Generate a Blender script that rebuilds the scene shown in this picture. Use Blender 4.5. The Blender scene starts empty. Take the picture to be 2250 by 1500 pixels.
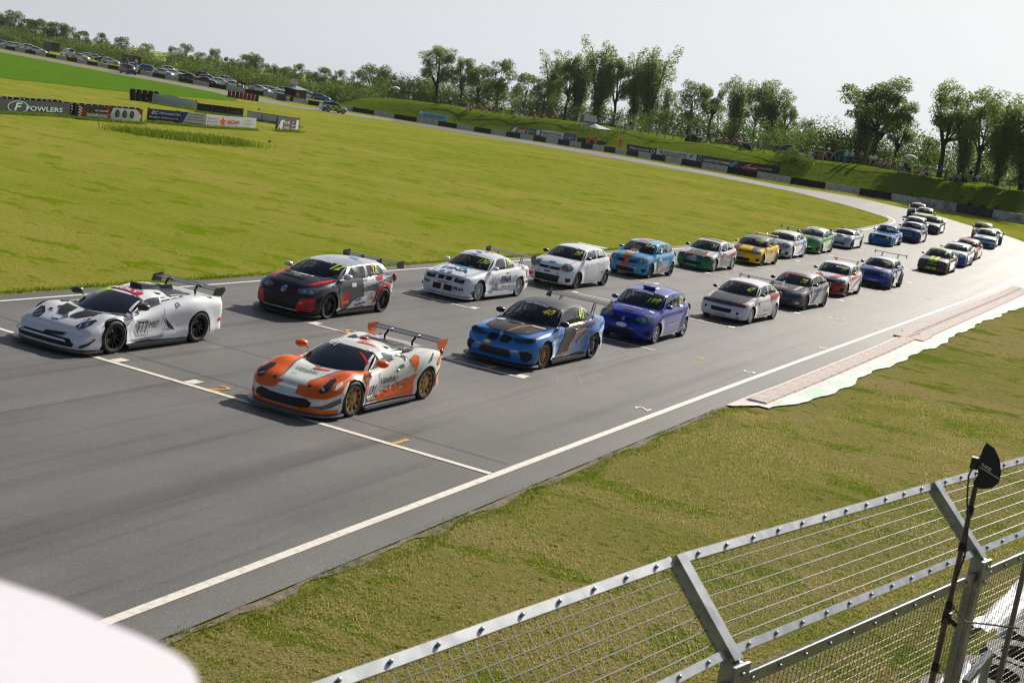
import bpy, bmesh, math, random
from math import sin, cos, pi, sqrt, radians, hypot
from mathutils import Vector, Matrix
from mathutils.bvhtree import BVHTree
S = bpy.context.scene
COL = S.collection
# ------------------------------------------------------------------ camera
CF = 2968.75; CH = 6.265
FWD = Vector((-0.42538766, 0.88814947, -0.1738846))
RGT = Vector((0.87918676, 0.45112095, 0.15336401))
UPV = Vector((-0.21465315, 0.08763788, 0.97275055))
CAM = Vector((0, 0, CH))
cd = bpy.data.cameras.new("camera"); cam = bpy.data.objects.new("camera", cd); COL.objects.link(cam)
cam.matrix_world = Matrix(((RGT.x, UPV.x, -FWD.x, 0), (RGT.y, UPV.y, -FWD.y, 0), (RGT.z, UPV.z, -FWD.z, CH), (0, 0, 0, 1)))
cd.sensor_width = 36; cd.lens = CF / 2250 * 36; cd.clip_start = 0.05; cd.clip_end = 5000
cd.dof.use_dof = True; cd.dof.focus_distance = 36; cd.dof.aperture_fstop = 5.6
S.camera = cam
# ------------------------------------------------------------------ sun and sky
SUN_EL, SUN_AZ = 31.0, 5.0          # azimuth from +Y towards +X
w = bpy.data.worlds.new("World"); S.world = w; w.use_nodes = True
wn = w.node_tree.nodes; wl = w.node_tree.links
bg = wn['Background']
sky = wn.new('ShaderNodeTexSky'); sky.sky_type = 'NISHITA'; sky.sun_disc = False
sky.sun_elevation = radians(SUN_EL); sky.sun_rotation = radians(SUN_AZ)
sky.air_density = 1.0; sky.dust_density = 3.0; sky.ozone_density = 1.5; sky.altitude = 100
hs = wn.new('ShaderNodeHueSaturation'); hs.inputs['Saturation'].default_value = 1.0
mxs = wn.new('ShaderNodeMixRGB'); mxs.blend_type = 'MIX'; mxs.inputs[2].default_value = (13.6, 14.3, 15.3, 1)
wtc = wn.new('ShaderNodeTexCoord'); wsx = wn.new('ShaderNodeSeparateXYZ'); wl.new(wtc.outputs['Generated'], wsx.inputs[0])
wrp = wn.new('ShaderNodeValToRGB'); wl.new(wsx.outputs['Z'], wrp.inputs[0]); wl.new(wrp.outputs[0], mxs.inputs[0])
wrp.color_ramp.elements[0].position = 0.0; wrp.color_ramp.elements[0].color = (.92, .92, .92, 1); wrp.color_ramp.elements[1].position = .46; wrp.color_ramp.elements[1].color = (.0, .0, .0, 1)
wre = wrp.color_ramp.elements.new(.17); wre.color = (.74, .74, .74, 1)
wpw = wn.new('ShaderNodeMapRange'); wpw.inputs[1].default_value = -1; wl.new(wsx.outputs['Y'], wpw.inputs[0])
wpe = wn.new('ShaderNodeMath'); wpe.operation = 'POWER'; wpe.inputs[1].default_value = 2.6; wl.new(wpw.outputs[0], wpe.inputs[0])
wma = wn.new('ShaderNodeMath'); wma.operation = 'MULTIPLY_ADD'; wma.inputs[1].default_value = .70; wma.inputs[2].default_value = .30; wl.new(wpe.outputs[0], wma.inputs[0])
wvm = wn.new('ShaderNodeVectorMath'); wvm.operation = 'SCALE'; wvm.inputs[0].default_value = (13.6, 14.3, 15.3); wl.new(wma.outputs[0], wvm.inputs['Scale']); wl.new(wvm.outputs[0], mxs.inputs[2])
wl.new(sky.outputs[0], hs.inputs['Color']); wl.new(hs.outputs[0], mxs.inputs[1]); wl.new(mxs.outputs[0], bg.inputs[0])
bg.inputs[1].default_value = 0.05
sd = bpy.data.lights.new("sun", 'SUN'); sd.energy = 5.0; sd.angle = radians(0.53); sd.color = (1.0, 0.94, 0.84)
so = bpy.data.objects.new("sun", sd); COL.objects.link(so)
sv = Vector((sin(radians(SUN_AZ)) * cos(radians(SUN_EL)), cos(radians(SUN_AZ)) * cos(radians(SUN_EL)), sin(radians(SUN_EL))))
so.rotation_euler = sv.to_track_quat('Z', 'Y').to_euler(); so.location = (0, 0, 60)
S.view_settings.view_transform = 'Standard'; S.view_settings.look = 'None'
S.view_settings.exposure = 0.36; S.view_settings.gamma = 1; S.view_settings.use_curve_mapping = False
S.render.engine = 'CYCLES'; S.cycles.filter_width = 1.2
# ------------------------------------------------------------------ helpers
rnd = random.Random(7)
def lin(v):
 v /= 255.0
 return v / 12.92 if v <= 0.04045 else ((v + 0.055) / 1.055) ** 2.4
def rgb(*c): return (lin(c[0]), lin(c[1]), lin(c[2]), 1)
MATS = {}
def mat(name, col=(.5, .5, .5, 1), rough=0.5, metal=0.0, coat=0.0, noise=None, bump=None, spec=None, emis=None, alpha=None, trans=None, vary=0.0):
 """principled material; noise=(scale, colour2, lo, hi) ; bump=(scale, strength)"""
 if name in MATS: return MATS[name]
 m = bpy.data.materials.new(name); m.use_nodes = True; MATS[name] = m
 nt = m.node_tree; n = nt.nodes; l = nt.links; b = n['Principled BSDF']
 col = tuple(col) if len(col) == 4 else tuple(col) + (1,)
 b.inputs['Base Color'].default_value = col; b.inputs['Roughness'].default_value = rough
 b.inputs['Metallic'].default_value = metal
 if coat:
  b.inputs['Coat Weight'].default_value = coat; b.inputs['Coat Roughness'].default_value = 0.05
  if metal < .05 and spec is None: b.inputs['Specular IOR Level'].default_value = .15
 if spec is not None: b.inputs['Specular IOR Level'].default_value = spec
 if trans: b.inputs['Transmission Weight'].default_value = trans
 if alpha is not None: b.inputs['Alpha'].default_value = alpha
 tc = None
 if noise or bump: tc = n.new('ShaderNodeTexCoord')
 if noise:
  nz = n.new('ShaderNodeTexNoise'); nz.inputs['Scale'].default_value = noise[0]; nz.inputs['Detail'].default_value = 6
  l.new(tc.outputs['Object'], nz.inputs['Vector'])
  cr = n.new('ShaderNodeValToRGB'); cr.color_ramp.elements[0].position = noise[2]; cr.color_ramp.elements[1].position = noise[3]
  cr.color_ramp.elements[0].color = col; c2 = noise[1]; cr.color_ramp.elements[1].color = tuple(c2) if len(c2) == 4 else tuple(c2) + (1,)
  l.new(nz.outputs[0], cr.inputs[0]); l.new(cr.outputs[0], b.inputs['Base Color'])
 if bump:
  nb = n.new('ShaderNodeTexNoise'); nb.inputs['Scale'].default_value = bump[0]; nb.inputs['Detail'].default_value = 4
  l.new(tc.outputs['Object'], nb.inputs['Vector'])
  bp = n.new('ShaderNodeBump'); bp.inputs['Strength'].default_value = bump[1]; bp.inputs['Distance'].default_value = 0.02
  l.new(nb.outputs[0], bp.inputs['Height']); l.new(bp.outputs[0], b.inputs['Normal'])
 return m
def paint(name, col, rough=0.32, metal=0.0, coat=0.8):
 return mat('paint_' + name, col, rough, metal, coat, noise=(3.0, tuple(min(1, c * 0.95) for c in col[:3]), 0.42, 0.75))
class MB:
 def __init__(s): s.v = []; s.f = []; s.m = []
 def add(s, vs, fs, mi=0):
  o = len(s.v); s.v += [tuple(v) for v in vs]; s.f += [tuple(i + o for i in f) for f in fs]; s.m += [mi] * len(fs); return s
 def quad(s, a, b, c, d, mi=0): return s.add([a, b, c, d], [(0, 1, 2, 3)], mi)
 def box(s, c, d, mi=0, rot=None, taper=1.0):
  vs = []
  for z in (-1, 1):
   for x, y in ((-1, -1), (1, -1), (1, 1), (-1, 1)):
    t = taper if z > 0 else 1
    p = Vector((x * d[0] / 2 * t, y * d[1] / 2 * t, z * d[2] / 2))
    if rot is not None: p = rot @ p
    vs.append(p + Vector(c))
  return s.add(vs, [(3, 2, 1, 0), (4, 5, 6, 7), (0, 1, 5, 4), (1, 2, 6, 5), (2, 3, 7, 6), (3, 0, 4, 7)], mi)
 def beam(s, a, b, wd, ht, mi=0, up=(0, 0, 1)):
  a = Vector(a); b = Vector(b); d = (b - a).normalized(); u = Vector(up); r = d.cross(u)
  if r.length < 1e-4: r = d.cross(Vector((1, 0, 0)))
  r.normalize(); u = r.cross(d)
  vs = [p + r * (sx * wd / 2) + u * (sy * ht / 2) for p in (a, b) for sx, sy in ((-1, -1), (1, -1), (1, 1), (-1, 1))]
  return s.add(vs, [(3, 2, 1, 0), (4, 5, 6, 7), (0, 1, 5, 4), (1, 2, 6, 5), (2, 3, 7, 6), (3, 0, 4, 7)], mi)
 def tube(s, pts, rad, n=6, mi=0, cap=True):
  pts = [Vector(p) for p in pts]; rad = rad if isinstance(rad, (list, tuple)) else [rad] * len(pts)
  o = len(s.v); prev = None
  for i, p in enumerate(pts):
   d = (pts[min(i + 1, len(pts) - 1)] - pts[max(i - 1, 0)]).normalized()
   r = d.cross(Vector((0, 0, 1))) if prev is None else prev - d * prev.dot(d)
   if r.length < 1e-3: r = d.cross(Vector((1, 0, 0)))
   r.normalize(); prev = r; u = d.cross(r)
   for k in range(n):
    a = 2 * pi * k / n; s.v.append(tuple(p + (r * cos(a) + u * sin(a)) * rad[i]))
  for i in range(len(pts) - 1):
   for k in range(n):
    a = o + i * n + k; b = o + i * n + (k + 1) % n; s.f.append((a, b, b + n, a + n)); s.m.append(mi)
  if cap:
   s.f.append(tuple(o + k for k in range(n))[::-1]); s.m.append(mi)
   e = o + (len(pts) - 1) * n; s.f.append(tuple(e + k for k in range(n))); s.m.append(mi)
  return s
 def lathe(s, prof, n=16, mi=0, axis='Z', c=(0, 0, 0)):
  """prof: list of (r, h)"""
  o = len(s.v)
  for r, h in prof:
   for k in range(n):
    a = 2 * pi * k / n; p = (r * cos(a), r * sin(a), h)
    if axis == 'X': p = (h, r * cos(a), r * sin(a))
    if axis == 'Y': p = (r * sin(a), h, r * cos(a))
    s.v.append((p[0] + c[0], p[1] + c[1], p[2] + c[2]))
  for i in range(len(prof) - 1):
   for k in range(n):
    a = o + i * n + k; b = o + i * n + (k + 1) % n; s.f.append((a, b, b + n, a + n)); s.m.append(mi)
  return s
 def ball(s, c, r, nu=10, nv=6, mi=0):
  r = r if isinstance(r, (tuple, list)) else (r, r, r)
  prof = [(max(1e-4, sin(pi * i / nv)), -cos(pi * i / nv)) for i in range(nv + 1)]
  o = len(s.v); s.lathe(prof, nu, mi)
  for i in range(o, len(s.v)):
   x, y, z = s.v[i]; s.v[i] = (c[0] + x * r[0], c[1] + y * r[1], c[2] + z * r[2])
  return s
 def xf(s, M, start=0):
  for i in range(start, len(s.v)): s.v[i] = tuple(M @ Vector(s.v[i]))
  return s
 def mesh(s, name, mats, smooth=None):
  me = bpy.data.meshes.new(name); me.from_pydata(s.v, [], s.f)
  for m in (mats if isinstance(mats, (list, tuple)) else [mats]): me.materials.append(m)
  me.polygons.foreach_set('material_index', s.m)
  if smooth is not None:
   me.polygons.foreach_set('use_smooth', [True] * len(s.f))
   if smooth < 170: me.set_sharp_from_angle(angle=radians(smooth))
  me.update(); return me
 def build(s, name, mats, parent=None, smooth=None, **k):
  return put(name, s.mesh(name, mats, smooth), parent, **k)
def put(name, data, parent=None, label=None, cat=None, group=None, kind=None, loc=None, rot=None):
 o = bpy.data.objects.new(name, data); COL.objects.link(o)
 if parent is not None: o.parent = parent
 if loc is not None: o.location = loc
 if rot is not None: o.rotation_euler = rot
 return tag(o, label, cat, group, kind)
def tag(o, label=None, cat=None, group=None, kind=None):
 for k, v in (('label', label), ('category', cat), ('group', group), ('kind', kind)):
  if v: o[k] = v
 return o
def empty(name, loc=(0, 0, 0), rz=0.0, **k): return put(name, None, None, loc=loc, rot=(0, 0, rz), **k)
KIDS = {}
def copy_tree(o, parent=None):
 c = o.copy(); COL.objects.link(c); c.parent = parent
 for ch in list(o.children): copy_tree(ch, c)
 return c
def sst(a, b, x):
 t = min(1.0, max(0.0, (x - a) / (b - a))); return t * t * (3 - 2 * t)
def tab(T, x):
 if x <= T[0][0]: return T[0][1]
 for (a, p), (b, q) in zip(T, T[1:]):
  if x <= b:
   t = (x - a) / (b - a) if b > a else 0; return p + (q - p) * t
 return T[-1][1]
def stab(T, x):
 """smoother table: catmull-rom"""
 n = len(T)
 if x <= T[0][0]: return T[0][1]
 if x >= T[-1][0]: return T[-1][1]
 for i in range(n - 1):
  if x <= T[i + 1][0]:
   x0, y0 = T[i]; x1, y1 = T[i + 1]; h = x1 - x0; t = (x - x0) / h
   m0 = (y1 - T[i - 1][1]) / (x1 - T[i - 1][0]) if i > 0 else (y1 - y0) / h
   m1 = (T[i + 2][1] - y0) / (T[i + 2][0] - x0) if i < n - 2 else (y1 - y0) / h
   t2 = t * t; t3 = t2 * t
   return (2 * t3 - 3 * t2 + 1) * y0 + (t3 - 2 * t2 + t) * h * m0 + (-2 * t3 + 3 * t2) * y1 + (t3 - t2) * h * m1
# ------------------------------------------------------------------ terrain
def zt(x, y): return 1.7 * sst(70, 165, y) * sst(-120, -45, x) - 14 * sst(430, 900, hypot(x, y))
def ray(px, py): return FWD + RGT * ((px - 1125) / CF) - UPV * ((py - 750) / CF)
def at(px, py, depth): return CAM + ray(px, py) * depth
def G(px, py, fn=zt, t0=5.0):
 d = ray(px, py); t = t0
 for i in range(3000):
  P = CAM + d * t
  if P.z < fn(P.x, P.y): break
  t *= 1.004
 lo, hi = t / 1.004, t
 for i in range(16):
  m = (lo + hi) / 2; P = CAM + d * m
  if P.z < fn(P.x, P.y): hi = m
  else: lo = m
 P = CAM + d * hi; return (P.x, P.y)
def chaikin(P, n=2):
 for _ in range(n):
  Q = [P[0]]
  for a, b in zip(P, P[1:]):
   Q += [(a[0] * .75 + b[0] * .25, a[1] * .75 + b[1] * .25), (a[0] * .25 + b[0] * .75, a[1] * .25 + b[1] * .75)]
  P = Q + [P[-1]]
 return P
def resample(P, n=None, step=None):
 L = [0]
 for a, b in zip(P, P[1:]): L.append(L[-1] + hypot(b[0] - a[0], b[1] - a[1]))
 if n is None: n = max(2, int(L[-1] / step) + 1)
 out = []; j = 0
 for i in range(n):
  s = L[-1] * i / (n - 1)
  while j < len(L) - 2 and L[j + 1] < s: j += 1
  t = (s - L[j]) / max(1e-9, L[j + 1] - L[j]); a, b = P[j], P[j + 1]
  out.append((a[0] + (b[0] - a[0]) * t, a[1] + (b[1] - a[1]) * t))
 return out
def offset(P, d):
 out = []
 for i, p in enumerate(P):
  a = P[max(0, i - 1)]; b = P[min(len(P) - 1, i + 1)]; dx, dy = b[0] - a[0], b[1] - a[1]; L = hypot(dx, dy) or 1
  out.append((p[0] - dy / L * d, p[1] + dx / L * d))
 return out
def strip(A, B, rows, dz, name, m, jit=None, **k):
 """sheet between two equal-length polylines, draped on the terrain"""
 mb = MB(); n = len(A); vs = []
 for i in range(n):
  for r in range(rows + 1):
   t = r / rows; x = A[i][0] + (B[i][0] - A[i][0]) * t; y = A[i][1] + (B[i][1] - A[i][1]) * t
   vs.append((x, y, zt(x, y) + (dz(t, i) if callable(dz) else dz)))
 fs = [(i * (rows + 1) + r, i * (rows + 1) + r + 1, (i + 1) * (rows + 1) + r + 1, (i + 1) * (rows + 1) + r) for i in range(n - 1) for r in range(rows)]
 a, b, c = Vector(vs[fs[0][0]]), Vector(vs[fs[0][1]]), Vector(vs[fs[0][3]])
 if (b - a).cross(c - a).z < 0: fs = [f[::-1] for f in fs]
 mb.add(vs, fs); return mb.build(name, m, **k)
# ================================================================== SETTING
def nodes_of(name, rough=0.9):
 m = bpy.data.materials.new(name); m.use_nodes = True; MATS[name] = m
 return m, m.node_tree.nodes, m.node_tree.links, m.node_tree.nodes['Principled BSDF']
def grass_mat(name, green, dry, dark, bias=0.5, fine=22.0, sheen=0, rowscale=1.0):
 m, n, l, b = nodes_of(name)
 tc = n.new('ShaderNodeTexCoord')
 def nz(scale, det, rough=.6, sc=None):
  t = n.new('ShaderNodeTexNoise'); t.inputs['Scale'].default_value = scale; t.inputs['Detail'].default_value = det; t.inputs['Roughness'].default_value = rough
  if sc:
   mp = n.new('ShaderNodeMapping'); mp.inputs['Scale'].default_value = sc; l.new(tc.outputs['Object'], mp.inputs[0]); l.new(mp.outputs[0], t.inputs['Vector'])
  else: l.new(tc.outputs['Object'], t.inputs['Vector'])
  return t
 def ramp(src, p0, p1, c0=(0, 0, 0, 1), c1=(1, 1, 1, 1)):
  r = n.new('ShaderNodeValToRGB'); r.color_ramp.elements[0].position = p0; r.color_ramp.elements[1].position = p1
  r.color_ramp.elements[0].color = c0; r.color_ramp.elements[1].color = c1; l.new(src, r.inputs[0]); return r.outputs[0]
 def mix(fac, a, c, mode='MIX'):
  x = n.new('ShaderNodeMixRGB'); x.blend_type = mode
  if isinstance(fac, float): x.inputs[0].default_value = fac
  else: l.new(fac, x.inputs[0])
  for i, s in ((1, a), (2, c)):
   if isinstance(s, tuple): x.inputs[i].default_value = s
   else: l.new(s, x.inputs[i])
  return x.outputs[0]
 big = nz(0.07, 9, .68, (0.6, 1.7, 1)); mid = nz(0.33, 10, .78, (1, 1.6, 1)); fn = nz(fine, 6, .8); fn2 = nz(fine * 0.22, 5, .75)
 c = mix(ramp(big.outputs[0], bias - .14, bias + .20), green, dry)
 c = mix(ramp(mid.outputs[0], .42, .80), c, dry)
 c = mix(ramp(mid.outputs[0], .55, .22), c, tuple(g * .92 for g in green[:3]) + (1,))
 c = mix(ramp(fn2.outputs[0], .60, .38), c, dark)
 c = mix(ramp(fn.outputs[0], .56, .30), c, dark)
 c = mix(ramp(fn.outputs[0], .60, .78), c, tuple(min(1, x * 1.5) for x in dry[:3]) + (1,))
 l.new(c, b.inputs['Base Color']); b.inputs['Roughness'].default_value = .75; b.inputs['Specular IOR Level'].default_value = .0
 if sheen: b.inputs['Sheen Weight'].default_value = sheen; b.inputs['Sheen Tint'].default_value = (.8, 1, .35, 1)
 bp = n.new('ShaderNodeBump'); bp.inputs['Strength'].default_value = .9; bp.inputs['Distance'].default_value = .05
 l.new(fn.outputs[0], bp.inputs['Height'])
 bp2 = n.new('ShaderNodeBump'); bp2.inputs['Strength'].default_value = .6; bp2.inputs['Distance'].default_value = .12
 l.new(fn2.outputs[0], bp2.inputs['Height']); l.new(bp.outputs[0], bp2.inputs['Normal']); l.new(bp2.outputs[0], b.inputs['Normal'])
 return m
M_FIELD = grass_mat('infield_grass', (.185, .250, .010, 1), (.370, .320, .080, 1), (.120, .160, .010, 1), .49)
M_VERGE = grass_mat('verge_grass', (.165, .215, .022, 1), (.370, .290, .130, 1), (.080, .095, .018, 1), .44, 26)
M_BANKG = grass_mat('bank_grass', (.125, .190, .012, 1), (.190, .220, .035, 1), (.050, .080, .008, 1), .55, 6)
M_CROP = grass_mat('crop_grass', (.080, .185, .012, 1), (.120, .195, .022, 1), (.045, .115, .008, 1), .55, 5)
def asphalt_mat():
 m, n, l, b = nodes_of('asphalt')
 tc = n.new('ShaderNodeTexCoord')
 def nz(scale, det, sc=None, rough=.6):
  t = n.new('ShaderNodeTexNoise'); t.inputs['Scale'].default_value = scale; t.inputs['Detail'].default_value = det; t.inputs['Roughness'].default_value = rough
  if sc:
   mp = n.new('ShaderNodeMapping'); mp.inputs['Scale'].default_value = sc; l.new(tc.outputs['Object'], mp.inputs[0]); l.new(mp.outputs[0], t.inputs['Vector'])
  else: l.new(tc.outputs['Object'], t.inputs['Vector'])
  return t
 def ramp(src, els):
  r = n.new('ShaderNodeValToRGB')
  while len(r.color_ramp.elements) < len(els): r.color_ramp.elements.new(.5)
  for e, (p, c) in zip(r.color_ramp.elements, els): e.position = p; e.color = (c, c, c, 1) if not isinstance(c, tuple) else c
  l.new(src, r.inputs[0]); return r.outputs[0]
 def mul(a, c, f=1.0):
  x = n.new('ShaderNodeMixRGB'); x.blend_type = 'MULTIPLY'; x.inputs[0].default_value = f; l.new(a, x.inputs[1]); l.new(c, x.inputs[2]); return x.outputs[0]
 g = nz(85, 3, rough=.9); patch = nz(.35, 5); streak = nz(1.0, 5, (1.6, .035, 1)); streak2 = nz(1.0, 3, (5.5, .08, 1)); broad = nz(1, 4, (.28, .03, 1))
 base = ramp(g.outputs[0], [(.30, (.046, .045, .044, 1)), (.5, (.113, .110, .107, 1)), (.68, (.255, .245, .232, 1))])
 c = mul(base, ramp(patch.outputs[0], [(.3, .88), (.7, 1.10)]))
 c = mul(c, ramp(streak.outputs[0], [(.36, .80), (.47, 1.04), (1, 1.10)]))
 c = mul(c, ramp(streak2.outputs[0], [(.33, .84), (.42, 1.04), (1, 1.06)]))
 c = mul(c, ramp(broad.outputs[0], [(.38, .82), (.58, 1.12)]))
 l.new(c, b.inputs['Base Color'])
 l.new(ramp(streak.outputs[0], [(.36, .50), (.5, .60)]), b.inputs['Roughness']); b.inputs['Specular IOR Level'].default_value = .24
 bp = n.new('ShaderNodeBump'); bp.inputs['Strength'].default_value = .35; bp.inputs['Distance'].default_value = .006
 l.new(g.outputs[0], bp.inputs['Height']); l.new(bp.outputs[0], b.inputs['Normal'])
 return m
M_ASPH = asphalt_mat()
M_OLDASPH = mat('old_asphalt', (.13, .125, .118), .7, noise=(1.2, (.19, .18, .17), .35, .7), bump=(60, .3))
M_LINE = mat('line_paint', rgb(222, 214, 203), .6, noise=(9, rgb(192, 184, 174), .5, .72))
M_YEL = mat('yellow_paint', rgb(214, 160, 60), .6, noise=(9, rgb(150, 120, 70), .45, .7))
M_DIRT = mat('dirt', (.20, .15, .10), .95, noise=(6, (.10, .075, .045), .35, .65), bump=(18, .8))
# ---- ground sheet
def axis_vals(lo, a, b, hi, fine, n):
 v = []; x = a
 while x < b + .01: v.append(x); x += fine
 left = [a - (a - lo) * ((i / n) ** 2.2) for i in range(1, n + 1)][::-1]; right = [b + (hi - b) * ((i / n) ** 2.2) for i in range(1, n + 1)]
 return left + v + right
xs = axis_vals(-2600, -150, 60, 2600, 5, 14); ys = axis_vals(-1500, -20, 300, 3200, 5, 14)
mb = MB(); mb.add([(x, y, zt(x, y)) for y in ys for x in xs], [(j * len(xs) + i, j * len(xs) + i + 1, (j + 1) * len(xs) + i + 1, (j + 1) * len(xs) + i) for j in range(len(ys) - 1) for i in range(len(xs) - 1)])
mb.build('ground', M_FIELD, kind='structure')
# ---- track edges
g = lambda L: [G(*p) for p in L]
NEAR_LEFT = [(-24.1, -70), (-24.1, -20), (-24.1, 20), (-24.1, 62)]
inner = [(-24.1, 68), (-23.9, 80)] + [(-23.3, 92), (-23.1, 103)] + g([(1943, 491), (1956, 483), (1941, 476), (1905, 465), (1860, 451.5), (1805, 437.5), (1750, 423)]) + g([(1702, 414), (1589, 391.5), (1428, 363), (1283, 338.5), (1139, 313.5), (1050, 298.5), (950, 281.5), (860, 267)])
innerL = chaikin(NEAR_LEFT + inner, 2)
outer = [(-8.85, -70), (-8.85, -20), (-8.85, 20), (-8.8, 60), (-8.5, 80), (-8.2, 92), (-8.0, 103), (-9.2, 113)] + g([(2250, 531), (2194, 513), (2128, 495.5), (2050, 471), (1972, 455), (1883, 434), (1750, 413)]) + g([(1702, 406), (1589, 383.5), (1428, 355.5), (1283, 329.5), (1139, 306.5), (1050, 292.5), (950, 276), (860, 262)])
outerR = chaikin(outer, 2)
# far straight: centre line with a constant width
far_c = chaikin(g([(890, 269), (850, 263.5), (766, 251), (700, 242), (619, 230.5), (560, 218.5), (450, 195), (350, 177), (260, 160), (130, 136), (0, 112.3)]) + [(-300, 222), (-420, 245)], 3)
NA = 190
A = resample(innerL, NA); B = resample(outerR, NA)
# pair by arc fraction of equal landmarks: straight / corner / exit
def split(P, key, tail):
 i = min(range(len(P)), key=lambda k: abs(P[k][1] - key) + (0 if P[k][0] > -30 else 99)); return P[:i + 1], P[i:]
A1, A2 = split(innerL, 92, 0); B1, B2 = split(outerR, 92, 0)
A = resample(A1, 90)[:-1] + resample(A2, 100); B = resample(B1, 90)[:-1] + resample(B2, 100)
strip(A, B, 10, .02, 'track', M_ASPH, kind='structure')
FA, FB = offset(far_c, 5.2), offset(far_c, -5.2)
fa, fb = resample(FA, 90), resample(FB, 90)
strip(fa, fb, 4, .016, 'road', M_OLDASPH, kind='structure')
# junction apron on the far straight
jp = g([(500, 207), (600, 226), (700, 243), (640, 229), (560, 216)])
# ---- painted edge lines
def line(P, wd, name='road_line', m=None, dz=.026, label=None, n=None, step=1.5):
 P = resample(P, step=step) if n is None else P
 return strip(offset(P, wd / 2), offset(P, -wd / 2), 1, dz, name, m or M_LINE, kind='structure')
line([(-23.53, -70), (-23.53, 60)] , .11)
line(chaikin([(-23.53, 60), (-23.3, 80), (-22.8, 92), (-22.5, 103)] + [(p[0] + .55, p[1]) for p in g([(1943, 491), (1956, 484)])] + g([(1949, 475)]), 3), .14)
line(chaikin([(-9.56, -70), (-9.55, 20), (-9.5, 36), (-9.35, 50), (-9.2, 66), (-9.1, 78), (-8.95, 92), (-9.0, 104), (-10, 112)], 3), .15)
def gline(a, b, wd=.11, dz=.029, m=None, name='grid_line'):
 P = resample([a, b], step=1.0); return strip(offset(P, wd / 2), offset(P, -wd / 2), 1, dz, name, m or M_LINE, kind='structure')
gline((-23.45, 20.1), (-9.62, 20.06), .14)                           # start line
def tick(x, y, dx): 
 mb = MB(); z = zt(x, y) + .032; mb.quad((x, y, z), (x + dx * .8, y, z), (x + dx * .8, y + .34, z), (x, y + .34, z)); mb.build('grid_mark', M_LINE, kind='structure')
for x in (-18.35, -16.45): tick(x, 20.16, .3)
gline((-19.07, 27.9), (-12.88, 27.88)); tick(-19.07, 27.9, .3); tick(-15.1, 27.9, .28); tick(-13.15, 27.9, .3)
gline((-20.9, 35.38), (-18.3, 35.38)); tick(-18.55, 35.38, .28); gline((-14.9, 35.6), (-12.6, 35.6))
gline((-18.7, 43.25), (-12.7, 43.22)); tick(-18.75, 43.2, .28); tick(-12.95, 43.2, .28)
gline((-20.8, 50.5), (-18.2, 50.45)); tick(-18.45, 50.45, .28); gline((-14.6, 50.6), (-12.5, 50.6)); tick(-12.7, 50.6, .28)
for k, y in enumerate((58.2, 65.9, 73.6, 81.2, 88.8, 96.4, 104.0)):
 gline((-18.9, y), (-12.6 if k % 2 == 0 else -16.8, y)); tick(-18.95, y, .3); tick(-12.8, y, .3)
 if k % 2: gline((-14.6, y), (-12.6, y))
def text_mesh(txt, off=0.0, shear=0.0, spc=1.0):
 key = ('T', txt, off, shear, spc)
 if key in KIDS: return KIDS[key]
 cu = bpy.data.curves.new('lettering', 'FONT'); cu.body = txt; cu.resolution_u = 2; cu.offset = off; cu.shear = shear; cu.space_character = spc
 ob = bpy.data.objects.new('lettering', cu); COL.objects.link(ob)
 me = bpy.data.meshes.new_from_object(ob); bpy.data.objects.remove(ob); bpy.data.curves.remove(cu)
 v = [x.co.copy() for x in me.vertices]; f = [tuple(p.vertices) for p in me.polygons]; bpy.data.meshes.remove(me)
 x0 = min(p.x for p in v); x1 = max(p.x for p in v); y0 = min(p.y for p in v); y1 = max(p.y for p in v)
 v = [((p.x - (x0 + x1) / 2), (p.y - (y0 + y1) / 2)) for p in v]
 KIDS[key] = (v, f, x1 - x0, y1 - y0); return KIDS[key]
def ground_text(txt, x, y, hgt, wd, right, up, m, name='grid_number'):
 v, f, tw, th = text_mesh(txt, .01)
 vs = []
 for a, b in v:
  a *= wd / tw; b *= hgt / th; X = x + right[0] * a + up[0] * b; Y = y + right[1] * a + up[1] * b; vs.append((X, Y, zt(X, Y) + .031))
 MB().add(vs, f).build(name, m, kind='structure')
for txt, px, py in (('1', 880, 973), ('2', 485, 857), ('5', 763, 730), ('4', 1076, 808), ('6', 960, 662), ('7', 1535, 790), ('8', 1545, 704), ('10', 1838, 703), ('12', 2033, 655), ('14', 2165, 622)):
 x, y = G(px, py); ground_text(txt, x, y, .50, (.10 if txt == '1' else .30 * len(txt)), (1, 0), (0, 1), M_YEL)
for txt, px, py in (('2', 1412, 900), ('5', 1647, 819), ('9', 1810, 767), ('11', 1929, 725), ('13', 2020, 692), ('15', 2090, 668), ('17', 2149, 648)):
 x, y = G(px, py); ground_text(txt, x, y, .34, .30, (0, 1), (-1, 0), M_LINE)
# ---- verge (a different, drier turf beside the camera), dirt edge, kerb
kin = g([(1592, 892), (1650, 869), (1717, 844), (1810, 806.7), (1917, 764), (1983, 735), (2077, 697), (2183, 654.7), (2250, 625)]) + [(-7.9, 100)]
edge = [(-8.85, -70), (-8.85, 10), (-8.82, 22)]
r2 = random.Random(3)
ev = resample([(-8.85, -30), (-8.83, 27.5), kin[0]], step=.25); ev = [(x + r2.uniform(-.03, .04), y) for x, y in ev]
strip(ev, [(x + .10 + .05 * sin(y * 3.1) + r2.uniform(0, .05), y) for x, y in ev], 1, .014, 'dirt_edge', M_DIRT, kind='structure')
apr = g([(1597, 895), (1690, 894.7), (1837, 841), (1943, 801), (2050, 747), (2183, 686), (2250, 655)]) + [(-6.3, 92)]
grn = g([(1695, 899), (1783, 886.7), (1863, 849), (1895, 833), (1975, 796), (2050, 766.7), (2138, 718.7), (2250, 673)]) + [(-5.2, 90)]
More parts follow.
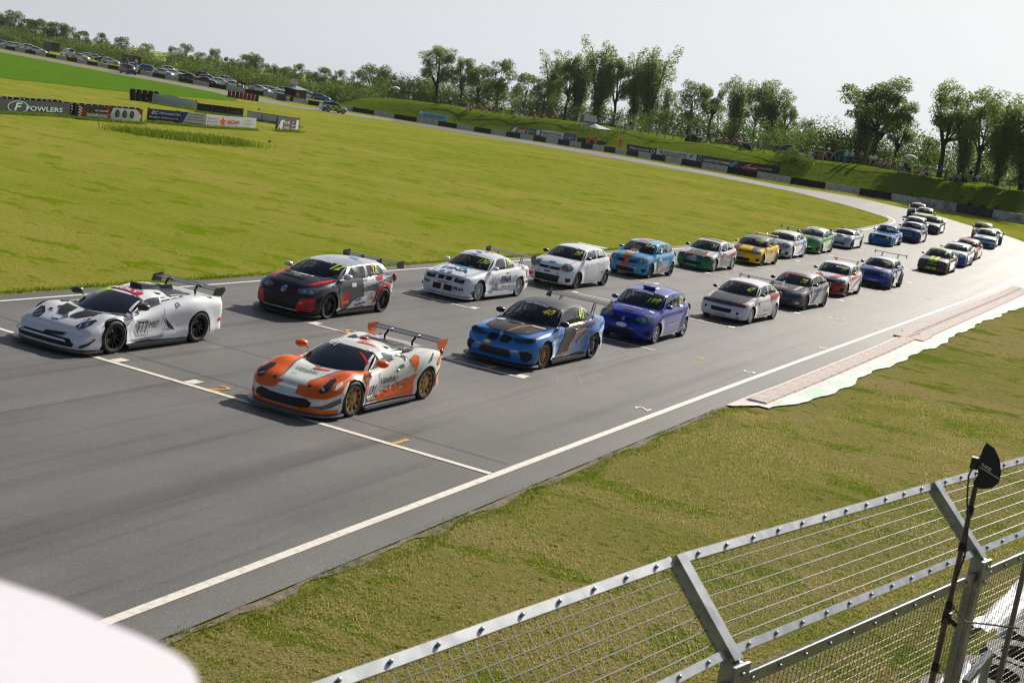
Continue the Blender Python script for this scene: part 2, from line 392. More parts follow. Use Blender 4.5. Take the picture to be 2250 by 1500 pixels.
M_KR = mat('kerb_red', rgb(216, 184, 177), .8, noise=(4, rgb(226, 212, 206), .38, .58), bump=(20, .4))
M_KW = mat('kerb_white', rgb(222, 216, 210), .8, noise=(5, rgb(180, 165, 155), .5, .7), bump=(20, .4))
M_KG = mat('kerb_green', rgb(172, 206, 182), .8, noise=(1.6, rgb(214, 222, 210), .42, .60), bump=(20, .4))
M_KGAP = mat('kerb_gap', (.32, .27, .26), .9)
ke = [(-8.95, 30.0 + .5 * i) for i in range(130)]
def lerp_at(P, y): return tab(sorted((q[1], q[0]) for q in P), y)
strip(ke, [(lerp_at(kin, q[1]) + .04 if q[1] > 30.6 else -8.8, q[1]) for q in ke], 2, .0175, 'asphalt_edge', M_ASPH, kind='structure')
# apron: painted concrete sections, each its own piece
apron = empty('kerb_apron', (0, 0, 0), kind='structure')
y = 30.5; k = 0
while y < 90:
 L = 2.1; n = 4; mb = MB(); y1 = y + L - .02; rows = []
 for i in range(n + 1):
  yy = y + (y1 - y) * i / n; a = lerp_at(kin, yy) + (.02 if y < 33 else .02); c = max(a + .15, lerp_at(apr, yy))
  rows.append(((a, yy, zt(a, yy) + .034), (c, yy, zt(c, yy) + .05)))
 for p, q in zip(rows, rows[1:]): mb.quad(p[0], p[1], q[1], q[0])
 mb.build('apron_section', M_KR if k % 2 == 0 else M_KW, apron); y += L; k += 1
gl = resample([(lerp_at(apr, yy), yy) for yy in [31.3 + i * .6 for i in range(98)]], n=200)
r3 = random.Random(5)
go = [(max(p[0] + .12, lerp_at(grn, p[1]) + .08 * sin(p[1] * .9) + .05 * sin(p[1] * 2.7 + 1) + r3.uniform(-.02, .02)), p[1]) for p in gl]
strip(gl, go, 2, .046, 'kerb_green_strip', M_KG, kind='structure')
kerb = empty('kerb', (0, 0, 0), kind='structure')
blocks = []
for v in range(1):
 mb = MB()
 for j in range(5): mb.box((0, -.18 + j * .09, .02), (.50, .058, .055), 0, taper=.9)
 for c in (M_KR, M_KW): blocks.append((v, c, mb.mesh('kerb_block', c)))
kb = [(lerp_at(kin, 31.7 + .5 * i) + .10, 31.7 + .5 * i) for i in range(38)]; strip(kb, [(x + .58, y) for x, y in kb], 1, .046, 'kerb_bed', M_KGAP, kind='structure')
kb = [(lerp_at(kin, 50 + .5 * i) + .02, 50 + .5 * i) for i in range(68)]; strip(kb, [(x + 1.2, y) for x, y in kb], 1, .044, 'kerb_bed', M_KGAP, kind='structure')
base = MB(); y = 31.9; k = 0
while y < 84:
 a = lerp_at(kin, y) + (.42 if y < 52 else .34); z = zt(a, y) + .044
 for row in ((0,) if y < 50 else (0, 1)):
  o = put('kerb_block', blocks[(k + row) % 2][2], kerb); o.location = (a + .62 * row - (.30 if y >= 50 else 0), y, z)
  o.rotation_euler = (0, 0, math.atan2(lerp_at(kin, y) - lerp_at(kin, y + 1), 1)); 
 y += .47; k += 1
# verge sheet on top of the ground, split from the infield by the road
vs_l = []
yy = -60.0; L1 = []; L2 = []
while yy < 110:
 L1.append((-8.7 if yy < 30.8 else (lerp_at(grn, yy) - .35 if yy < 90 else -6.5), yy)); L2.append((60, yy)); yy += 1.0
strip(L1, L2, 12, .008, 'verge', M_VERGE, kind='structure')
# far-side grass between the asphalt and the crash barrier is the ground itself; vivid crop strip in the infield
crop_u = g([(0, 115.5), (100, 134), (200, 153.5), (300, 172), (400, 190), (470, 203), (520, 217)])
crop_l = g([(0, 173), (100, 182), (200, 194), (300, 205), (400, 213), (470, 219), (520, 222.5)])
cu_, cl_ = resample([(-420, 225)] + crop_u, 60), resample([(-330, 120)] + crop_l, 60)
strip(cu_, cl_, 12, .03, 'crop_field', M_CROP, kind='structure')
# ------------------------------------------------------------------ crash barrier line and the bank behind it
bar_px = [(8, 109), (120, 129.5), (216, 147.5), (324, 168), (450, 191), (590, 214.5), (640, 224), (700, 235), (775, 246), (880, 264), (963, 277), (1133, 304), (1295, 329), (1468, 359), (1581, 379), (1717, 402.5), (1850, 423), (1940, 437), (1989, 448), (2127, 470), (2250, 492)]
bar = [(-420, 262), (-330, 240)] + g(bar_px) + [(-3, 150), (14, 132), (26, 105)]
BAR = chaikin(bar, 3)
BARR = resample(BAR, step=4.0)
def bar_near(x, y):
 best = 1e9; bi = 0
 for i in range(0, len(BARR)):
  d = (BARR[i][0] - x) ** 2 + (BARR[i][1] - y) ** 2
  if d < best: best = d; bi = i
 i = min(max(bi, 1), len(BARR) - 2); a, b = BARR[i - 1], BARR[i + 1]
 tx, ty = b[0] - a[0], b[1] - a[1]; L = hypot(tx, ty); tx /= L; ty /= L
 d = (x - BARR[bi][0]) * -ty + (y - BARR[bi][1]) * tx       # positive on the far side (left of travel)
 s = bi + ((x - BARR[bi][0]) * tx + (y - BARR[bi][1]) * ty) / 4.0
 return d, s
i0 = min(range(len(BARR)), key=lambda i: hypot(BARR[i][0] - G(725, 238)[0], BARR[i][1] - G(725, 238)[1]))
def HB(s): return stab([(-2.5, 0), (-2, 0), (1.6, 3.2), (5, 3.75), (11.5, 3.9), (16.4, 3.3), (24, 3.4), (29, 3.35), (33, 3.8), (60, 4.2)], s - i0)
def Z(x, y):
 d, s = bar_near(x, y)
 if d < 1.2: return zt(x, y)
 return zt(x, y) + HB(s) * (sst(1.5, 13, d) * .93 + .07 * sst(13, 60, d)) + (.25 * sin(x * .21) * sin(y * .17 + 1) + .12 * sin(x * .7 + y * .5)) * sst(2, 6, d) * min(1, HB(s) / 3)
ds = [1.3, 2, 3, 4, 5, 6, 7.5, 9, 10.5, 12, 13.5, 16, 20, 26, 34, 45, 60, 90, 140, 220]
mb = MB(); rows = []
off = [offset(BARR, d) for d in ds]
i1 = i0 - 3
for i in range(i1, len(BARR)):
 for k, d in enumerate(ds):
  x, y = off[k][i]; s = i; hb = HB(s)
  z = zt(x, y) + .012 + hb * (sst(1.5, 13, d) * .93 + .07 * sst(13, 60, d)) + (.25 * sin(x * .21) * sin(y * .17 + 1) + .12 * sin(x * .7 + y * .5)) * sst(2, 6, d) * min(1, hb / 3)
  mb.v.append((x, y, z))
nd = len(ds); nn = len(BARR) - i1
for i in range(nn - 1):
 for k in range(nd - 1): mb.f.append((i * nd + k, (i + 1) * nd + k, (i + 1) * nd + k + 1, i * nd + k + 1)); mb.m.append(0)
mb.build('grass_bank', M_BANKG, kind='structure', smooth=180)
def GZ(px, py): return G(px, py, Z, 60.0)

for a, b in (((-22.5, 20.95), (-9.7, 20.9)), ((-23.3, 23.6), (-14, 23.5))): gline(a, b, .018, .028, mat('tar_seam', (.03, .03, .03, 1), .6), 'tar_seam')
for q in (((1218, 818), (1226, 842)), ((1265, 818), (1277, 850)), ((760, 722), (800, 722)), ((655, 835), (690, 842)), ((1385, 690), (1420, 700))): gline(G(*q[0]), G(*q[1]), .03, .027, mat('scuff', (.24, .23, .22, 1), .8), 'scuff_mark')
# ================================================================== CAR LIBRARY
def glass_mat(name, tint, refl=.10):
 m = bpy.data.materials.new(name); m.use_nodes = True; MATS[name] = m
 n, l = m.node_tree.nodes, m.node_tree.links
 for x in list(n): n.remove(x)
 o = n.new('ShaderNodeOutputMaterial'); t = n.new('ShaderNodeBsdfTransparent'); t.inputs[0].default_value = tint
 gl = n.new('ShaderNodeBsdfGlossy'); gl.inputs['Roughness'].default_value = .03; gl.inputs[0].default_value = (.9, .93, .97, 1)
 fr = n.new('ShaderNodeFresnel'); fr.inputs[0].default_value = 1.5
 ad = n.new('ShaderNodeMath'); ad.operation = 'MULTIPLY_ADD'; ad.inputs[1].default_value = .45; ad.inputs[2].default_value = refl
 l.new(fr.outputs[0], ad.inputs[0]); mx = n.new('ShaderNodeMixShader'); l.new(ad.outputs[0], mx.inputs[0]); l.new(t.outputs[0], mx.inputs[1]); l.new(gl.outputs[0], mx.inputs[2])
 l.new(mx.outputs[0], o.inputs[0]); return m
M_GLASS = glass_mat('windscreen_glass', (.68, .76, .76, 1), .05)
M_SGLASS = glass_mat('side_glass', (.62, .63, .68, 1), .12)
M_DGLASS = mat('dark_glass', (.012, .014, .018, 1), .05, coat=1.0)
M_IRID = mat('iridescent_window', (.20, .17, .26, 1), .12, metal=.5, noise=(4, (.14, .27, .24), .38, .62))
M_BLK = mat('black_plastic', (.012, .012, .013, 1), .45)
M_BLKG = mat('gloss_black', (.010, .010, .012, 1), .22, coat=.4)
M_GRILLE = mat('grille_black', (.006, .006, .007, 1), .6)
M_CARB = mat('carbon_bonnet', (.030, .033, .038, 1), .30, coat=.5, noise=(40, (.045, .05, .056), .4, .6))
M_RUB = mat('tyre_rubber', (.018, .018, .018, 1), .75, noise=(30, (.035, .033, .03), .4, .7))
M_INT = mat('interior', (.035, .036, .038, 1), .9)
M_CHR = mat('chrome', (.75, .75, .77, 1), .15, metal=1)
M_SIL = mat('silver_metal', (.52, .53, .55, 1), .3, metal=.9)
M_GOLD = mat('gold_rim', rgb(165, 132, 80), .35, metal=.75)
M_WHT = mat('white_vinyl', rgb(238, 238, 240), .35, coat=.4)
M_RED = mat('red_vinyl', rgb(196, 30, 40), .35, coat=.4)
M_LIME = mat('lime_number', rgb(200, 235, 30), .45)
M_YELL = mat('yellow_vinyl', rgb(240, 220, 40), .4)
M_NAVY = mat('navy_vinyl', rgb(30, 40, 120), .35, coat=.3)
M_CYAN = mat('cyan_vinyl', rgb(60, 165, 215), .35, coat=.3)
M_GREY = mat('grey_vinyl', rgb(100, 104, 112), .35, coat=.3)
M_ORNG = mat('orange_vinyl', rgb(240, 105, 25), .33, coat=.6)
M_LENS = mat('headlight_lens', rgb(120, 130, 140), .06, coat=1.0, metal=.35)
M_LENSD = mat('smoked_lens', (.022, .024, .028, 1), .06, coat=1.0)
M_REFL = mat('light_reflector', rgb(225, 228, 232), .12, metal=.8)
M_TAIL = mat('tail_lamp', rgb(170, 18, 22), .15, coat=1)
M_CAGE = mat('cage_steel', rgb(150, 152, 156), .4)
M_SEAT = mat('seat_fabric', (.02, .02, .022, 1), .9)

def make_wheel(r=.32, wd=.24, rimc=None, style=10, rr=.72, twin=False, tyre_text=False):
 key = ('W', r, wd, rimc.name, style, rr, twin)
 if key in KIDS: return KIDS[key]
 R = r * rr; h = wd / 2
 t = MB(); t.lathe([(R - .01, h * .84), (R + .015, h * .97), (R + (r - R) * .55, h * 1.04), (r - .018, h * .98), (r - .003, h * .86), (r, h * .4), (r, -h * .4), (r - .003, -h * .86), (r - .03, -h), (R, -h)], 36, 0, 'X')
 m = MB()
 m.lathe([(R + .004, h * .86), (R - .004, h * .93), (R - .022, h * .92), (R - .030, h * .70), (R - .035, -h * .2), (R - .035, -h)], 36, 0, 'X')
 m.lathe([(R - .035, -h * .1), (.001, -h * .1)], 24, 1, 'X')
 m.lathe([(R * .68, h * .12), (R * .66, h * .17), (.06, h * .17)], 20, 2, 'X')
 m.lathe([(.062, h * .2), (.060, h * .74), (.035, h * .82), (.030, h * .92), (.001, h * .92)], 14, 0, 'X')
 sp = []
 for k in range(style):
  a = 2 * pi * k / style
  if twin: sp += [(a - .10, a - .26 * 10 / style), (a + .10, a + .26 * 10 / style)]
  else: sp.append((a, a))
 for a0, a1 in sp:
  p0 = (h * .72, .045 * cos(a0), .045 * sin(a0)); p1 = (h * .66, .6 * R * cos((a0 + a1) / 2), .6 * R * sin((a0 + a1) / 2)); p2 = (h * .86, (R - .01) * cos(a1), (R - .01) * sin(a1))
  wsp = .050 if style <= 6 else (.026 if twin else .019)
  m.beam(p0, p1, wsp, .03, 0, up=(1, 0, 0)); m.beam(p1, p2, wsp * .85, .026, 0, up=(1, 0, 0))
 KIDS[key] = (t.mesh('tyre', M_RUB, 40), m.mesh('wheel', [rimc, M_BLK, M_SIL], 40)); return KIDS[key]

BASE = dict(L=3.8, W=1.66, wb=2.48, fo=.78, sill=.17, fbot=.16, rbot=.24, wr=.31, tw=.22, R=.355, flare=.015, trk=.0,
   Lcf=.52, nf=2.5, Lcr=.42, nr=2.6, ring=[(0, .62), (.35, .74), (.95, .86), (1.6, .92), (3.2, .97), (3.8, .98)],
   crown=[(0, .02), (.3, .06), (.9, .10), (1.2, .06), (3.8, .03)],
   plan=[(0, .97), (.8, 1), (3.0, 1), (3.8, .95)],
   fp=[(0, .07), (.12, .02), (.3, 0), (.55, .02), (.62, .05), (.8, .10), (1, .24)],
   rp=[(0, .10), (.2, .01), (.45, 0), (.55, .04), (1, .12)],
   sp=[(0, .05), (.08, .025), (.35, .0), (.6, .0), (.78, .012), (.9, .035), (1, .085)],
   bumps=[], cy=1.10, cb=.26, ry0=1.78, rcb=.10, ry1=3.05, by=3.70, rw=.58, wsf=.955, zr=[(0, 1.36), (.25, 1.41), (.6, 1.42), (1, 1.37)], drop=.07, rcy=.05,
   sb=[('p', 1.50, 2.0, 5), ('g', 2.35, 2.42, 8), ('p', 2.47, 2.5, 1), ('g', 3.25, 2.98, 8), ('p', None, None, 2)], wsv=(.05, .80, .95), res=1.0)

class Car:
 def __init__(s, spec):
  P = dict(BASE); P.update(spec); s.P = P; s.W = P['W'] / 2; s.ya = [P['fo'], P['fo'] + P['wb']]; s.tris = []
  s.y0 = P['fo'] + P['wb'] / 2                    # local origin: middle of the wheelbase, on the ground
  s.decv = []; s.decf = []
  s.ring = s.make_ring()
 def bump(s, x, y):
  return sum(a * math.exp(-((abs(x) - bx) / sx) ** 2 - ((y - by) / sy) ** 2) for bx, by, sx, sy, a in s.P['bumps'])
 def make_ring(s):
  P = s.P; L = P['L']; W = s.W; pts = []
  nfr = int(16 * P['res']) + 3
  for i in range(nfr):
   th = pi / 2 * i / (nfr - 1); x = sin(th) ** (2 / P['nf']); y = P['Lcf'] * (1 - max(0, cos(th)) ** (2 / P['nf'])); pts.append((x, y))
  ys = []; y = P['Lcf']
  st = .09 / P['res']
  while y < L - P['Lcr']: ys.append(y); y += st
  for yw in s.ya:
   R = P['R']; ys = [q for q in ys if abs(q - yw) > R + .02]
   for k in range(-10, 11): ys.append(yw + R * sin(pi / 2 * k / 10))
   ys += [yw - R - .004, yw + R + .004]
  side = sorted(q for q in ys if q > P['Lcf'] + .01)
  # arch samples that fall in the front corner
  fr = [q for q in ys if q <= P['Lcf'] + .01]
  for q in fr:
   c = 1 - min(1, max(0, q / P['Lcf'])); x = (max(0, 1 - c ** P['nf'])) ** (1 / P['nf']); pts.append((x, q))
  pts = sorted(pts, key=lambda p: (p[1], p[0]))
  side = [q for q in side if q < L - P['Lcr']*.98] + [q for q in side if q >= L - P['Lcr']*.98 and any(abs(q - yw) < P['R'] + .01 for yw in s.ya)]
  pts += [(1.0, q) for q in side if q < L - P['Lcr']*.98]
  late = [q for q in side if q >= L - P['Lcr'] * .98]
  rear = []
  for i in range(nfr):
   th = pi / 2 * i / (nfr - 1); x = max(0, cos(th)) ** (2 / P['nr']); y = L - P['Lcr'] * (1 - sin(th) ** (2 / P['nr'])); rear.append((x, y))
  for q in late:
   c = 1 - min(1, max(0, (L - q) / P['Lcr'])); rear.append((max(0, 1 - c ** P['nr']) ** (1 / P['nr']), q))
  rear = sorted(rear, key=lambda p: (p[1], -p[0])); pts += rear
  out = []
  for x, y in pts:
   if out and hypot(out[-1][0] - x, out[-1][1] - y) < 1e-4: continue
   out.append((x, y))
  n = len(out); res = []
  for i, (x, y) in enumerate(out):
   ax, ay = out[max(0, i - 1)]; bx, by = out[min(n - 1, i + 1)]; dx = (bx - ax) * W; dy = by - ay; l = hypot(dx, dy) or 1
   nx = abs(dy / l); ny = -dx / l                    # outward normal (x, y): front negative y
   if i == 0: nx, ny = 0, -1
   if i == n - 1: nx, ny = 0, 1
   res.append((x * W * stab(P['plan'], y), y, nx, ny))
  return res
 def zb(s, x, y):
  P = s.P; L = P['L']; b = P['sill']
  if y < P['fo'] - .3: b = P['fbot']
  if y > L - .35: b = P['sill'] + (P['rbot'] - P['sill']) * sst(L - .5, L - .3, y)
  if abs(x) > s.W * .70:
   for yw in s.ya:
    d = abs(y - yw)
    if d < P['R'] + .001: b = max(b, P['wr'] + sqrt(max(0, P['R'] ** 2 - d * d)))
  return b
 def wall(s, i, z):
  """x,y on the wall at ring sample i and height z"""
  P = s.P; x, y, nx, ny = s.ring[i]; zt_ = stab(P['ring'], y); z0 = P['sill']; h = min(1, max(0, (z - z0) / (zt_ - z0)))
  ox = stab(P['sp'], h) * nx * nx; fl = 0
  for yw, ff in zip(s.ya, (1, P.get('rflare', 1))):
   r = hypot(y - yw, z - P['wr'])
   if r < P['R'] + .4 and z < zt_ - .02: fl = max(fl, ff * P['flare'] * math.exp(-((max(0, r - P['R'] - .01)) / P.get('fw', .10)) ** 2))
  oy = stab(P['fp'], h) if ny < 0 else stab(P['rp'], h)
  sc = 1 if x > .001 else 0
  X = x - ox * sc + fl * nx; Y = y + (oy * ny * ny * (1 if ny < 0 else -1))
  if ny < 0: X *= 1 - .10 * (oy / max(.01, P['Lcf'])) * ny * ny
  return X, Y
 def skin(s):
  P = s.P; nr_ = 13; R = []; ks = [1, .985, .955, .91, .82, .70, .55, .38, .2, 0]
  ts = [0, .06, .14, .24, .36, .48, .60, .70, .79, .87, .93, .97, 1]
  cols = []
  for i, (x, y, nx, ny) in enumerate(s.ring):
   b = s.zb(x, y); top = stab(P['ring'], y); col = []
   for t in ts:
    z = b + (top - b) * t; X, Y = s.wall(i, z); bz = s.bump(X, Y) * t ** 3; col.append((X, Y, z + bz))
   X, Y, z = col[-1]; Yt = Y; cr = stab(P['crown'], Y)
   z0 = top
   for k, kp in zip(ks[1:], ks):
    xx = X * k; zz = z0 + cr * (X * X - xx * xx) / (s.W * s.W) + s.bump(xx, Yt)
    if s.inside(X * kp, Yt) and k < .95: zz -= .38
    col.append((xx, Yt, zz))
   cols.append(col)
  s.cols = cols; s.nt = len(ts); s.nk = len(ks)
  return cols
 def cowl(s, x): P = s.P; return P['cy'] + P['cb'] * (abs(x) / s.W) ** 2
 def tail(s, x): P = s.P; return P['by'] - P['rcy'] * (abs(x) / s.W) ** 2
 def wsf(s, y): f = s.P['wsf']; return f if not isinstance(f, list) else stab(f, y)
 def inside(s, x, y):
  if s.P.get('nohole'): return False
  return s.cowl(x) + .11 < y < s.tail(x) - .15 and abs(x) < s.beltx(y) * s.wsf(y) * .985
 def beltx(s, y):
  if not hasattr(s, 'bx'):
   s.bx = []
   for i, (x, yy, nx, ny) in enumerate(s.ring):
    X, Y = s.wall(i, stab(s.P['ring'], yy)); s.bx.append((Y, X))
   s.bx = [(a, b) for a, b in s.bx if b > .001]; s.bx.sort()
  return tab(s.bx, y)
 def deckz(s, x, y):
  X = s.beltx(y); x = min(abs(x), X); return stab(s.P['ring'], y) + stab(s.P['crown'], y) * (X * X - x * x) / s.W ** 2 + s.bump(x, y)
 def roofP(s, u, t):
  P = s.P; f = P['ry0'] + P['rcb'] * u * u; r = P['ry1'] - P.get('rrc', .06) * u * u; y = f + (r - f) * t
  rw = P['rw'] if not isinstance(P['rw'], list) else stab(P['rw'], t)
  return (u * rw, y, stab(P['zr'], t) - P['drop'] * abs(u) ** 2.6)
 def body(s, parent, mats, name='body'):
  """mats: [paint, interior]"""
  cols = s.skin(); mb = MB(); n = len(cols); m = len(cols[0]); mir = []
  for c in cols: mb.v += c
  for c in cols: mb.v += [(-x, y, z) for x, y, z in c]
  for sgn, o in ((1, 0), (-1, n * m)):
   for i in range(n - 1):
    for j in range(m - 1):
     a, b, c, d = o + i * m + j, o + (i + 1) * m + j, o + (i + 1) * m + j + 1, o + i * m + j + 1
     zc = (cols[i][j][2], cols[i + 1][j][2], cols[i][j + 1][2], cols[i + 1][j + 1][2])
     mi = 0
     if j >= s.nt - 1:
      xm = cols[i][j + 1][0]; ym = (cols[i][j][1] + cols[i + 1][j][1]) / 2
      if s.inside(cols[i][j + 1][0], cols[i][j + 1][1]) or s.inside(cols[i + 1][j + 1][0], cols[i + 1][j + 1][1]): mi = 1
     mb.f.append((a, b, c, d) if sgn > 0 else (d, c, b, a)); mb.m.append(mi)
  me = mb.mesh(name, mats, None)
  bm = bmesh.new(); bm.from_mesh(me); bmesh.ops.remove_doubles(bm, verts=bm.verts, dist=2e-4)
  bmesh.ops.dissolve_degenerate(bm, edges=bm.edges, dist=1e-4); bm.to_mesh(me); bm.free()
  me.polygons.foreach_set('use_smooth', [True] * len(me.polygons)); me.set_sharp_from_angle(angle=radians(38))
  s.decv += mb.v; s.decf += mb.f
  return s.reg(me, parent, name)
 def reg(s, me, parent, name):
  me.transform(Matrix.Translation((0, -s.y0, 0))); me.update(); return put(name, me, parent)
 def out(s, mb, name, mats, parent, smooth=None, dec=False, own=True):
  if dec: o = len(s.decv); s.decv += mb.v; s.decf += [tuple(i + o for i in f) for f in mb.f]
  me = mb.mesh(name, mats, None)
  if smooth is not None:
   bm = bmesh.new(); bm.from_mesh(me); bmesh.ops.remove_doubles(bm, verts=bm.verts, dist=1e-4); bm.to_mesh(me); bm.free()
   me.polygons.foreach_set('use_smooth', [True] * len(me.polygons)); me.set_sharp_from_angle(angle=radians(smooth))
  return s.reg(me, parent, name)
 def outlr(s, mb, name, *a, **k):
  """left and right halves as two objects"""
  for sg_ in (1, -1):
   h = MB(); idx = {}
   for f, m in zip(mb.f, mb.m):
    if (sum(mb.v[i][0] for i in f) > 0) == (sg_ > 0):
     g_ = []
     for i in f:
      if i not in idx: idx[i] = len(h.v); h.v.append(mb.v[i])
      g_.append(idx[i])
     h.f.append(tuple(g_)); h.m.append(m)
   if h.f: s.out(h, name, *a, **k)
 def cabin(s, parent, frame, glass=None, sglass=None, strip=None, rglass=None, sglass2=None):
  P = s.P; fr = MB(); ws = MB(); sg = MB(); rg = MB(); st = MB(); sg2 = MB(); glass = glass or M_GLASS; sglass = sglass or M_SGLASS
  NU = 14
  def grid(fn, us, vs, kind, flip=False):
   V = [[fn(u, v) for v in vs] for u in us]
   for i in range(len(us) - 1):
    for j in range(len(vs) - 1):
     k = kind((us[i] + us[i + 1]) / 2, (vs[j] + vs[j + 1]) / 2)
     if k is None: continue
     q = [V[i][j], V[i + 1][j], V[i + 1][j + 1], V[i][j + 1]]
     if flip: q = q[::-1]
     k.quad(*q)
  # windscreen
  def wsP(u, v):
   xb = u * s.beltx(P['cy'] + P['cb']) * s.wsf(P['cy'] + P['cb']); yb = P['cy'] + P['cb'] * u * u; zb = s.deckz(xb, yb) - .012
   T = s.roofP(u, 0); b = .045 * 4 * v * (1 - v)
   return (xb + (T[0] - xb) * v, yb + (T[1] - yb) * v - b * .7, zb + (T[2] - zb) * v + b * .7)
  us = [-1, -.965, -.935] + [-.87 + i * .145 for i in range(1, 12)] + [.935, .965, 1]; us = sorted(set(round(u, 4) for u in us))
  v0, v1, v2 = P['wsv']; vs = [0, v0, .2, .4, .6, v1, v2, 1]
  grid(wsP, us, vs, lambda u, v: (fr if abs(u) > .935 or v > v2 or v < v0 else ((st if strip else ws) if v > v1 else ws)))
  s.wsP = wsP
  # roof
  grid(s.roofP, [-1, -.93, -.82, -.6, -.3, 0, .3, .6, .82, .93, 1], [i / 8 for i in range(9)], lambda u, v: fr)
  # sides
  ya, yt = P['cy'] + P['cb'], P['ry0'] + P['rcb']; yd, ye = P['by'] - P['rcy'], P['ry1'] - P.get('rrc', .06)
  segs = []; pb, pt = ya, yt
  for typ, b, t, n in P['sb']:
   b = yd if b is None else b; t = ye if t is None else t
   segs.append((typ, pb, pt, b, t, n)); pb, pt = b, t
  def sideP(yb, yt_, v, sg_):
   xb = s.beltx(yb) * s.wsf(yb); zb = s.deckz(xb, yb) - .012
   t = (yt_ - yt) / (ye - yt) ; t = min(1, max(0, t)); T = s.roofP(1, t)
   bl = .03 * 4 * v * (1 - v)
   return (sg_ * (xb + (T[0] - xb) * v + bl), yb + (yt_ - yb) * v, zb + (T[2] - zb) * v)
  vs = [0, .05, .25, .5, .75, .90, 1]; wi = 0
  for typ, b0, t0, b1, t1, n in segs:
   if typ == 'g': wi += 1
   for k in range(n):
    for sg_ in (1, -1):
     for j in range(len(vs) - 1):
      f0, f1 = k / n, (k + 1) / n; va, vb = vs[j], vs[j + 1]
      q = [sideP(b0 + (b1 - b0) * f, t0 + (t1 - t0) * f, v, sg_) for f, v in ((f0, va), (f1, va), (f1, vb), (f0, vb))]
      if sg_ < 0: q = q[::-1]
      tgt = fr if typ == 'p' or va < .05 or vb > .90 + 1e-6 else (sg if wi == 1 else sg2)
      tgt.quad(*q)
  s.sideP = sideP; s.segs = segs
  # rear screen
  def rsP(u, v):
   xb = u * s.beltx(yd) * s.wsf(yd); yb = P['by'] - P['rcy'] * u * u; zb = s.deckz(xb, yb) - .012; T = s.roofP(u, 1); b = .03 * 4 * v * (1 - v)
   return (xb + (T[0] - xb) * v, yb + (T[1] - yb) * v + b, zb + (T[2] - zb) * v + b * .5)
  grid(rsP, us, [0, .08, .3, .6, .9, 1], lambda u, v: fr if abs(u) > .86 or v > .9 or v < .08 else rg, True)
  s.out(fr, 'roof', frame, parent, 40, True)
  s.out(ws, 'windscreen', glass, parent, 60, True)
  if strip: s.out(st, 'sun_strip', strip, parent, 60, True)
  if sg.f: s.outlr(sg, 'side_window', sglass, parent, 60, True)
  if sg2.f: s.outlr(sg2, 'quarter_window', sglass2 or sglass, parent, 60, True)
  if rg.f: s.out(rg, 'rear_window', rglass or sglass, parent, 60, True)
 def interior(s, parent, side=-1, cage=True, seat=True):
  P = s.P; z = stab(P['ring'], P['cy'] + .4); m = MB(); W = s.W * .82
  m.box((0, P['cy'] + .30, z - .10), (W * 1.9, .42, .16)); s.out(m, 'dashboard', M_INT, parent)
  if seat:
   m = MB(); yy = P['ry0'] + .45; x = side * .36
   m.box((x, yy + .12, z - .06), (.50, .14, .62), 0, Matrix.Rotation(-.25, 3, 'X'), .7); m.box((x, yy + .24, z + .26), (.28, .10, .18), 0, Matrix.Rotation(-.2, 3, 'X'), .8)
   s.out(m, 'seat', M_SEAT, parent)
   m = MB(); a = [Vector((x + .17 * cos(t), yy - .50, z + .03 + .17 * sin(t))) for t in [2 * pi * i / 12 for i in range(13)]]
   m.tube(a, .014, 5); m.beam((x - .16, yy - .5, z + .03), (x + .16, yy - .5, z + .03), .03, .02); s.out(m, 'steering_wheel', M_BLK, parent)
  if cage:
   m = MB(); t1 = .42
   for sg_ in (1, -1):
    a = s.roofP(.86 * sg_, .03); b = s.roofP(.88 * sg_, t1); bb = (sg_ * s.beltx(P['cy'] + P['cb']) * .86, P['cy'] + P['cb'] + .08, z - .1)
    e = (sg_ * s.W * .80, b[1] + .1, z - .3)
    m.tube([bb, (a[0], a[1] + .03, a[2] - .05), (b[0], b[1], b[2] - .05), e], .022, 5)
    m.tube([(b[0], b[1], b[2] - .06), (sg_ * s.W * .7, b[1] + .75, z - .05)], .02, 5)
   a = s.roofP(.86, .05); b = s.roofP(.88, t1); m.tube([(-a[0], a[1], a[2] - .06), (a[0], a[1], a[2] - .06)], .02, 5); m.tube([(-b[0], b[1], b[2] - .06), (b[0], b[1], b[2] - .06)], .02, 5)
   m.tube([(-b[0] * .95, b[1], b[2] - .08), (s.W * .75, b[1] + .1, z - .3)], .02, 5)
   s.out(m, 'roll_cage', M_CAGE, parent, 60)
 def under(s, parent):
  P = s.P; m = MB(); W = s.W
  for yw in s.ya:
   for sg_ in (1, -1):
    o = len(m.v); n = 14; x0, x1 = sg_ * W * .45, sg_ * (W - .035)
    for k in range(n + 1):
     a = pi * k / n; m.v += [(x0, yw + (P['R'] + .004) * cos(a), P['wr'] + (P['R'] + .004) * sin(a)), (x1, yw + (P['R'] + .004) * cos(a), P['wr'] + (P['R'] + .004) * sin(a))]
    for k in range(n): m.f.append((o + 2 * k, o + 2 * k + 1, o + 2 * k + 3, o + 2 * k + 2)); m.m.append(0)
    m.box((x0, yw, P['wr'] + .05), (.02, P['R'] * 1.9, P['R'] * 1.3))
  m.box((0, P['L'] / 2, P['sill'] + .03), (W * 1.1, P['L'] * .93, .03)); m.box((0, (s.ya[0] + s.ya[1]) / 2, P['sill'] + .03), (W * 1.84, P['wb'] - 2 * P['R'] - .04, .03))
  m.box((0, s.y0, .38), (W * .86, P['wb'] * .9, .3))
  s.out(m, 'underbody', M_INT, parent)
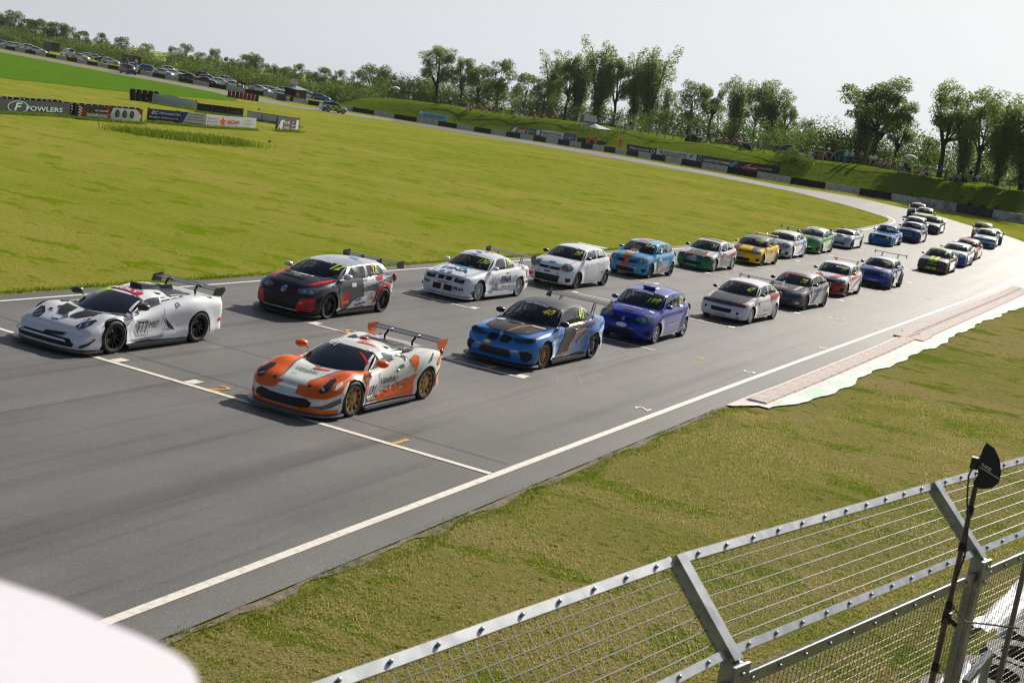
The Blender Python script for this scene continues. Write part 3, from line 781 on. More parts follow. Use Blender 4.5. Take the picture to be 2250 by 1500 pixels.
 def wheels(s, parent, rim, style=10, twin=False, rr=.72, rear=None, steer=0.0):
  P = s.P
  for i, yw in enumerate(s.ya):
   for sg_ in (1, -1):
    rc, st_, tw_ = (rim, style, twin) if i == 0 or rear is None else rear
    tm, wm = make_wheel(P['wr'], P['tw'], rc, st_, rr, tw_)
    o = put('wheel', wm, parent, loc=(sg_ * (s.W - P['tw'] / 2 - .012 + P['trk'] + (P['flare'] * .8 if P['flare'] > .03 else 0)), yw - s.y0, P['wr']), rot=(radians((i * 37 + 11) % 360), 0, (0 if sg_ > 0 else pi) + (steer if i == 0 else 0)))
    put('tyre', tm, o)
 def bvh(s):
  if not hasattr(s, '_b'): s._b = BVHTree.FromPolygons([Vector(v) for v in s.decv], s.decf)
  return s._b
 def plane(s, kind):
  """origin, right, up, ray direction"""
  if kind == 'L': return Vector((3, 0, 0)), Vector((0, 1, 0)), Vector((0, 0, 1)), Vector((-1, 0, 0))
  if kind == 'R': return Vector((-3, 0, 0)), Vector((0, -1, 0)), Vector((0, 0, 1)), Vector((1, 0, 0))
  if kind == 'F': return Vector((0, -3, 0)), Vector((1, 0, 0)), Vector((0, 0, 1)), Vector((0, 1, 0))
  if kind == 'T': return Vector((0, 0, 4)), Vector((1, 0, 0)), Vector((0, 1, 0)), Vector((0, 0, -1))
  if kind == 'C':                                    # front corner seen at 45 degrees from the left side of the car
   r = Vector((1, 1, 0)).normalized(); d = Vector((-1, 1, 0)).normalized(); return Vector((3, -3, 0)), r, Vector((0, 0, 1)), d
  if kind == 'D':
   r = Vector((1, -1, 0)).normalized(); d = Vector((1, 1, 0)).normalized(); return Vector((-3, -3, 0)), r, Vector((0, 0, 1)), d
  if kind == 'B': return Vector((0, 9, 0)), Vector((-1, 0, 0)), Vector((0, 0, 1)), Vector((0, -1, 0))
 def project(s, kind, vs, fs, off, name, m, parent, cut=.06, maxd=None, smooth=True):
  O, r, u, d = s.plane(kind); bv = s.bvh()
  bm = bmesh.new(); bv_ = [bm.verts.new((a, b, 0)) for a, b in vs]
  for f in fs:
   try: bm.faces.new([bv_[i] for i in f])
   except ValueError: pass
  bmesh.ops.triangulate(bm, faces=[f for f in bm.faces if len(f.verts) > 4])
  if cut:
   for ax in (0, 1):
    lo = min(v.co[ax] for v in bm.verts); hi = max(v.co[ax] for v in bm.verts); p = math.ceil(lo / cut) * cut
    while p < hi:
     co = [0, 0, 0]; co[ax] = p; no = [0, 0, 0]; no[ax] = 1
     bmesh.ops.bisect_plane(bm, geom=bm.verts[:] + bm.edges[:] + bm.faces[:], plane_co=co, plane_no=no, dist=1e-5); p += cut
  dead = []
  lim = maxd if maxd else {'L': 2.75, 'R': 2.75, 'F': 5.6, 'T': 4, 'C': 5.2, 'D': 5.2, 'B': 9}[kind]
  for v in bm.verts:
   o = O + r * v.co.x + u * v.co.y; h = bv.ray_cast(o, d)
   if h[0] is None or h[3] > lim: dead.append(v); continue
   nn = h[1]
   if nn.dot(d) > 0: nn = -nn
   v.co = h[0] + nn * (off * .8 + .006) - d * off * .6
  bmesh.ops.delete(bm, geom=dead, context='VERTS')
  me = bpy.data.meshes.new(name); bm.to_mesh(me); bm.free(); me.materials.append(m)
  if not len(me.polygons): return None
  if smooth: me.polygons.foreach_set('use_smooth', [True] * len(me.polygons))
  return s.reg(me, parent, name)
 def text(s, kind, txt, a, b, hgt, m, parent, name='lettering', wd=None, off=.004, bold=.02, shear=0.0, rot=0.0, cut=.12, label=None, spc=1.0):
  v, f, tw, th = text_mesh(txt, bold, shear, spc); sy = hgt / (.72 if wd is None and th < .5 else th); sx = sy if wd is None else wd / tw
  P = []
  for x, y in v:
   x *= sx; y *= sy; P.append((a + x * cos(rot) - y * sin(rot), b + x * sin(rot) + y * cos(rot)))
  return s.project(kind, P, f, off, name, m, parent, cut)
 def poly(s, kind, pts, m, parent, name='stripe', off=.003, mirror=False, cut=.06, maxd=None):
  k2 = {'L': 'R', 'C': 'D', 'F': 'F', 'T': 'T'}
  o = s.project(kind, pts, [tuple(range(len(pts)))], off, name, m, parent, cut, maxd)
  if mirror: s.project(k2[kind], [(-a, b) for a, b in pts], [tuple(range(len(pts)))], off, name, m, parent, cut, maxd)
  return o
 def disc(s, kind, a, b, ra, rb, m, parent, name='badge', off=.004, mirror=False, n=18, cut=.12):
  return s.poly(kind, [(a + ra * cos(2 * pi * i / n), b + rb * sin(2 * pi * i / n)) for i in range(n)], m, parent, name, off, mirror, cut)
 def gap(s, kind, pts, parent, name='panel_gap', wd=.010, m=None, mirror=True, off=.002):
  """thin dark shut line following a polyline"""
  L = offset(pts, wd / 2); R = offset(pts, -wd / 2); n = len(pts)
  v = L + R; f = [(i, i + 1, n + i + 1, n + i) for i in range(n - 1)]
  s.project(kind, v, f, off, name, m or M_BLK, parent, .12)
  if mirror:
   k2 = {'L': 'R', 'C': 'D', 'F': 'F', 'T': 'T'}[kind]; s.project(k2, [(-a, b) for a, b in v], f, off, name, m or M_BLK, parent, .12)
 def mirror_pair(s, parent, m, y=None, z=None, size=1.0, arm=M_BLK, dx=0.0):
  P = s.P; y = y or P['cy'] + P['cb'] + .16; X = s.beltx(y); z = z or stab(P['ring'], y) + .10
  for sg_ in (1, -1):
   mb = MB(); xx = X + .11 + dx; mb.lathe([(.01, -.075), (.052, -.07), (.068, -.03), (.07, .02), (.066, .05), (.001, .045)], 12, 0, 'Y')
   mb.xf(Matrix.Translation((sg_ * xx, y, z)) @ Matrix.Diagonal((1.5 * size, 1 * size, .95 * size, 1)))
   mb.tube([(sg_ * (X - .03), y + .03, z - .07), (sg_ * (X + .05 + dx), y + .01, z - .03)], .018, 5, 1)
   s.out(mb, 'door_mirror', [m, arm], parent, 60)
 def splitter(s, parent, m=None, out_=.10, z=.10, th=.02, w=1.0):
  P = s.P; mb = MB(); n = len([1 for r in s.ring if r[1] < P['fo'] - P['R']]); T = []; 
  for i in range(n):
   x, y, nx, ny = s.ring[i]; T.append(((x + out_ * .5 * nx) * w, y + out_ * ny))
  T.append((T[-1][0], P['fo'] - P['R'])); pts = [(-x, y) for x, y in T[::-1]] + T
  v = [(x, y, z) for x, y in pts] + [(x, y, z + th) for x, y in pts] + [(x * .8, y + .25, z + .05 + th) for x, y in pts]; k = len(pts)
  f = [(i, i + 1, k + i + 1, k + i) for i in range(k - 1)] + [(k + i, k + i + 1, 2 * k + i + 1, 2 * k + i) for i in range(k - 1)]
  f += [(i, k - 1 - i, k - 2 - i, i + 1) for i in range(k // 2 - 1)] + [(k + i, k + i + 1, 2 * k - 2 - i, 2 * k - 1 - i) for i in range(k // 2 - 1)]
  mb.add(v, f); s.out(mb, 'splitter', m or M_BLK, parent)
 def skirt(s, parent, m=None, z=.10, h=.08, d=.05):
  P = s.P
  for sg_ in (1, -1):
   mb = MB(); mb.box((sg_ * (s.W - .05 + d / 2 - .02), s.y0, z + h / 2), (d + .06, P['wb'] - 2 * P['R'] - .08, h)); s.out(mb, 'side_skirt', m or M_BLK, parent)
 def wing(s, parent, y, z, span=.8, chord=.26, m=None, end=None, eh=.16, up='strut', ux=.45, uz=None, uy=None, th=.035, arch=0.0, tilt=.12, endpts=None):
  m = m or M_BLKG; mb = MB(); n = 12; sec = [(0, 0), (.25, -.6), (.6, -.7), (1, -.1), (1, .15), (.6, .0), (.25, .35), (0, .3)]
  o = 0; V = []
  for i in range(n + 1):
   x = -span + 2 * span * i / n; dz = -arch * (1 - (x / span) ** 2)
   for a, b in sec: V.append((x, y + a * chord, z + b * th + a * chord * tilt + dz))
  k = len(sec); F = [(i * k + j, i * k + (j + 1) % k, (i + 1) * k + (j + 1) % k, (i + 1) * k + j) for i in range(n) for j in range(k)]
  mb.add(V, F); w_ = s.out(mb, 'rear_wing', m, parent, 40)
  for sg_ in (1, -1):
   e = MB(); ep = endpts or [(-.04, -eh * .65), (chord * 1.0, -eh * .7), (chord * 1.15, eh * .4), (-.04, eh * .35)]; k2 = len(ep)
   v = [(sg_ * (span + dx), y + a, z + b) for dx in (0, .012) for a, b in ep]
   e.add(v, [tuple(range(k2)), tuple(range(2 * k2 - 1, k2 - 1, -1))] + [(i, (i + 1) % k2, k2 + (i + 1) % k2, k2 + i) for i in range(k2)])
   me = e.mesh('wing_endplate', end or m); me.transform(Matrix.Translation((0, -s.y0, 0))); put('wing_endplate', me, w_)
   uu = MB(); bz = uz if uz is not None else s.deckz(ux, y); by_ = uy if uy is not None else y + .02
   if up == 'swan': uu.tube([(sg_ * ux, by_, bz - .02), (sg_ * ux, by_ - .05, bz + (z - bz) * .6), (sg_ * ux, y - .04, z + .035), (sg_ * ux, y + .10, z + .04)], [.022, .026, .026, .02], 6)
   elif up == 'lattice':
    for q in (-.10, .10): uu.tube([(sg_ * ux, by_ + q, bz - .02), (sg_ * ux, y + .1 + q * .5, z - .02)], .010, 5)
    for a_, b_ in ((0, .5), (.5, 1)): uu.tube([(sg_ * ux, by_ - .10 + .10 * a_, bz + (z - bz) * a_), (sg_ * ux, by_ + .10 - .05 * b_, bz + (z - bz) * b_)], .007, 4)
   else: uu.beam((sg_ * ux, by_, bz - .02), (sg_ * ux, y + .09, z - .01), .16, .012, 0, up=(1, 0, 0))
   me = uu.mesh('wing_upright', M_BLK, 60); me.transform(Matrix.Translation((0, -s.y0, 0))); put('wing_upright', me, w_)
  return w_
def car_root(name, label, cat, group, near_px, rear_px, C, fn=None, contact=.0):
 """place a car from the ground points of its near-side front and rear tyres"""
 a = Vector(G(*near_px)); b = Vector(G(*rear_px)); d = (b - a); 
 if d.length < 1: d = Vector((0, 1))
 d.normalize(); return place_car(name, label, cat, group, a, d, C)
def place_car(name, label, cat, group, a, d, C, shift=0.0):
 wx = C.W - .03 + C.P['trk'] + (C.P['flare'] * .8 if C.P['flare'] > .03 else 0)
 c = Vector((a[0], a[1])) + Vector((d[0], d[1])) * (C.P['wb'] / 2) - Vector((d[1], -d[0])) * wx
 z0 = zt(c[0], c[1]) + .021; f = zt(c[0] - d[0], c[1] - d[1]); r = zt(c[0] + d[0], c[1] + d[1])
 o = empty(name, (c[0], c[1], z0), 0); o.rotation_euler = (math.atan2(r - f, 2), 0, math.atan2(d[1], d[0]) - pi / 2)
 return tag(o, label, cat, group)
def make_driver(C, root, helmet, suit, label, side=-1, lean=0.0):
 """seated driver: helmet, visor, torso with arms to the wheel"""
 P = C.P; z = stab(P['ring'], P['cy'] + .4); y = P['ry0'] + .45 + P.get('dy', 0); x = side * .36; zr = P['zr'][1][1]
 hz = min(zr - .20, z + .36)
 o = empty('person', root.location, 0); o.rotation_euler = root.rotation_euler; tag(o, label, 'person', 'drivers waiting in their cars')
 off = lambda mb: mb.xf(Matrix.Translation((0, -C.y0, 0)))
 b = MB(); b.tube([(x, y + .02, z - .40), (x, y, z - .12), (x, y - .01, z + .08), (x, y - .02, hz - .14)], [.17, .19, .17, .06], 10)
 for sg_ in (1, -1):
  b.tube([(x + sg_ * .18, y, z + .07), (x + sg_ * .24, y - .20, z - .10), (x + sg_ * .15, y - .46, z + .03)], [.06, .05, .036], 7); b.ball((x + sg_ * .15, y - .48, z + .04), .042, 6, 4, 0)
 off(b).build('torso', suit, o, 60)
 h = MB(); h.ball((x, y - .03, hz), (.125, .15, .14), 14, 10); he = off(h).build('helmet', helmet, o, 180)
 v = MB(); v.ball((x, y - .055, hz + .005), (.112, .135, .055), 12, 6); off(v).build('visor', M_BLKG, he, 180)
 return o
# ================================================================== GRID CARS
GRP = 'racing cars lined up on the grid'
def car_basic(C, root, paintm, roofm=None, glass=None, **k):
 body = C.body(root, [paintm, M_INT]); C.cabin(root, roofm or paintm, strip=k.get('strip'), sglass=k.get('sglass'), glass=glass, rglass=k.get('rglass'), sglass2=k.get('sglass2')); C.under(root)
 return body
def light(C, root, pts, m=None, bulbs=(), kind='C', mirror=True, off=.010, name='headlight'):
 """pts in the 45 degree corner plane: (a, z)"""
 k2 = {'C': 'D', 'F': 'F'}[kind]
 for kk, sg_ in ((kind, 1), (k2, -1)):
  o = C.project(kk, [(sg_ * a, b) for a, b in pts], [tuple(range(len(pts)))], off, name, m or M_LENS, root, .05)
  if o is None: continue
  for a, b, r in bulbs:
   v = [(sg_ * (a + r * cos(2 * pi * i / 14)), b + r * sin(2 * pi * i / 14)) for i in range(14)]
   C.project(kk, v, [tuple(range(14))], off + .004, 'lamp_reflector', M_REFL, o, .1)
  if not mirror: break
def pf(x, y):                                             # front-corner plane coordinate of a body point
 return (x - y) / sqrt(2)
def cc(C, x, y):                                          # (x, y-from-nose) -> 'C' plane a coordinate (dot with (1,1)/sqrt2 from origin 3,-3)
 return ((x - 3) + (y + 3)) / sqrt(2)
def handle(C, root, y, z, m=None):
 for sg_ in (1, -1):
  X = C.beltx(y); X = max(X, C.W - .03); mb = MB(); mb.box((sg_ * (X + .004), y, z), (.03, .16, .026)); C.out(mb, 'door_handle', m or M_BLKG, root)
def pins(C, root, L):
 for x, y in L: C.disc('T', x, y, .035, .022, M_SIL, root, 'bonnet_pin', .006, True, 10)
# ---------------------------------------------------------------- blue and black saloon, number 40
M3 = dict(L=4.62, W=1.88, wb=2.81, fo=.86, wr=.335, tw=.28, R=.375, sill=.18, fbot=.15, rbot=.26, flare=.030, fw=.16, Lcf=.46, nf=2.9, Lcr=.5, nr=3,
 ring=[(0, .64), (.2, .72), (.6, .80), (1.2, .87), (1.55, .93), (2.6, .97), (3.6, 1.02), (4.2, 1.04), (4.62, 1.02)],
 crown=[(0, .015), (.25, .05), (.9, .085), (1.4, .05), (3.6, .03), (4.62, .05)],
 plan=[(0, .98), (.86, 1.0), (1.7, .97), (2.8, .965), (3.67, 1.0), (4.62, .93)],
 fp=[(0, .05), (.15, .01), (.32, 0), (.6, .01), (.72, .03), (.86, .07), (1, .17)],
 sp=[(0, .05), (.08, .02), (.3, 0), (.5, .03), (.64, .0), (.76, .015), (.9, .045), (1, .10)],
 cy=1.28, cb=.30, ry0=2.00, ry1=3.42, by=4.08, rcy=.10, rw=[(0, .62), (.5, .645), (1, .59)], zr=[(0, 1.375), (.3, 1.425), (.6, 1.43), (1, 1.37)], drop=.075, wsf=[(1.4, .95), (3.2, .94), (4.1, .84)],
 sb=[('p', 1.74, 2.22, 5), ('g', 2.58, 2.66, 8), ('p', 2.66, 2.72, 1), ('g', 3.32, 3.14, 8), ('p', 3.36, 3.18, 1), ('g', 3.72, 3.32, 4), ('p', None, None, 3)])
def build_m3():
 C = Car(M3); blue = paint('m3_blue', rgb(36, 116, 196), .26, 0, 1.0); blk = mat('satin_black', (.016, .017, .020, 1), .36, coat=.1, spec=.35)
 root = car_root('racing_car', 'blue and black race saloon number 40 with tall black rear wing and gold front wheels', 'racing car', GRP, (1190, 812), (1302, 787.2), C)
 car_basic(C, root, blue, blk, strip=mat('strip_black', (.012, .013, .016, 1), .25, coat=.5)); C.interior(root, -1)
 C.wheels(root, M_GOLD, 14, rear=(M_BLKG, 5, True), rr=.74)
 Z_ = M_BLK
 # bonnet in satin black
 C.poly('T', [(-.60, .50), (-.35, .34), (0, .28), (.35, .34), (.60, .50), (.66, .80), (.70, 1.15), (.74, 1.50), (.40, 1.31), (0, 1.25), (-.40, 1.31), (-.74, 1.50), (-.70, 1.15), (-.66, .80)], blk, root, 'bonnet_panel')
 C.poly('T', [(.06, .34), (.14, .38), (.36, 1.28), (.48, 1.32), (.36, 1.34), (.26, 1.30)], mat('copper', rgb(190, 120, 70), .35, .4), root, 'stripe', .005)
 C.gap('T', [(-.68, 1.4), (-.66, .8), (-.60, .48), (-.35, .32), (0, .26), (.35, .32), (.60, .48), (.66, .8), (.68, 1.4)], root, mirror=False)
 m = MB(); m.ball((0, 0, 0), (.24, .18, .035), 14, 6); 
 m.xf(Matrix.Translation((-.10, 1.12, C.deckz(.1, 1.12)))); C.out(m, 'bonnet_bulge', blk, root, 60)
 # twin kidney grille
 for sg_ in (1, -1):
  C.poly('F', [(sg_ * .03, .60), (sg_ * .05, .70), (sg_ * .12, .725), (sg_ * .30, .695), (sg_ * .33, .64), (sg_ * .28, .575), (sg_ * .10, .565)], M_GRILLE, root, 'grille', .006)
  for k in range(6):
   a = sg_ * (.07 + .04 * k); C.poly('F', [(a, .58), (a + .010, .58), (a + .010, .71), (a, .71)], M_BLKG, root, 'grille_bar', .012)
 C.poly('F', [(-.36, .42), (.36, .42), (.46, .30), (.40, .25), (-.40, .25), (-.46, .30)], M_GRILLE, root, 'lower_intake', .005)
 for kk, sg_ in (('C', 1), ('D', -1)):
  C.poly(kk, [(sg_ * a, b) for a, b in [(.48, .44), (.66, .46), (.80, .41), (.82, .29), (.70, .22), (.56, .24)]], M_GRILLE, root, 'corner_intake', .005)
 light(C, root, [(.37, .67), (.54, .705), (.74, .75), (.90, .785), (.88, .715), (.70, .65), (.46, .615)], M_LENSD)
 C.disc('F', 0, .735, .04, .04, M_WHT, root, 'emblem', .012); C.disc('F', 0, .735, .028, .028, M_CYAN, root, 'emblem', .015)
 C.disc('F', -.24, .51, .10, .035, M_YELL, root, 'sponsor_badge', .006)
 C.splitter(root, M_BLK, .13, .09); C.skirt(root, M_BLK)
 # side livery: black slash with copper line
 C.poly('L', [(1.50, .20), (1.98, .20), (2.55, .84), (3.55, .90), (3.70, 1.0), (1.98, .93), (1.94, .86)], blk, root, 'side_livery', mirror=True)
 cop = MATS['copper']
 C.poly('L', [(1.98, .20), (2.08, .20), (2.62, .74), (3.06, .80), (3.02, .86), (2.55, .80)], cop, root, 'stripe', .005, mirror=True)
 C.poly('L', [(2.68, .48), (2.78, .52), (3.10, .72), (3.14, .78), (3.04, .76), (2.70, .56)], cop, root, 'stripe', .005, mirror=True)
 C.poly('L', [(2.10, .925), (3.1, .965), (3.1, 1.0), (2.10, .965)], cop, root, 'stripe', .005)
 C.text('L', 'Footprint', 1.95, .30, .075, M_WHT, root, 'sponsor_lettering', off=.007)
 C.disc('T', -.58, 1.20, .13, .08, M_WHT, root, 'sponsor_badge', .006); C.poly('T', [(.30, 1.20), (.66, 1.28), (.66, 1.20), (.36, 1.12)], M_WHT, root, 'sponsor_badge', .008)
 for p in ([(1.62, .25), (1.60, .55), (1.72, .88)], [(2.66, .25), (2.68, .93)], [(3.36, .62), (3.42, .95)]): C.gap('L', p, root)
 C.gap('L', [(1.62, .25), (3.1, .25)], root)
 for y_ in (2.50, 3.26): 
  handle(C, root, y_, .865)
 C.mirror_pair(root, M_BLKG, size=1.15); pins(C, root, [(.50, .60)])
 C.text('L', '40', 3.00, 1.18, .24, M_LIME, root, 'race_number', off=.008, shear=.0)
 C.text('T', 'PRO TRAILERS', -.02, 1.94, .055, M_WHT, root, 'sponsor_lettering', off=.007, wd=.62)
 C.text('F', '40', .40, 1.23, .12, M_YELL, root, 'race_number', off=.008, wd=.26, shear=.2)
 C.poly('T', [(-.34, 1.97), (.34, 1.97), (.34, 1.995), (-.34, 1.995)], mat('royal_blue', rgb(40, 70, 190), .4), root, 'sponsor_badge', .006)
 C.wing(root, 4.22, 1.36, .90, .28, M_BLKG, M_BLKG, .22, 'lattice', .50, 1.05, 4.20, endpts=[(-.05, -.08), (.25, -.14), (.32, .02), (.22, .16)])
 for k in range(3): C.poly('L', [(4.30 + .07 * k, .35), (4.33 + .07 * k, .35), (4.33 + .07 * k, .75), (4.30 + .07 * k, .72)], M_BLK, root, 'vent', .004)
 mb = MB(); mb.tube([C.wsP(-.25, .0), C.wsP(.12, .06), C.wsP(.55, .05)], .012, 4); C.out(mb, 'wiper', M_BLK, root)
 make_driver(C, root, M_WHT, mat('race_suit_dark', (.03, .03, .04, 1), .8), 'driver in a white helmet seated in the blue and black saloon number 40')
 return C, root
build_m3()

def num(C, root, txt, wx=.42, wz=None, m=None, side=True, qy=None, qz=None, h=.13, sh=.22, wcol=None):
 """race number on the windscreen corner and on the rear side glass"""
 P = C.P; wz = wz or P['zr'][0][1] - .17
 C.text('F', txt, wx, wz, h, wcol or m or M_LIME, root, 'race_number', off=.008, wd=.10 * len(txt) + .03, shear=sh, bold=.03)
 if side:
  g_ = [x for x in C.segs if x[0] == 'g'][-1 if len([x for x in C.segs if x[0] == 'g']) < 3 else 1]
  y = qy or (g_[1] + g_[2] + g_[3] + g_[4]) / 4; z = qz or stab(P['ring'], y) + .20
  for k in ('L', 'R'): C.text(k, txt, y if k == 'L' else -y, z, .20, m or M_LIME, root, 'race_number', off=.008, wd=.10 * len(txt) + .02, bold=.03)
def wiper(C, root):
 mb = MB(); mb.tube([C.wsP(-.55, .0), C.wsP(-.2, .07), C.wsP(.15, .05)], .010, 4); C.out(mb, 'wiper', M_BLK, root)
 mb = MB(); mb.tube([C.wsP(.05, .0), C.wsP(.35, .07), C.wsP(.68, .05)], .010, 4); C.out(mb, 'wiper', M_BLK, root)
def doors(C, root, y0, y1, z0=.24, hz=None, hy=None, hm=None, two=False):
 zt0 = stab(C.P['ring'], y0) - .03; zt1 = stab(C.P['ring'], y1) - .03
 C.gap('L', [(y0, z0 + .05), (y0 - .02, .55), (y0 + .02, zt0)], root); C.gap('L', [(y1, z0), (y1 + .03, .6), (y1 + .04, zt1)], root); C.gap('L', [(y0, z0), (y1, z0)], root)
 handle(C, root, hy or y1 - .14, hz or zt1 - .13, hm)
def bonnet_gap(C, root, w=.62):
 cy = C.P['cy'] + C.P['cb'] - .1; C.gap('T', [(-w * 1.02, cy), (-w, .6), (-w * .85, .26), (-w * .45, .16), (0, .13), (w * .45, .16), (w * .85, .26), (w, .6), (w * 1.02, cy)], root, mirror=False, wd=.012)
def bonnet_poly(C, w0=.55, w1=.62, y0=.22, y1=None, x0=None):
 y1 = y1 or C.P['cy']; cb = C.P['cb']
 return [(-w0 * .95, y0 + .14), (-w0 * .5, y0 + .03), (0, y0), (w0 * .5, y0 + .03), (w0 * .95, y0 + .14), (w1, .65), (w1 + .01, y1 + cb * .45), (w1 * .5, y1 + .05), (0, y1 - .02), (-w1 * .5, y1 + .05), (-w1 - .01, y1 + cb * .45), (-w1, .65)]
# ---------------------------------------------------------------- white supercar, number 777
LAM = dict(L=4.55, W=1.98, wb=2.62, fo=.98, wr=.338, tw=.30, R=.372, sill=.15, fbot=.12, rbot=.24, flare=.012, fw=.10, Lcf=.50, nf=2.9, Lcr=.32, nr=4,
 ring=[(0, .34), (.3, .47), (.7, .63), (1.0, .70), (1.5, .70), (2.1, .78), (2.7, .90), (3.4, .96), (4.1, .95), (4.55, .90)],
 crown=[(0, .01), (.4, .02), (.8, .0), (1.3, .03), (1.7, .06), (3.4, .02), (4.55, .02)], bumps=[(.72, 1.0, .20, .42, .05), (.78, 3.5, .22, .5, .03)],
 plan=[(0, .96), (.98, 1), (1.8, .93), (2.6, .95), (3.5, 1.0), (4.55, .95)],
 fp=[(0, .03), (.2, .0), (.5, .03), (.75, .10), (1, .22)], rp=[(0, .12), (.3, .04), (.6, 0), (1, .06)],
 sp=[(0, .03), (.12, .0), (.4, .03), (.62, .02), (.78, .02), (.9, .05), (1, .13)],
 cy=1.10, cb=.52, ry0=2.06, rcb=.14, ry1=2.92, by=3.95, rcy=.2, rw=[(0, .56), (1, .56)], rrc=.10, zr=[(0, 1.04), (.4, 1.085), (1, 1.06)], drop=.07,
 wsf=[(1.2, .93), (2.0, .88), (2.8, .80), (3.9, .6)], sb=[('p', 1.74, 2.24, 2), ('g', 2.56, 2.62, 8), ('p', 2.62, 2.66, 1), ('g', 2.96, 2.76, 3), ('p', None, None, 6)], wsv=(.03, .83, .97))
def build_lambo():
 C = Car(LAM); white = paint('super_white', rgb(236, 238, 242), .22, 0, 1.0)
 root = car_root('racing_car', 'low white supercar number 777 with black rear wing, leading the far row', 'racing car', GRP, (247, 779), (437, 752.8), C)
 iri = mat('tinted_screen', (.035, .045, .07, 1), .07, coat=1, noise=(1.6, (.05, .03, .07), .4, .65)); tg = glass_mat('blue_violet_glass', (.16, .20, .30, 1), .13)
 car_basic(C, root, white, white, glass=tg, rglass=M_BLK, sglass=glass_mat('violet_side_glass', (.28, .22, .32, 1), .16), sglass2=M_BLK); C.interior(root, 1, True)
 C.wheels(root, M_BLKG, 10, rr=.70)
 C.splitter(root, M_CARB, .12, .07); C.skirt(root, M_CARB, .08, .06, .05)
 # bonnet duct
 C.poly('T', [(-.42, .84), (-.26, .64), (.26, .64), (.42, .84), (.52, 1.14), (.2, 1.07), (-.2, 1.07), (-.52, 1.14)], M_GRILLE, root, 'bonnet_duct', .006)
 mb = MB(); z = C.deckz(0, .8)
 mb.add([(-.07, .58, z - .06), (.07, .58, z - .06), (.10, 1.0, z + .07), (-.10, 1.0, z + .07), (0, .66, z + .02), (0, 1.0, z + .10)], [(0, 1, 4), (1, 2, 5, 4), (0, 4, 5, 3)]); C.out(mb, 'duct_divider', white, root)
 for sg_ in (1, -1):
  C.poly('T', [(sg_ * .62, 1.08), (sg_ * .80, 1.18), (sg_ * .84, 1.45), (sg_ * .72, 1.42), (sg_ * .64, 1.30)], M_BLK, root, 'wing_vent', .004)
  for k in range(4): C.poly('T', [(sg_ * .65, 1.14 + .07 * k), (sg_ * .81, 1.19 + .07 * k), (sg_ * .81, 1.205 + .07 * k), (sg_ * .65, 1.155 + .07 * k)], M_GREY, root, 'louvre', .012)
  C.disc('T', sg_ * .52, .70, .045, .035, M_BLK, root, 'bonnet_pin')
 light(C, root, [(.60, .51), (.72, .575), (.98, .66), (1.02, .65), (.86, .565), (.68, .485)], M_LENSD, off=.008)
 for kk, s_ in (('C', 1), ('D', -1)):
  for q in ([(.66, .50), (.70, .555), (.73, .56), (.70, .505)], [(.78, .54), (.84, .60), (.87, .605), (.82, .55)]): C.poly(kk, [(s_ * a, b) for a, b in q], M_REFL, root, 'running_light', .014)
 # front intakes and slats
 C.poly('F', [(-.60, .30), (.60, .30), (.74, .22), (.70, .17), (-.70, .17), (-.74, .22)], M_GRILLE, root, 'front_intake', .006)
 C.poly('F', [(-.56, .262), (.56, .262), (.60, .235), (-.60, .235)], white, root, 'intake_bar', .04); 
 C.poly('F', [(-.12, .33), (.38, .37), (.36, .32), (-.08, .29)], M_GRILLE, root, 'intake_slot', .010)
 for kk, s_ in (('C', 1), ('D', -1)): C.poly(kk, [(s_ * a, b) for a, b in [(.70, .17), (.86, .22), (1.0, .34), (.97, .36), (.84, .26), (.70, .21)]], M_BLK, root, 'dive_plane', .02)
 # side scoop and rear intake
 C.poly('L', [(2.50, .62), (2.62, .40), (2.86, .30), (2.74, .44)], M_GRILLE, root, 'side_intake', .004, mirror=True)
 C.poly('L', [(2.40, .20), (2.52, .34), (2.78, .36), (2.98, .24), (2.9, .19)], white, root, 'side_blade', .03, mirror=True)
 C.gap('L', [(1.50, .22), (1.46, .5), (1.60, .66)], root); C.gap('L', [(2.46, .60), (2.56, .45), (2.40, .24), (1.50, .22)], root); C.gap('L', [(2.46, .60), (2.50, .80)], root)
 C.disc('L', 2.90, .87, .05, .045, M_BLK, root, 'fuel_cap', .006)
 C.gap('L', [(1.66, .30), (2.02, .30), (2.02, .62), (1.66, .62), (1.66, .30)], root, 'number_frame', .012)
 for kk, s_ in (('L', 1), ('R', -1)):
  C.text(kk, '777', s_ * 1.84, .46, .27, M_BLK, root, 'race_number', off=.006, wd=.33, bold=.01)
  C.text(kk, 'ME', s_ * 2.16, .50, .13, M_BLK, root, 'lettering', off=.006, wd=.20, bold=0); C.text(kk, '7', s_ * (2.30 if s_ > 0 else 2.30), .52, .13, M_RED, root, 'lettering', off=.006, bold=0)
 C.text('L', 'MTEC4', 3.05, .99, .05, M_GREY, root, 'lettering', off=.006)
 C.poly('T', [(-.42, 2.16), (.42, 2.16), (.42, 2.36), (-.42, 2.36)], M_RED, root, 'sponsor_badge', .005); C.text('T', 'MOLY', 0, 2.26, .13, M_WHT, root, 'sponsor_lettering', off=.010, wd=.72, bold=.03)
 C.text('T', 'LIQUI', 0, 2.44, .10, M_NAVY, root, 'sponsor_lettering', off=.008, wd=.62, bold=.03)
 C.text('F', '777', -.36, .98, .10, M_LIME, root, 'race_number', off=.008, wd=.30, shear=.3); C.text('T', '777', .62, .93, .045, M_BLK, root, 'race_number', off=.006)
 C.disc('T', -.12, .42, .10, .035, M_NAVY, root, 'sponsor_badge', .005); C.text('T', 'CSCC', -.12, .42, .03, M_WHT, root, 'sponsor_lettering', off=.008)
 C.disc('L', 1.72, .75, .12, .04, M_NAVY, root, 'sponsor_badge', .006)
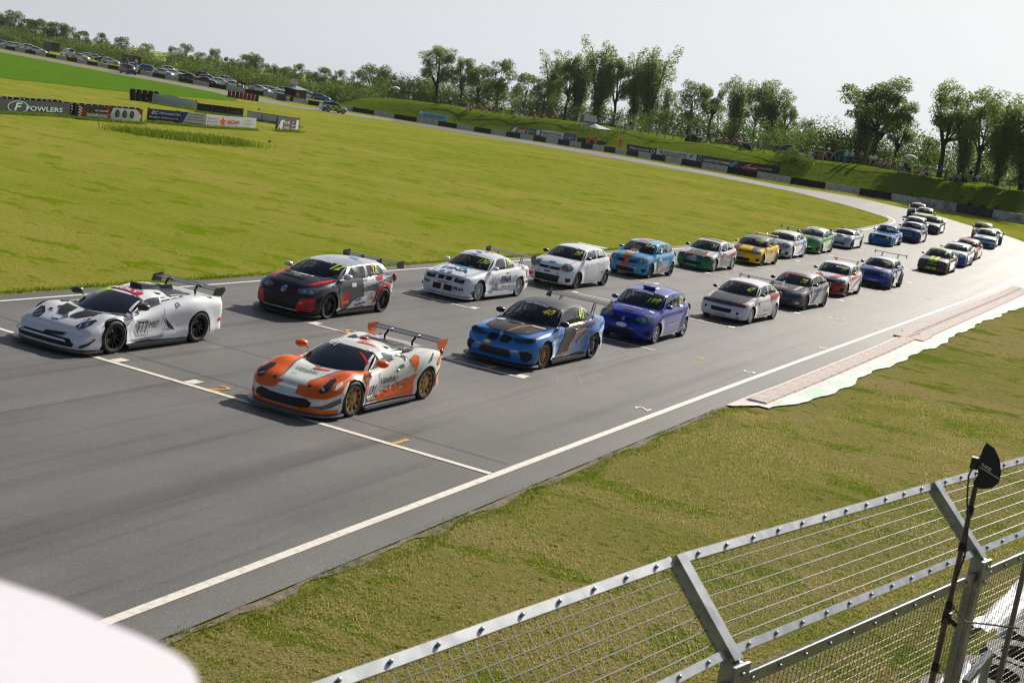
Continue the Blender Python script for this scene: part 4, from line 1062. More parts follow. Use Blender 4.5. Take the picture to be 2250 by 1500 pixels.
 C.disc('T', 0, .18, .025, .03, M_BLK, root, 'emblem', .006); C.poly('L', [(4.28, .42), (4.40, .42), (4.40, .50), (4.28, .50)], M_RED, root, 'sponsor_badge')
 C.mirror_pair(root, M_CARB, y=1.80, z=.90, size=1.2, dx=.02)
 # roof scoop, engine fin, deck louvres
 mb = MB(); zr = 1.085
 mb.add([(-.17, 2.55, zr), (.17, 2.55, zr), (.15, 2.55, zr + .11), (-.15, 2.55, zr + .11), (-.22, 3.1, zr - .06), (.22, 3.1, zr - .06), (.16, 3.1, zr + .04), (-.16, 3.1, zr + .04)], [(0, 1, 2, 3), (1, 5, 6, 2), (4, 0, 3, 7), (3, 2, 6, 7), (5, 4, 7, 6)]); C.out(mb, 'roof_scoop', M_CARB, root)
 mb = MB(); mb.add([(.0, 2.95, 1.02), (.0, 3.75, .95), (.0, 3.7, 1.10), (.0, 3.05, 1.13), (.02, 2.95, 1.02), (.02, 3.75, .95), (.02, 3.7, 1.10), (.02, 3.05, 1.13)], [(3, 2, 1, 0), (4, 5, 6, 7), (3, 7, 6, 2), (1, 2, 6, 5)]); C.out(mb, 'engine_fin', M_CARB, root)
 C.wing(root, 4.12, 1.10, .88, .28, M_CARB, M_BLK, .20, 'swan', .42, .92, 4.05, endpts=[(-.06, -.10), (.24, -.13), (.36, .00), (.30, .08), (.0, .05)])
 mb = MB(); mb.tube([C.wsP(-.1, .0), C.wsP(.25, .05), C.wsP(.5, .04)], .012, 4); C.out(mb, 'wiper', M_BLK, root); mb = MB(); mb.tube([(.0, 2.5, 1.07), (.0, 2.5, 1.2)], .008, 4); C.out(mb, 'aerial', M_BLK, root)
 C.poly('L', [(1.98, .86), (2.24, .90), (2.20, 1.03), (2.08, 1.02)], M_GREY, root, 'window_net', .004); C.poly('L', [(2.06, .885), (2.14, .895), (2.14, 1.0), (2.07, .995)], M_BLK, root, 'window_hatch', .010)
build_lambo()
# ---------------------------------------------------------------- white and orange supercar, number 131
FER = dict(L=4.53, W=1.95, wb=2.65, fo=1.02, wr=.338, tw=.29, R=.370, sill=.15, fbot=.12, rbot=.22, flare=.012, fw=.12, Lcf=.66, nf=2.45, Lcr=.45, nr=2.6,
 ring=[(0, .46), (.3, .54), (.7, .66), (1.05, .735), (1.5, .72), (2.1, .79), (2.7, .90), (3.5, .98), (4.1, .97), (4.53, .92)],
 crown=[(0, .02), (.4, .02), (.8, -.03), (1.3, .01), (1.7, .06), (3.0, .06), (3.6, .0), (4.53, .02)], bumps=[(.70, 1.05, .19, .42, .075), (.76, 3.55, .22, .5, .045)],
 plan=[(0, .96), (1.0, 1), (1.9, .94), (2.6, .95), (3.6, 1.0), (4.53, .94)],
 fp=[(0, .02), (.12, .0), (.3, .02), (.55, .04), (.75, .09), (1, .20)], rp=[(0, .10), (.3, .02), (.6, 0), (1, .07)],
 sp=[(0, .04), (.10, .01), (.35, .03), (.6, .0), (.78, .01), (.9, .035), (1, .10)],
 cy=1.18, cb=.52, ry0=2.06, rcb=.14, ry1=2.86, by=3.92, rcy=.2, rw=[(0, .57), (1, .55)], rrc=.08, zr=[(0, 1.09), (.4, 1.14), (1, 1.10)], drop=.085,
 wsf=[(1.3, .93), (2.0, .88), (2.8, .80), (3.9, .58)], sb=[('p', 1.80, 2.26, 2), ('g', 2.68, 2.66, 8), ('p', None, None, 6)], wsv=(.03, .86, .97))
def build_ferrari():
 C = Car(FER); white = paint('pearl_white', rgb(226, 228, 220), .22, 0, 1.0)
 root = car_root('racing_car', 'white and orange supercar number 131 with gold wheels', 'racing car', GRP, (770.7, 917.3), (932, 877.9), C)
 car_basic(C, root, white, white, strip=M_BLKG, glass=glass_mat('deep_blue_glass', (.20, .24, .33, 1), .10), sglass=M_IRID, rglass=M_BLK); C.interior(root, 1, True)
 C.wheels(root, M_GOLD, 9, True, rr=.74)
 O, Gy = M_ORNG, M_GREY
 C.splitter(root, M_GREY, .10, .07); C.skirt(root, M_GREY, .08, .05, .05)
 # orange front wings and nose corners
 C.poly('T', [(.30, .42), (.44, .20), (.66, .26), (.92, .62), (.99, 1.1), (.97, 1.55), (.83, 1.74), (.70, 1.68), (.56, 1.28), (.42, .80)], O, root, 'wing_livery', .003, mirror=True, cut=.07)
 C.poly('T', [(.28, .46), (.30, .46), (.42, .80), (.56, 1.28), (.64, 1.56), (.60, 1.5), (.50, 1.22), (.38, .8)], Gy, root, 'stripe', .0035, mirror=True)
 for kk, s_ in (('C', 1), ('D', -1)):
  C.poly(kk, [(s_ * a, b) for a, b in [(.26, .40), (.50, .37), (.80, .40), (1.08, .50), (1.16, .62), (1.04, .70), (.80, .60), (.56, .54), (.34, .52)]], O, root, 'nose_livery', .0035)
  C.poly(kk, [(s_ * a, b) for a, b in [(.46, .235), (.70, .20), (1.06, .20), (1.06, .13), (.30, .13), (.30, .17)]], O, root, 'bumper_livery', .005)
  C.poly(kk, [(s_ * a, b) for a, b in [(.50, .235), (.72, .26), (.92, .36), (1.08, .42), (1.10, .32), (.90, .235), (.70, .20)]], Gy, root, 'bumper_livery', .004)
 C.poly('F', [(-.62, .17), (.62, .17), (.62, .125), (-.62, .125)], O, root, 'bumper_livery', .006)
 C.poly('F', [(-.50, .36), (-.2, .335), (.2, .335), (.50, .36), (.62, .30), (.60, .21), (.40, .185), (-.40, .185), (-.60, .21), (-.62, .30)], M_GRILLE, root, 'grille', .007)
 C.gap('F', [(-.56, .365), (0, .345), (.56, .365)], root, 'grille_trim', .012, M_WHT, False, .010)
 light(C, root, [(.66, .50), (.76, .585), (.90, .665), (1.0, .70), (1.01, .68), (.91, .61), (.81, .53), (.70, .475)], M_LENSD, [(.74, .54, .028)], off=.018)
 for kk, s_ in (('C', 1), ('D', -1)): C.poly(kk, [(s_ * a, b) for a, b in [(.90, .55), (1.0, .64), (1.12, .69), (1.10, .64), (.98, .56)]], M_WHT, root, 'wing_patch', .010)
 # bonnet marks
 C.poly('T', [(-.02, .98), (.30, 1.06), (.32, 1.14), (-.02, 1.06)], O, root, 'emblem', .006); C.poly('T', [(-.04, 1.07), (.10, 1.10), (.0, 1.18), (-.04, 1.20)], Gy, root, 'emblem', .006)
 C.text('T', 'VENARI', -.06, .86, .085, M_GREY, root, 'sponsor_lettering', off=.006, wd=.50); C.text('T', 'PARTNERS', -.06, .79, .025, M_GREY, root, 'sponsor_lettering', off=.006, wd=.22)
 C.text('T', 'RNR', -.17, .62, .04, M_GREY, root, 'sponsor_lettering', off=.006, shear=.4); C.disc('T', -.0, .30, .026, .034, M_YELL, root, 'emblem', .006); C.disc('T', .40, .34, .030, .038, M_BLK, root, 'emblem', .008); C.disc('T', -.40, .34, .030, .038, M_BLK, root, 'emblem', .008)
 C.text('F', '131', -.30, 1.065, .075, M_WHT, root, 'race_number', off=.010, wd=.26, shear=.2)
 C.poly('T', [(.06, 2.26), (.48, 2.42), (.10, 2.46), (.06, 2.40)], O, root, 'roof_livery', .004); C.poly('T', [(.06, 2.40), (.20, 2.44), (.16, 2.56), (.06, 2.56)], Gy, root, 'roof_livery', .004)
 # sides
 C.poly('L', [(1.42, .36), (1.48, .60), (1.66, .70), (1.60, .75), (1.36, .72), (1.32, .50)], O, root, 'side_livery', .004, mirror=True)
 C.poly('L', [(1.46, .17), (2.0, .17), (3.18, .17), (3.16, .42), (3.24, .60), (3.10, .58), (2.80, .36), (2.30, .25), (1.50, .22)], O, root, 'side_livery', .004, mirror=True)
 C.poly('L', [(3.16, .62), (3.30, .93), (3.18, .97), (2.98, .90), (3.06, .78)], O, root, 'side_livery', .0045, mirror=True, cut=.05)
 C.poly('L', [(3.98, .74), (4.24, .90), (4.45, .92), (4.42, .78), (4.18, .74), (4.06, .66)], O, root, 'side_livery', .0045, mirror=True); C.poly('L', [(4.02, .20), (4.30, .24), (4.34, .60), (4.20, .58), (4.08, .40)], O, root, 'side_livery', .004, mirror=True)
 C.poly('L', [(3.62, .80), (3.84, .95), (3.88, .95), (3.70, .79)], Gy, root, 'stripe', .005)
 C.poly('L', [(1.48, .21), (1.86, .24), (1.86, .70), (1.50, .66)], M_WHT, root, 'number_panel', .006, mirror=True); C.poly('L', [(1.48, .21), (1.86, .24), (1.86, .31), (1.48, .28)], M_NAVY, root, 'sponsor_badge', .008)
 C.text('L', 'GOODYEAR', 1.67, .262, .035, M_YELL, root, 'sponsor_lettering', off=.011, wd=.30, bold=.03)
 C.text('L', '131', 1.67, .43, .20, M_BLK, root, 'race_number', off=.010, wd=.27, shear=.15, bold=.04); C.text('R', '131', -1.67, .43, .20, M_BLK, root, 'race_number', off=.010, wd=.27, bold=.04)
 C.text('L', 'VENARI', 2.22, .565, .115, M_GREY, root, 'sponsor_lettering', off=.007, wd=.56, shear=.1); C.text('L', 'PARTNERS', 2.22, .44, .035, M_GREY, root, 'sponsor_lettering', off=.007, wd=.24)
 C.text('L', 'RNR', 2.72, .36, .05, M_WHT, root, 'sponsor_lettering', off=.008, shear=.4); C.poly('L', [(2.60, .74), (2.76, .76), (2.76, .83), (2.60, .81)], mat('teal_vinyl', rgb(60, 110, 105), .4), root, 'sponsor_badge', .006)
 C.gap('L', [(1.88, .26), (1.86, .5), (1.94, .72)], root); C.gap('L', [(2.46, .28), (2.56, .55), (2.50, .80)], root)
 mb = MB(); mb.ball((C.W - .02, 2.50, .735), (.03, .07, .035), 8, 5); C.out(mb, 'door_handle', M_SIL, root, 180)
 C.disc('L', 2.88, .93, .045, .04, M_SIL, root, 'fuel_cap', .006); C.disc('L', 1.40, .66, .028, .045, M_YELL, root, 'emblem', .008)
 C.mirror_pair(root, O, y=1.86, z=.93, size=1.2, arm=O, dx=.03)
 C.poly('T', [(.50, 3.02), (.74, 3.16), (.72, 3.40), (.52, 3.26)], M_BLK, root, 'engine_intake', .004, mirror=True); C.poly('T', [(-.36, 3.2), (.36, 3.2), (.30, 3.75), (-.30, 3.75)], M_BLKG, root, 'engine_cover', .004)
 C.poly('T', [(-.30, 3.86), (.30, 3.86), (.30, 3.92), (-.30, 3.92)], M_TAIL, root, 'brake_light', .006)
 for s_ in (1, -1): mb = MB(); mb.ball((s_ * .74, 4.42, .88), (.10, .09, .08), 10, 6); C.out(mb, 'tail_light', M_TAIL, root, 180)
 mb = MB(); mb.ball((-.15, 2.86, 1.10), (.10, .13, .05), 10, 5); C.out(mb, 'roof_beacon', M_TAIL, root, 180)
 C.wing(root, 4.12, 1.12, .86, .30, M_BLKG, O, .20, 'swan', .34, .92, 3.98, endpts=[(-.05, .07), (.36, .07), (.34, -.04), (.24, -.15), (.06, -.15), (-.04, -.06)])
 C.text('T', 'BELLE ROSE', 0, 4.27, .08, O, root, 'sponsor_lettering', off=.01, wd=.9, shear=.4)
 mb = MB(); mb.tube([C.wsP(-.5, .0), C.wsP(-.15, .10), C.wsP(.08, .07)], .012, 4); C.out(mb, 'wiper', M_BLK, root)
 C.poly('L', [(2.06, .90), (2.34, .94), (2.30, 1.08), (2.16, 1.07)], M_WHT, root, 'window_hatch', .006); C.poly('L', [(2.10, .915), (2.19, .93), (2.18, 1.04), (2.12, 1.03)], M_BLK, root, 'window_hatch', .010)
 C.poly('L', [(1.76, .84), (1.84, .87), (2.02, 1.08), (1.96, 1.05)], M_RED, root, 'sponsor_badge', .004)
build_ferrari()

# ---------------------------------------------------------------- other cars of the grid
def hatch_face(C, root, gr=(.10, .42, .60, .68), low=(.40, .22, .40), fogs=True, split=True, grm=None):
 """upper grille halves, lower intake, corner intakes"""
 x0, x1, z0, z1 = gr
 if split:
  for s_ in (1, -1): C.poly('F', [(s_ * x0, z0), (s_ * x0, z1), (s_ * x1, z1 + .015), (s_ * (x1 - .02), z0 + .02)], grm or M_GRILLE, root, 'grille', .006)
 else: C.poly('F', [(-x1, z1), (x1, z1), (x1 - .03, z0), (-x1 + .03, z0)], grm or M_GRILLE, root, 'grille', .006)
 w, a, b = low; C.poly('F', [(-w, b), (w, b), (w - .06, a), (-w + .06, a)], M_GRILLE, root, 'lower_intake', .006)
 if fogs:
  for kk, s_ in (('C', 1), ('D', -1)): C.poly(kk, [(s_ * u, v) for u, v in [(.56, .38), (.78, .40), (.76, .27), (.60, .24)]], M_GRILLE, root, 'corner_intake', .006)
HL_CLIO = [(.34, .66), (.46, .76), (.62, .82), (.80, .82), (.84, .72), (.74, .63), (.50, .60)]
HL_CIV = [(.22, .615), (.34, .66), (.62, .685), (.86, .69), (.92, .63), (.84, .585), (.50, .57), (.26, .57)]
HL_FIE = [(.42, .66), (.50, .78), (.62, .86), (.80, .86), (.88, .76), (.80, .66), (.58, .61)]
HL_MG = [(.38, .64), (.50, .73), (.72, .77), (.88, .77), (.86, .66), (.70, .60), (.46, .59)]
CLIO = dict(L=3.80, W=1.68, wb=2.47, fo=.78, wr=.30, tw=.22, R=.345, flare=.02, fw=.12, Lcf=.46, nf=2.75, Lcr=.40, nr=2.8,
 ring=[(0, .66), (.25, .76), (.7, .86), (1.1, .92), (1.6, .95), (2.6, .97), (3.3, 1.01), (3.8, .97)], fp=[(0, .06), (.12, .01), (.3, 0), (.55, .01), (.64, .025), (.8, .06), (1, .14)],
 crown=[(0, .02), (.3, .06), (.8, .10), (1.15, .05), (3.8, .02)], cy=.88, cb=.32, ry0=1.58, ry1=3.36, by=3.72, rcy=.08, rw=[(0, .63), (.5, .655), (1, .60)],
 zr=[(0, 1.36), (.3, 1.42), (.65, 1.43), (1, 1.36)], sb=[('p', 1.32, 1.78, 5), ('g', 2.30, 2.28, 8), ('p', 2.38, 2.38, 1), ('g', 3.28, 3.16, 8), ('p', None, None, 2)])
GOLF = dict(CLIO, L=4.27, W=1.86, wb=2.63, fo=.86, wr=.335, tw=.26, R=.372, flare=.035, fw=.15, sill=.17, fbot=.13, Lcf=.50, nf=2.8, ring=[(0, .66), (.3, .76), (.7, .87), (1.2, .95), (1.7, .98), (2.8, 1.0), (3.6, 1.05), (4.27, 1.0)],
 cy=1.06, cb=.32, ry0=1.84, ry1=3.78, by=4.18, rw=[(0, .655), (.5, .685), (1, .63)], zr=[(0, 1.33), (.3, 1.385), (.65, 1.39), (1, 1.33)], sb=[('p', 1.58, 2.06, 5), ('g', 2.62, 2.60, 8), ('p', 2.74, 2.72, 1), ('g', 3.60, 3.44, 8), ('p', None, None, 3)])
E36 = dict(M3, L=4.43, W=1.76, wb=2.70, fo=.80, wr=.325, tw=.25, R=.362, flare=.025, Lcf=.40, nf=3.2, Lcr=.40, nr=3.4, ring=[(0, .64), (.25, .71), (.8, .80), (1.4, .88), (2.6, .92), (3.6, .96), (4.43, .95)],
 fp=[(0, .02), (.12, .0), (.4, .0), (.6, .02), (.74, .05), (.86, .07), (1, .12)], cy=1.22, cb=.24, ry0=1.94, ry1=3.0, by=3.76, zr=[(0, 1.31), (.3, 1.36), (.6, 1.365), (1, 1.31)], rw=[(0, .60), (.5, .62), (1, .57)],
 plan=[(0, .96), (.8, 1.0), (3.5, 1.0), (4.43, .93)], wsf=[(1.3, .95), (2.9, .94), (3.8, .86)], sb=[('p', 1.66, 2.16, 5), ('g', 2.58, 2.56, 8), ('p', 2.64, 2.62, 1), ('g', 3.36, 2.98, 7), ('p', None, None, 3)])
CIV = dict(CLIO, L=4.07, W=1.72, wb=2.57, fo=.80, wr=.295, tw=.21, R=.335, flare=.018, Lcf=.48, nf=2.7, ring=[(0, .55), (.3, .64), (.7, .74), (1.1, .83), (1.6, .88), (2.7, .92), (3.5, .99), (4.07, .95)],
 crown=[(0, .02), (.3, .035), (.8, .05), (1.2, .04), (4.0, .02)], fp=[(0, .03), (.12, .0), (.35, .0), (.6, .01), (.75, .04), (.86, .07), (1, .14)],
 cy=1.12, cb=.28, ry0=1.90, ry1=3.38, by=3.96, rw=[(0, .60), (.5, .62), (1, .57)], zr=[(0, 1.28), (.3, 1.33), (.65, 1.335), (1, 1.28)], sb=[('p', 1.56, 2.06, 5), ('g', 2.50, 2.50, 8), ('p', 2.58, 2.58, 1), ('g', 3.50, 3.22, 8), ('p', None, None, 3)])
FIES = dict(CLIO, L=3.92, W=1.70, wb=2.49, fo=.84, wr=.30, ring=[(0, .66), (.3, .78), (.7, .88), (1.1, .95), (1.6, .99), (2.7, 1.03), (3.4, 1.07), (3.92, 1.0)], cy=.98, ry0=1.70, ry1=3.46, by=3.84,
 zr=[(0, 1.37), (.3, 1.425), (.65, 1.425), (1, 1.37)], rw=[(0, .60), (.5, .62), (1, .57)], sb=[('p', 1.44, 1.90, 5), ('g', 2.46, 2.42, 8), ('p', 2.54, 2.52, 1), ('g', 3.40, 3.26, 8), ('p', None, None, 2)])
MG = dict(CLIO, L=3.97, W=1.70, wb=2.50, fo=.80, ring=[(0, .60), (.3, .72), (.7, .81), (1.1, .88), (1.6, .92), (2.7, .95), (3.4, 1.0), (3.97, .96)], cy=1.02, ry0=1.75, ry1=3.38, by=3.88,
 zr=[(0, 1.33), (.3, 1.385), (.65, 1.39), (1, 1.33)], sb=[('p', 1.48, 1.92, 5), ('g', 2.44, 2.42, 8), ('p', 2.52, 2.52, 1), ('g', 3.44, 3.2, 8), ('p', None, None, 2)])
def lightpair(C, root, pts, m=None, reflect=((.58, .70, .045), (.72, .72, .035)), kind='C'): light(C, root, pts, m, reflect, off=.009)
def tailp(C, root):
 z = stab(C.P['ring'], C.P['L'] - .15)
 for s_ in (1, -1): mb = MB(); mb.ball((s_ * (C.W - .11), C.P['L'] - .16, z - .10), (.07, .10, .12), 8, 6); C.out(mb, 'tail_light', M_TAIL, root, 180)
def sticker(C, root, k, a, b, w, h, m, name='sponsor_badge', off=.005): return C.poly(k, [(a - w / 2, b - h / 2), (a + w / 2, b - h / 2), (a + w / 2, b + h / 2), (a - w / 2, b + h / 2)], m, root, name, off)
def hexes(C, root, k, x0, x1, z0, z1, fn, m):
 V = []; F = []; r = .017; row = 0; z = z0
 while z < z1:
  x = x0 + (row % 2) * .020
  while x < x1:
   if fn(x, z):
    o = len(V); V += [(x + r * cos(pi / 3 * i + pi / 6), z + r * sin(pi / 3 * i + pi / 6)) for i in range(6)]; F.append(tuple(range(o, o + 6)))
   x += .040
  z += .0346; row += 1
 if F: o = C.project(k, V, F, .007, 'hexagon_pattern', m, root, None); o['kind'] = 'stuff'
def build_golf():
 C = Car(GOLF); body = paint('golf_black', (.020, .021, .024, 1), .3, 0, .8); silv = paint('golf_silver', rgb(190, 194, 200), .28, .5, .9)
 root = car_root('racing_car', 'black, red and silver hatchback number 12 with a wide black rear wing', 'racing car', GRP, (718, 702.5), (836, 687), C)
 car_basic(C, root, body, silv, strip=M_BLKG); C.interior(root, -1); C.wheels(root, M_BLKG, 14, rr=.76); C.splitter(root, M_BLK, .14, .08); C.skirt(root, M_BLK)
 R_ = M_RED; tt = silv
 C.poly('T', bonnet_poly(C, .62, .70), mat('matt_bonnet', (.030, .032, .036, 1), .42, coat=.2), root, 'bonnet_panel'); bonnet_gap(C, root, .68)
 for s_ in (1, -1): C.poly('T', [(s_ * .52, .42), (s_ * .68, .46), (s_ * .80, .86), (s_ * .80, 1.34), (s_ * .72, 1.30), (s_ * .66, .90)], R_, root, 'bonnet_livery', .0045); 
 # grey doors, silver tail, red arch and chevrons
 gm = mat('gunmetal_vinyl', (.085, .088, .092, 1), .35, coat=.4)
 C.poly('L', [(1.30, .55), (1.50, .22), (2.6, .22), (2.6, .94), (1.5, .92), (1.24, .86)], gm, root, 'side_livery', .003, mirror=True)
 C.poly('L', [(2.55, .22), (3.05, .22), (3.1, .72), (3.42, .86), (3.86, .78), (4.26, .60), (4.26, .98), (3.0, 1.02), (2.4, .97), (2.4, .80)], silv, root, 'side_livery', .0035, mirror=True)
 C.poly('L', [(1.78, .21), (3.0, .30), (3.12, .60), (2.95, .58), (2.0, .44), (1.72, .21)], M_WHT, root, 'side_livery', .0045, mirror=True)
 C.poly('L', [(1.36, .42), (1.46, .62), (1.66, .66), (1.84, .56), (1.62, .26), (1.46, .26)], R_, root, 'side_livery', .005, mirror=True)
 C.poly('L', [(2.92, .30), (3.06, .66), (3.42, .84), (3.80, .76), (3.88, .62), (3.44, .765), (3.16, .6), (3.02, .32)], R_, root, 'arch_livery', .006, mirror=True, cut=.04)
 C.poly('L', [(3.00, 1.0), (3.46, 1.03), (3.36, .90), (3.10, .88)], R_, root, 'side_livery', .005)
 for kk, s_ in (('L', 1), ('R', -1)): hexes(C, root, kk, 2.35 if s_ > 0 else -4.15, 4.15 if s_ > 0 else -2.35, .62, .99, lambda x, z, s_=s_: (lambda y: z > .62 + .0 * y and z < .66 + .17 * (y - 2.3) + .05 and z > .60 + .20 * (y - 3.0) and hypot(y - 3.49, z - .335) > .50)(abs(x)), body)
 C.text('L', 'Poplar', 2.20, .43, .10, M_NAVY, root, 'sponsor_lettering', off=.008, wd=.36, bold=.03, rot=.10); C.text('L', 'insulation', 2.32, .33, .09, M_NAVY, root, 'sponsor_lettering', off=.008, wd=.50, bold=.03, rot=.10)
 sticker(C, root, 'L', 2.80, .56, .26, .10, M_WHT); C.text('L', 'LIQUI', 2.80, .56, .07, M_NAVY, root, 'sponsor_lettering', off=.009, wd=.22, bold=.03); sticker(C, root, 'L', 2.80, .45, .26, .10, R_, off=.006); C.text('L', 'MOLY', 2.80, .45, .07, M_WHT, root, 'sponsor_lettering', off=.010, wd=.22, bold=.03)
 sticker(C, root, 'L', 1.60, .40, .24, .07, M_YELL, off=.008); C.text('L', 'PIRELLI', 1.60, .40, .045, R_, root, 'sponsor_lettering', off=.011, wd=.2, bold=.02); sticker(C, root, 'L', 1.95, .84, .20, .10, M_WHT, off=.006)
 C.disc('L', 1.05, .86, .06, .04, M_CYAN, root, 'sponsor_badge', .006)
 # front
 C.poly('F', [(-.62, .705), (.62, .705), (.58, .60), (-.58, .60)], M_GRILLE, root, 'grille', .006); C.poly('F', [(-.60, .625), (.60, .625), (.60, .612), (-.60, .612)], R_, root, 'grille_trim', .012)
 C.poly('F', [(-.58, .50), (.58, .50), (.46, .20), (-.46, .20)], M_GRILLE, root, 'lower_intake', .006); C.poly('F', [(-.52, .215), (.52, .215), (.52, .195), (-.52, .195)], M_WHT, root, 'intake_trim', .012)
 C.disc('F', 0, .66, .075, .075, M_WHT, root, 'emblem', .016); C.disc('F', 0, .66, .062, .062, MATS['royal_blue'], root, 'emblem', .019); C.text('F', 'V', 0, .685, .045, M_WHT, root, 'emblem', off=.024); C.text('F', 'W', 0, .635, .045, M_WHT, root, 'emblem', off=.024)
 C.text('F', 'GTI', -.40, .66, .04, R_, root, 'lettering', off=.012)
 for kk, s_ in (('C', 1), ('D', -1)):
  C.poly(kk, [(s_ * u, v) for u, v in [(.40, .50), (.82, .56), (.84, .28), (.76, .22), (.36, .20)]], R_, root, 'bumper_livery', .004)
  for q in range(3): C.poly(kk, [(s_ * u, v) for u, v in [(.56, .24 + .07 * q), (.84, .26 + .07 * q), (.84, .285 + .07 * q), (.56, .265 + .07 * q)]], M_BLK, root, 'bumper_slat', .010)
 light(C, root, [(.40, .70), (.52, .745), (.76, .79), (.93, .80), (.88, .70), (.72, .64), (.44, .62)], M_LENS, [(.56, .69, .035), (.72, .71, .045)])
 C.poly('T', [(-.50, .66), (.22, .58), (.26, .72), (.20, .80), (-.42, .84)], M_GRILLE, root, 'bonnet_scoop', .012); C.text('T', 'DCT', -.04, .70, .06, M_WHT, root, 'lettering', off=.02); 
 for s_ in (1, -1): C.poly('T', [(s_ * .50, .98), (s_ * .60, .96), (s_ * .66, 1.30), (s_ * .56, 1.28)], M_GRILLE, root, 'bonnet_vent', .012)
 sticker(C, root, 'T', -.05, 1.0, .62, .10, M_WHT); C.text('T', 'OCTANE', -.05, 1.0, .07, M_NAVY, root, 'sponsor_lettering', off=.009, wd=.5, bold=.02); C.text('T', 'PREMIER', .0, .89, .05, M_WHT, root, 'sponsor_lettering', off=.009, wd=.34)
 C.text('T', 'PREMIER', -.04, 1.77, .085, M_WHT, root, 'sponsor_lettering', off=.008, wd=.72); C.disc('T', .20, 2.9, .16, .10, M_CYAN, root, 'sponsor_badge', .006); C.text('T', 'KOTAS', .42, 2.72, .07, M_CYAN, root, 'sponsor_lettering', off=.006); C.text('T', 'J', -.15, 2.15, .16, M_GREY, root, 'emblem', off=.006)
 num(C, root, '12', .50, 1.24, M_LIME); C.disc('L', 2.98, 1.25, .05, .06, M_RED, root, 'sponsor_badge', .008); C.text('L', 'K. Chamberlain', 3.10, 1.10, .055, M_WHT, root, 'name_lettering', off=.009, wd=.42)
 C.poly('L', [(2.05, 1.08), (2.36, 1.09), (2.36, 1.28), (2.06, 1.27)], M_GREY, root, 'window_hatch', .005); C.poly('L', [(2.10, 1.10), (2.21, 1.10), (2.21, 1.25), (2.10, 1.25)], M_BLK, root, 'window_hatch', .010)
 doors(C, root, 1.52, 2.66, .26, .86, 2.5, silv); C.mirror_pair(root, silv, size=1.1); wiper(C, root); tailp(C, root)
 C.wing(root, 4.10, 1.30, .90, .26, M_BLKG, M_BLK, .20, 'strut', .30, 1.24, 3.90, endpts=[(-.06, -.10), (.30, -.13), (.30, .10), (-.06, .08)])
 make_driver(C, root, M_BLKG, MATS['race_suit_dark'], 'driver in a dark helmet inside the black and red hatchback number 12')
build_golf()
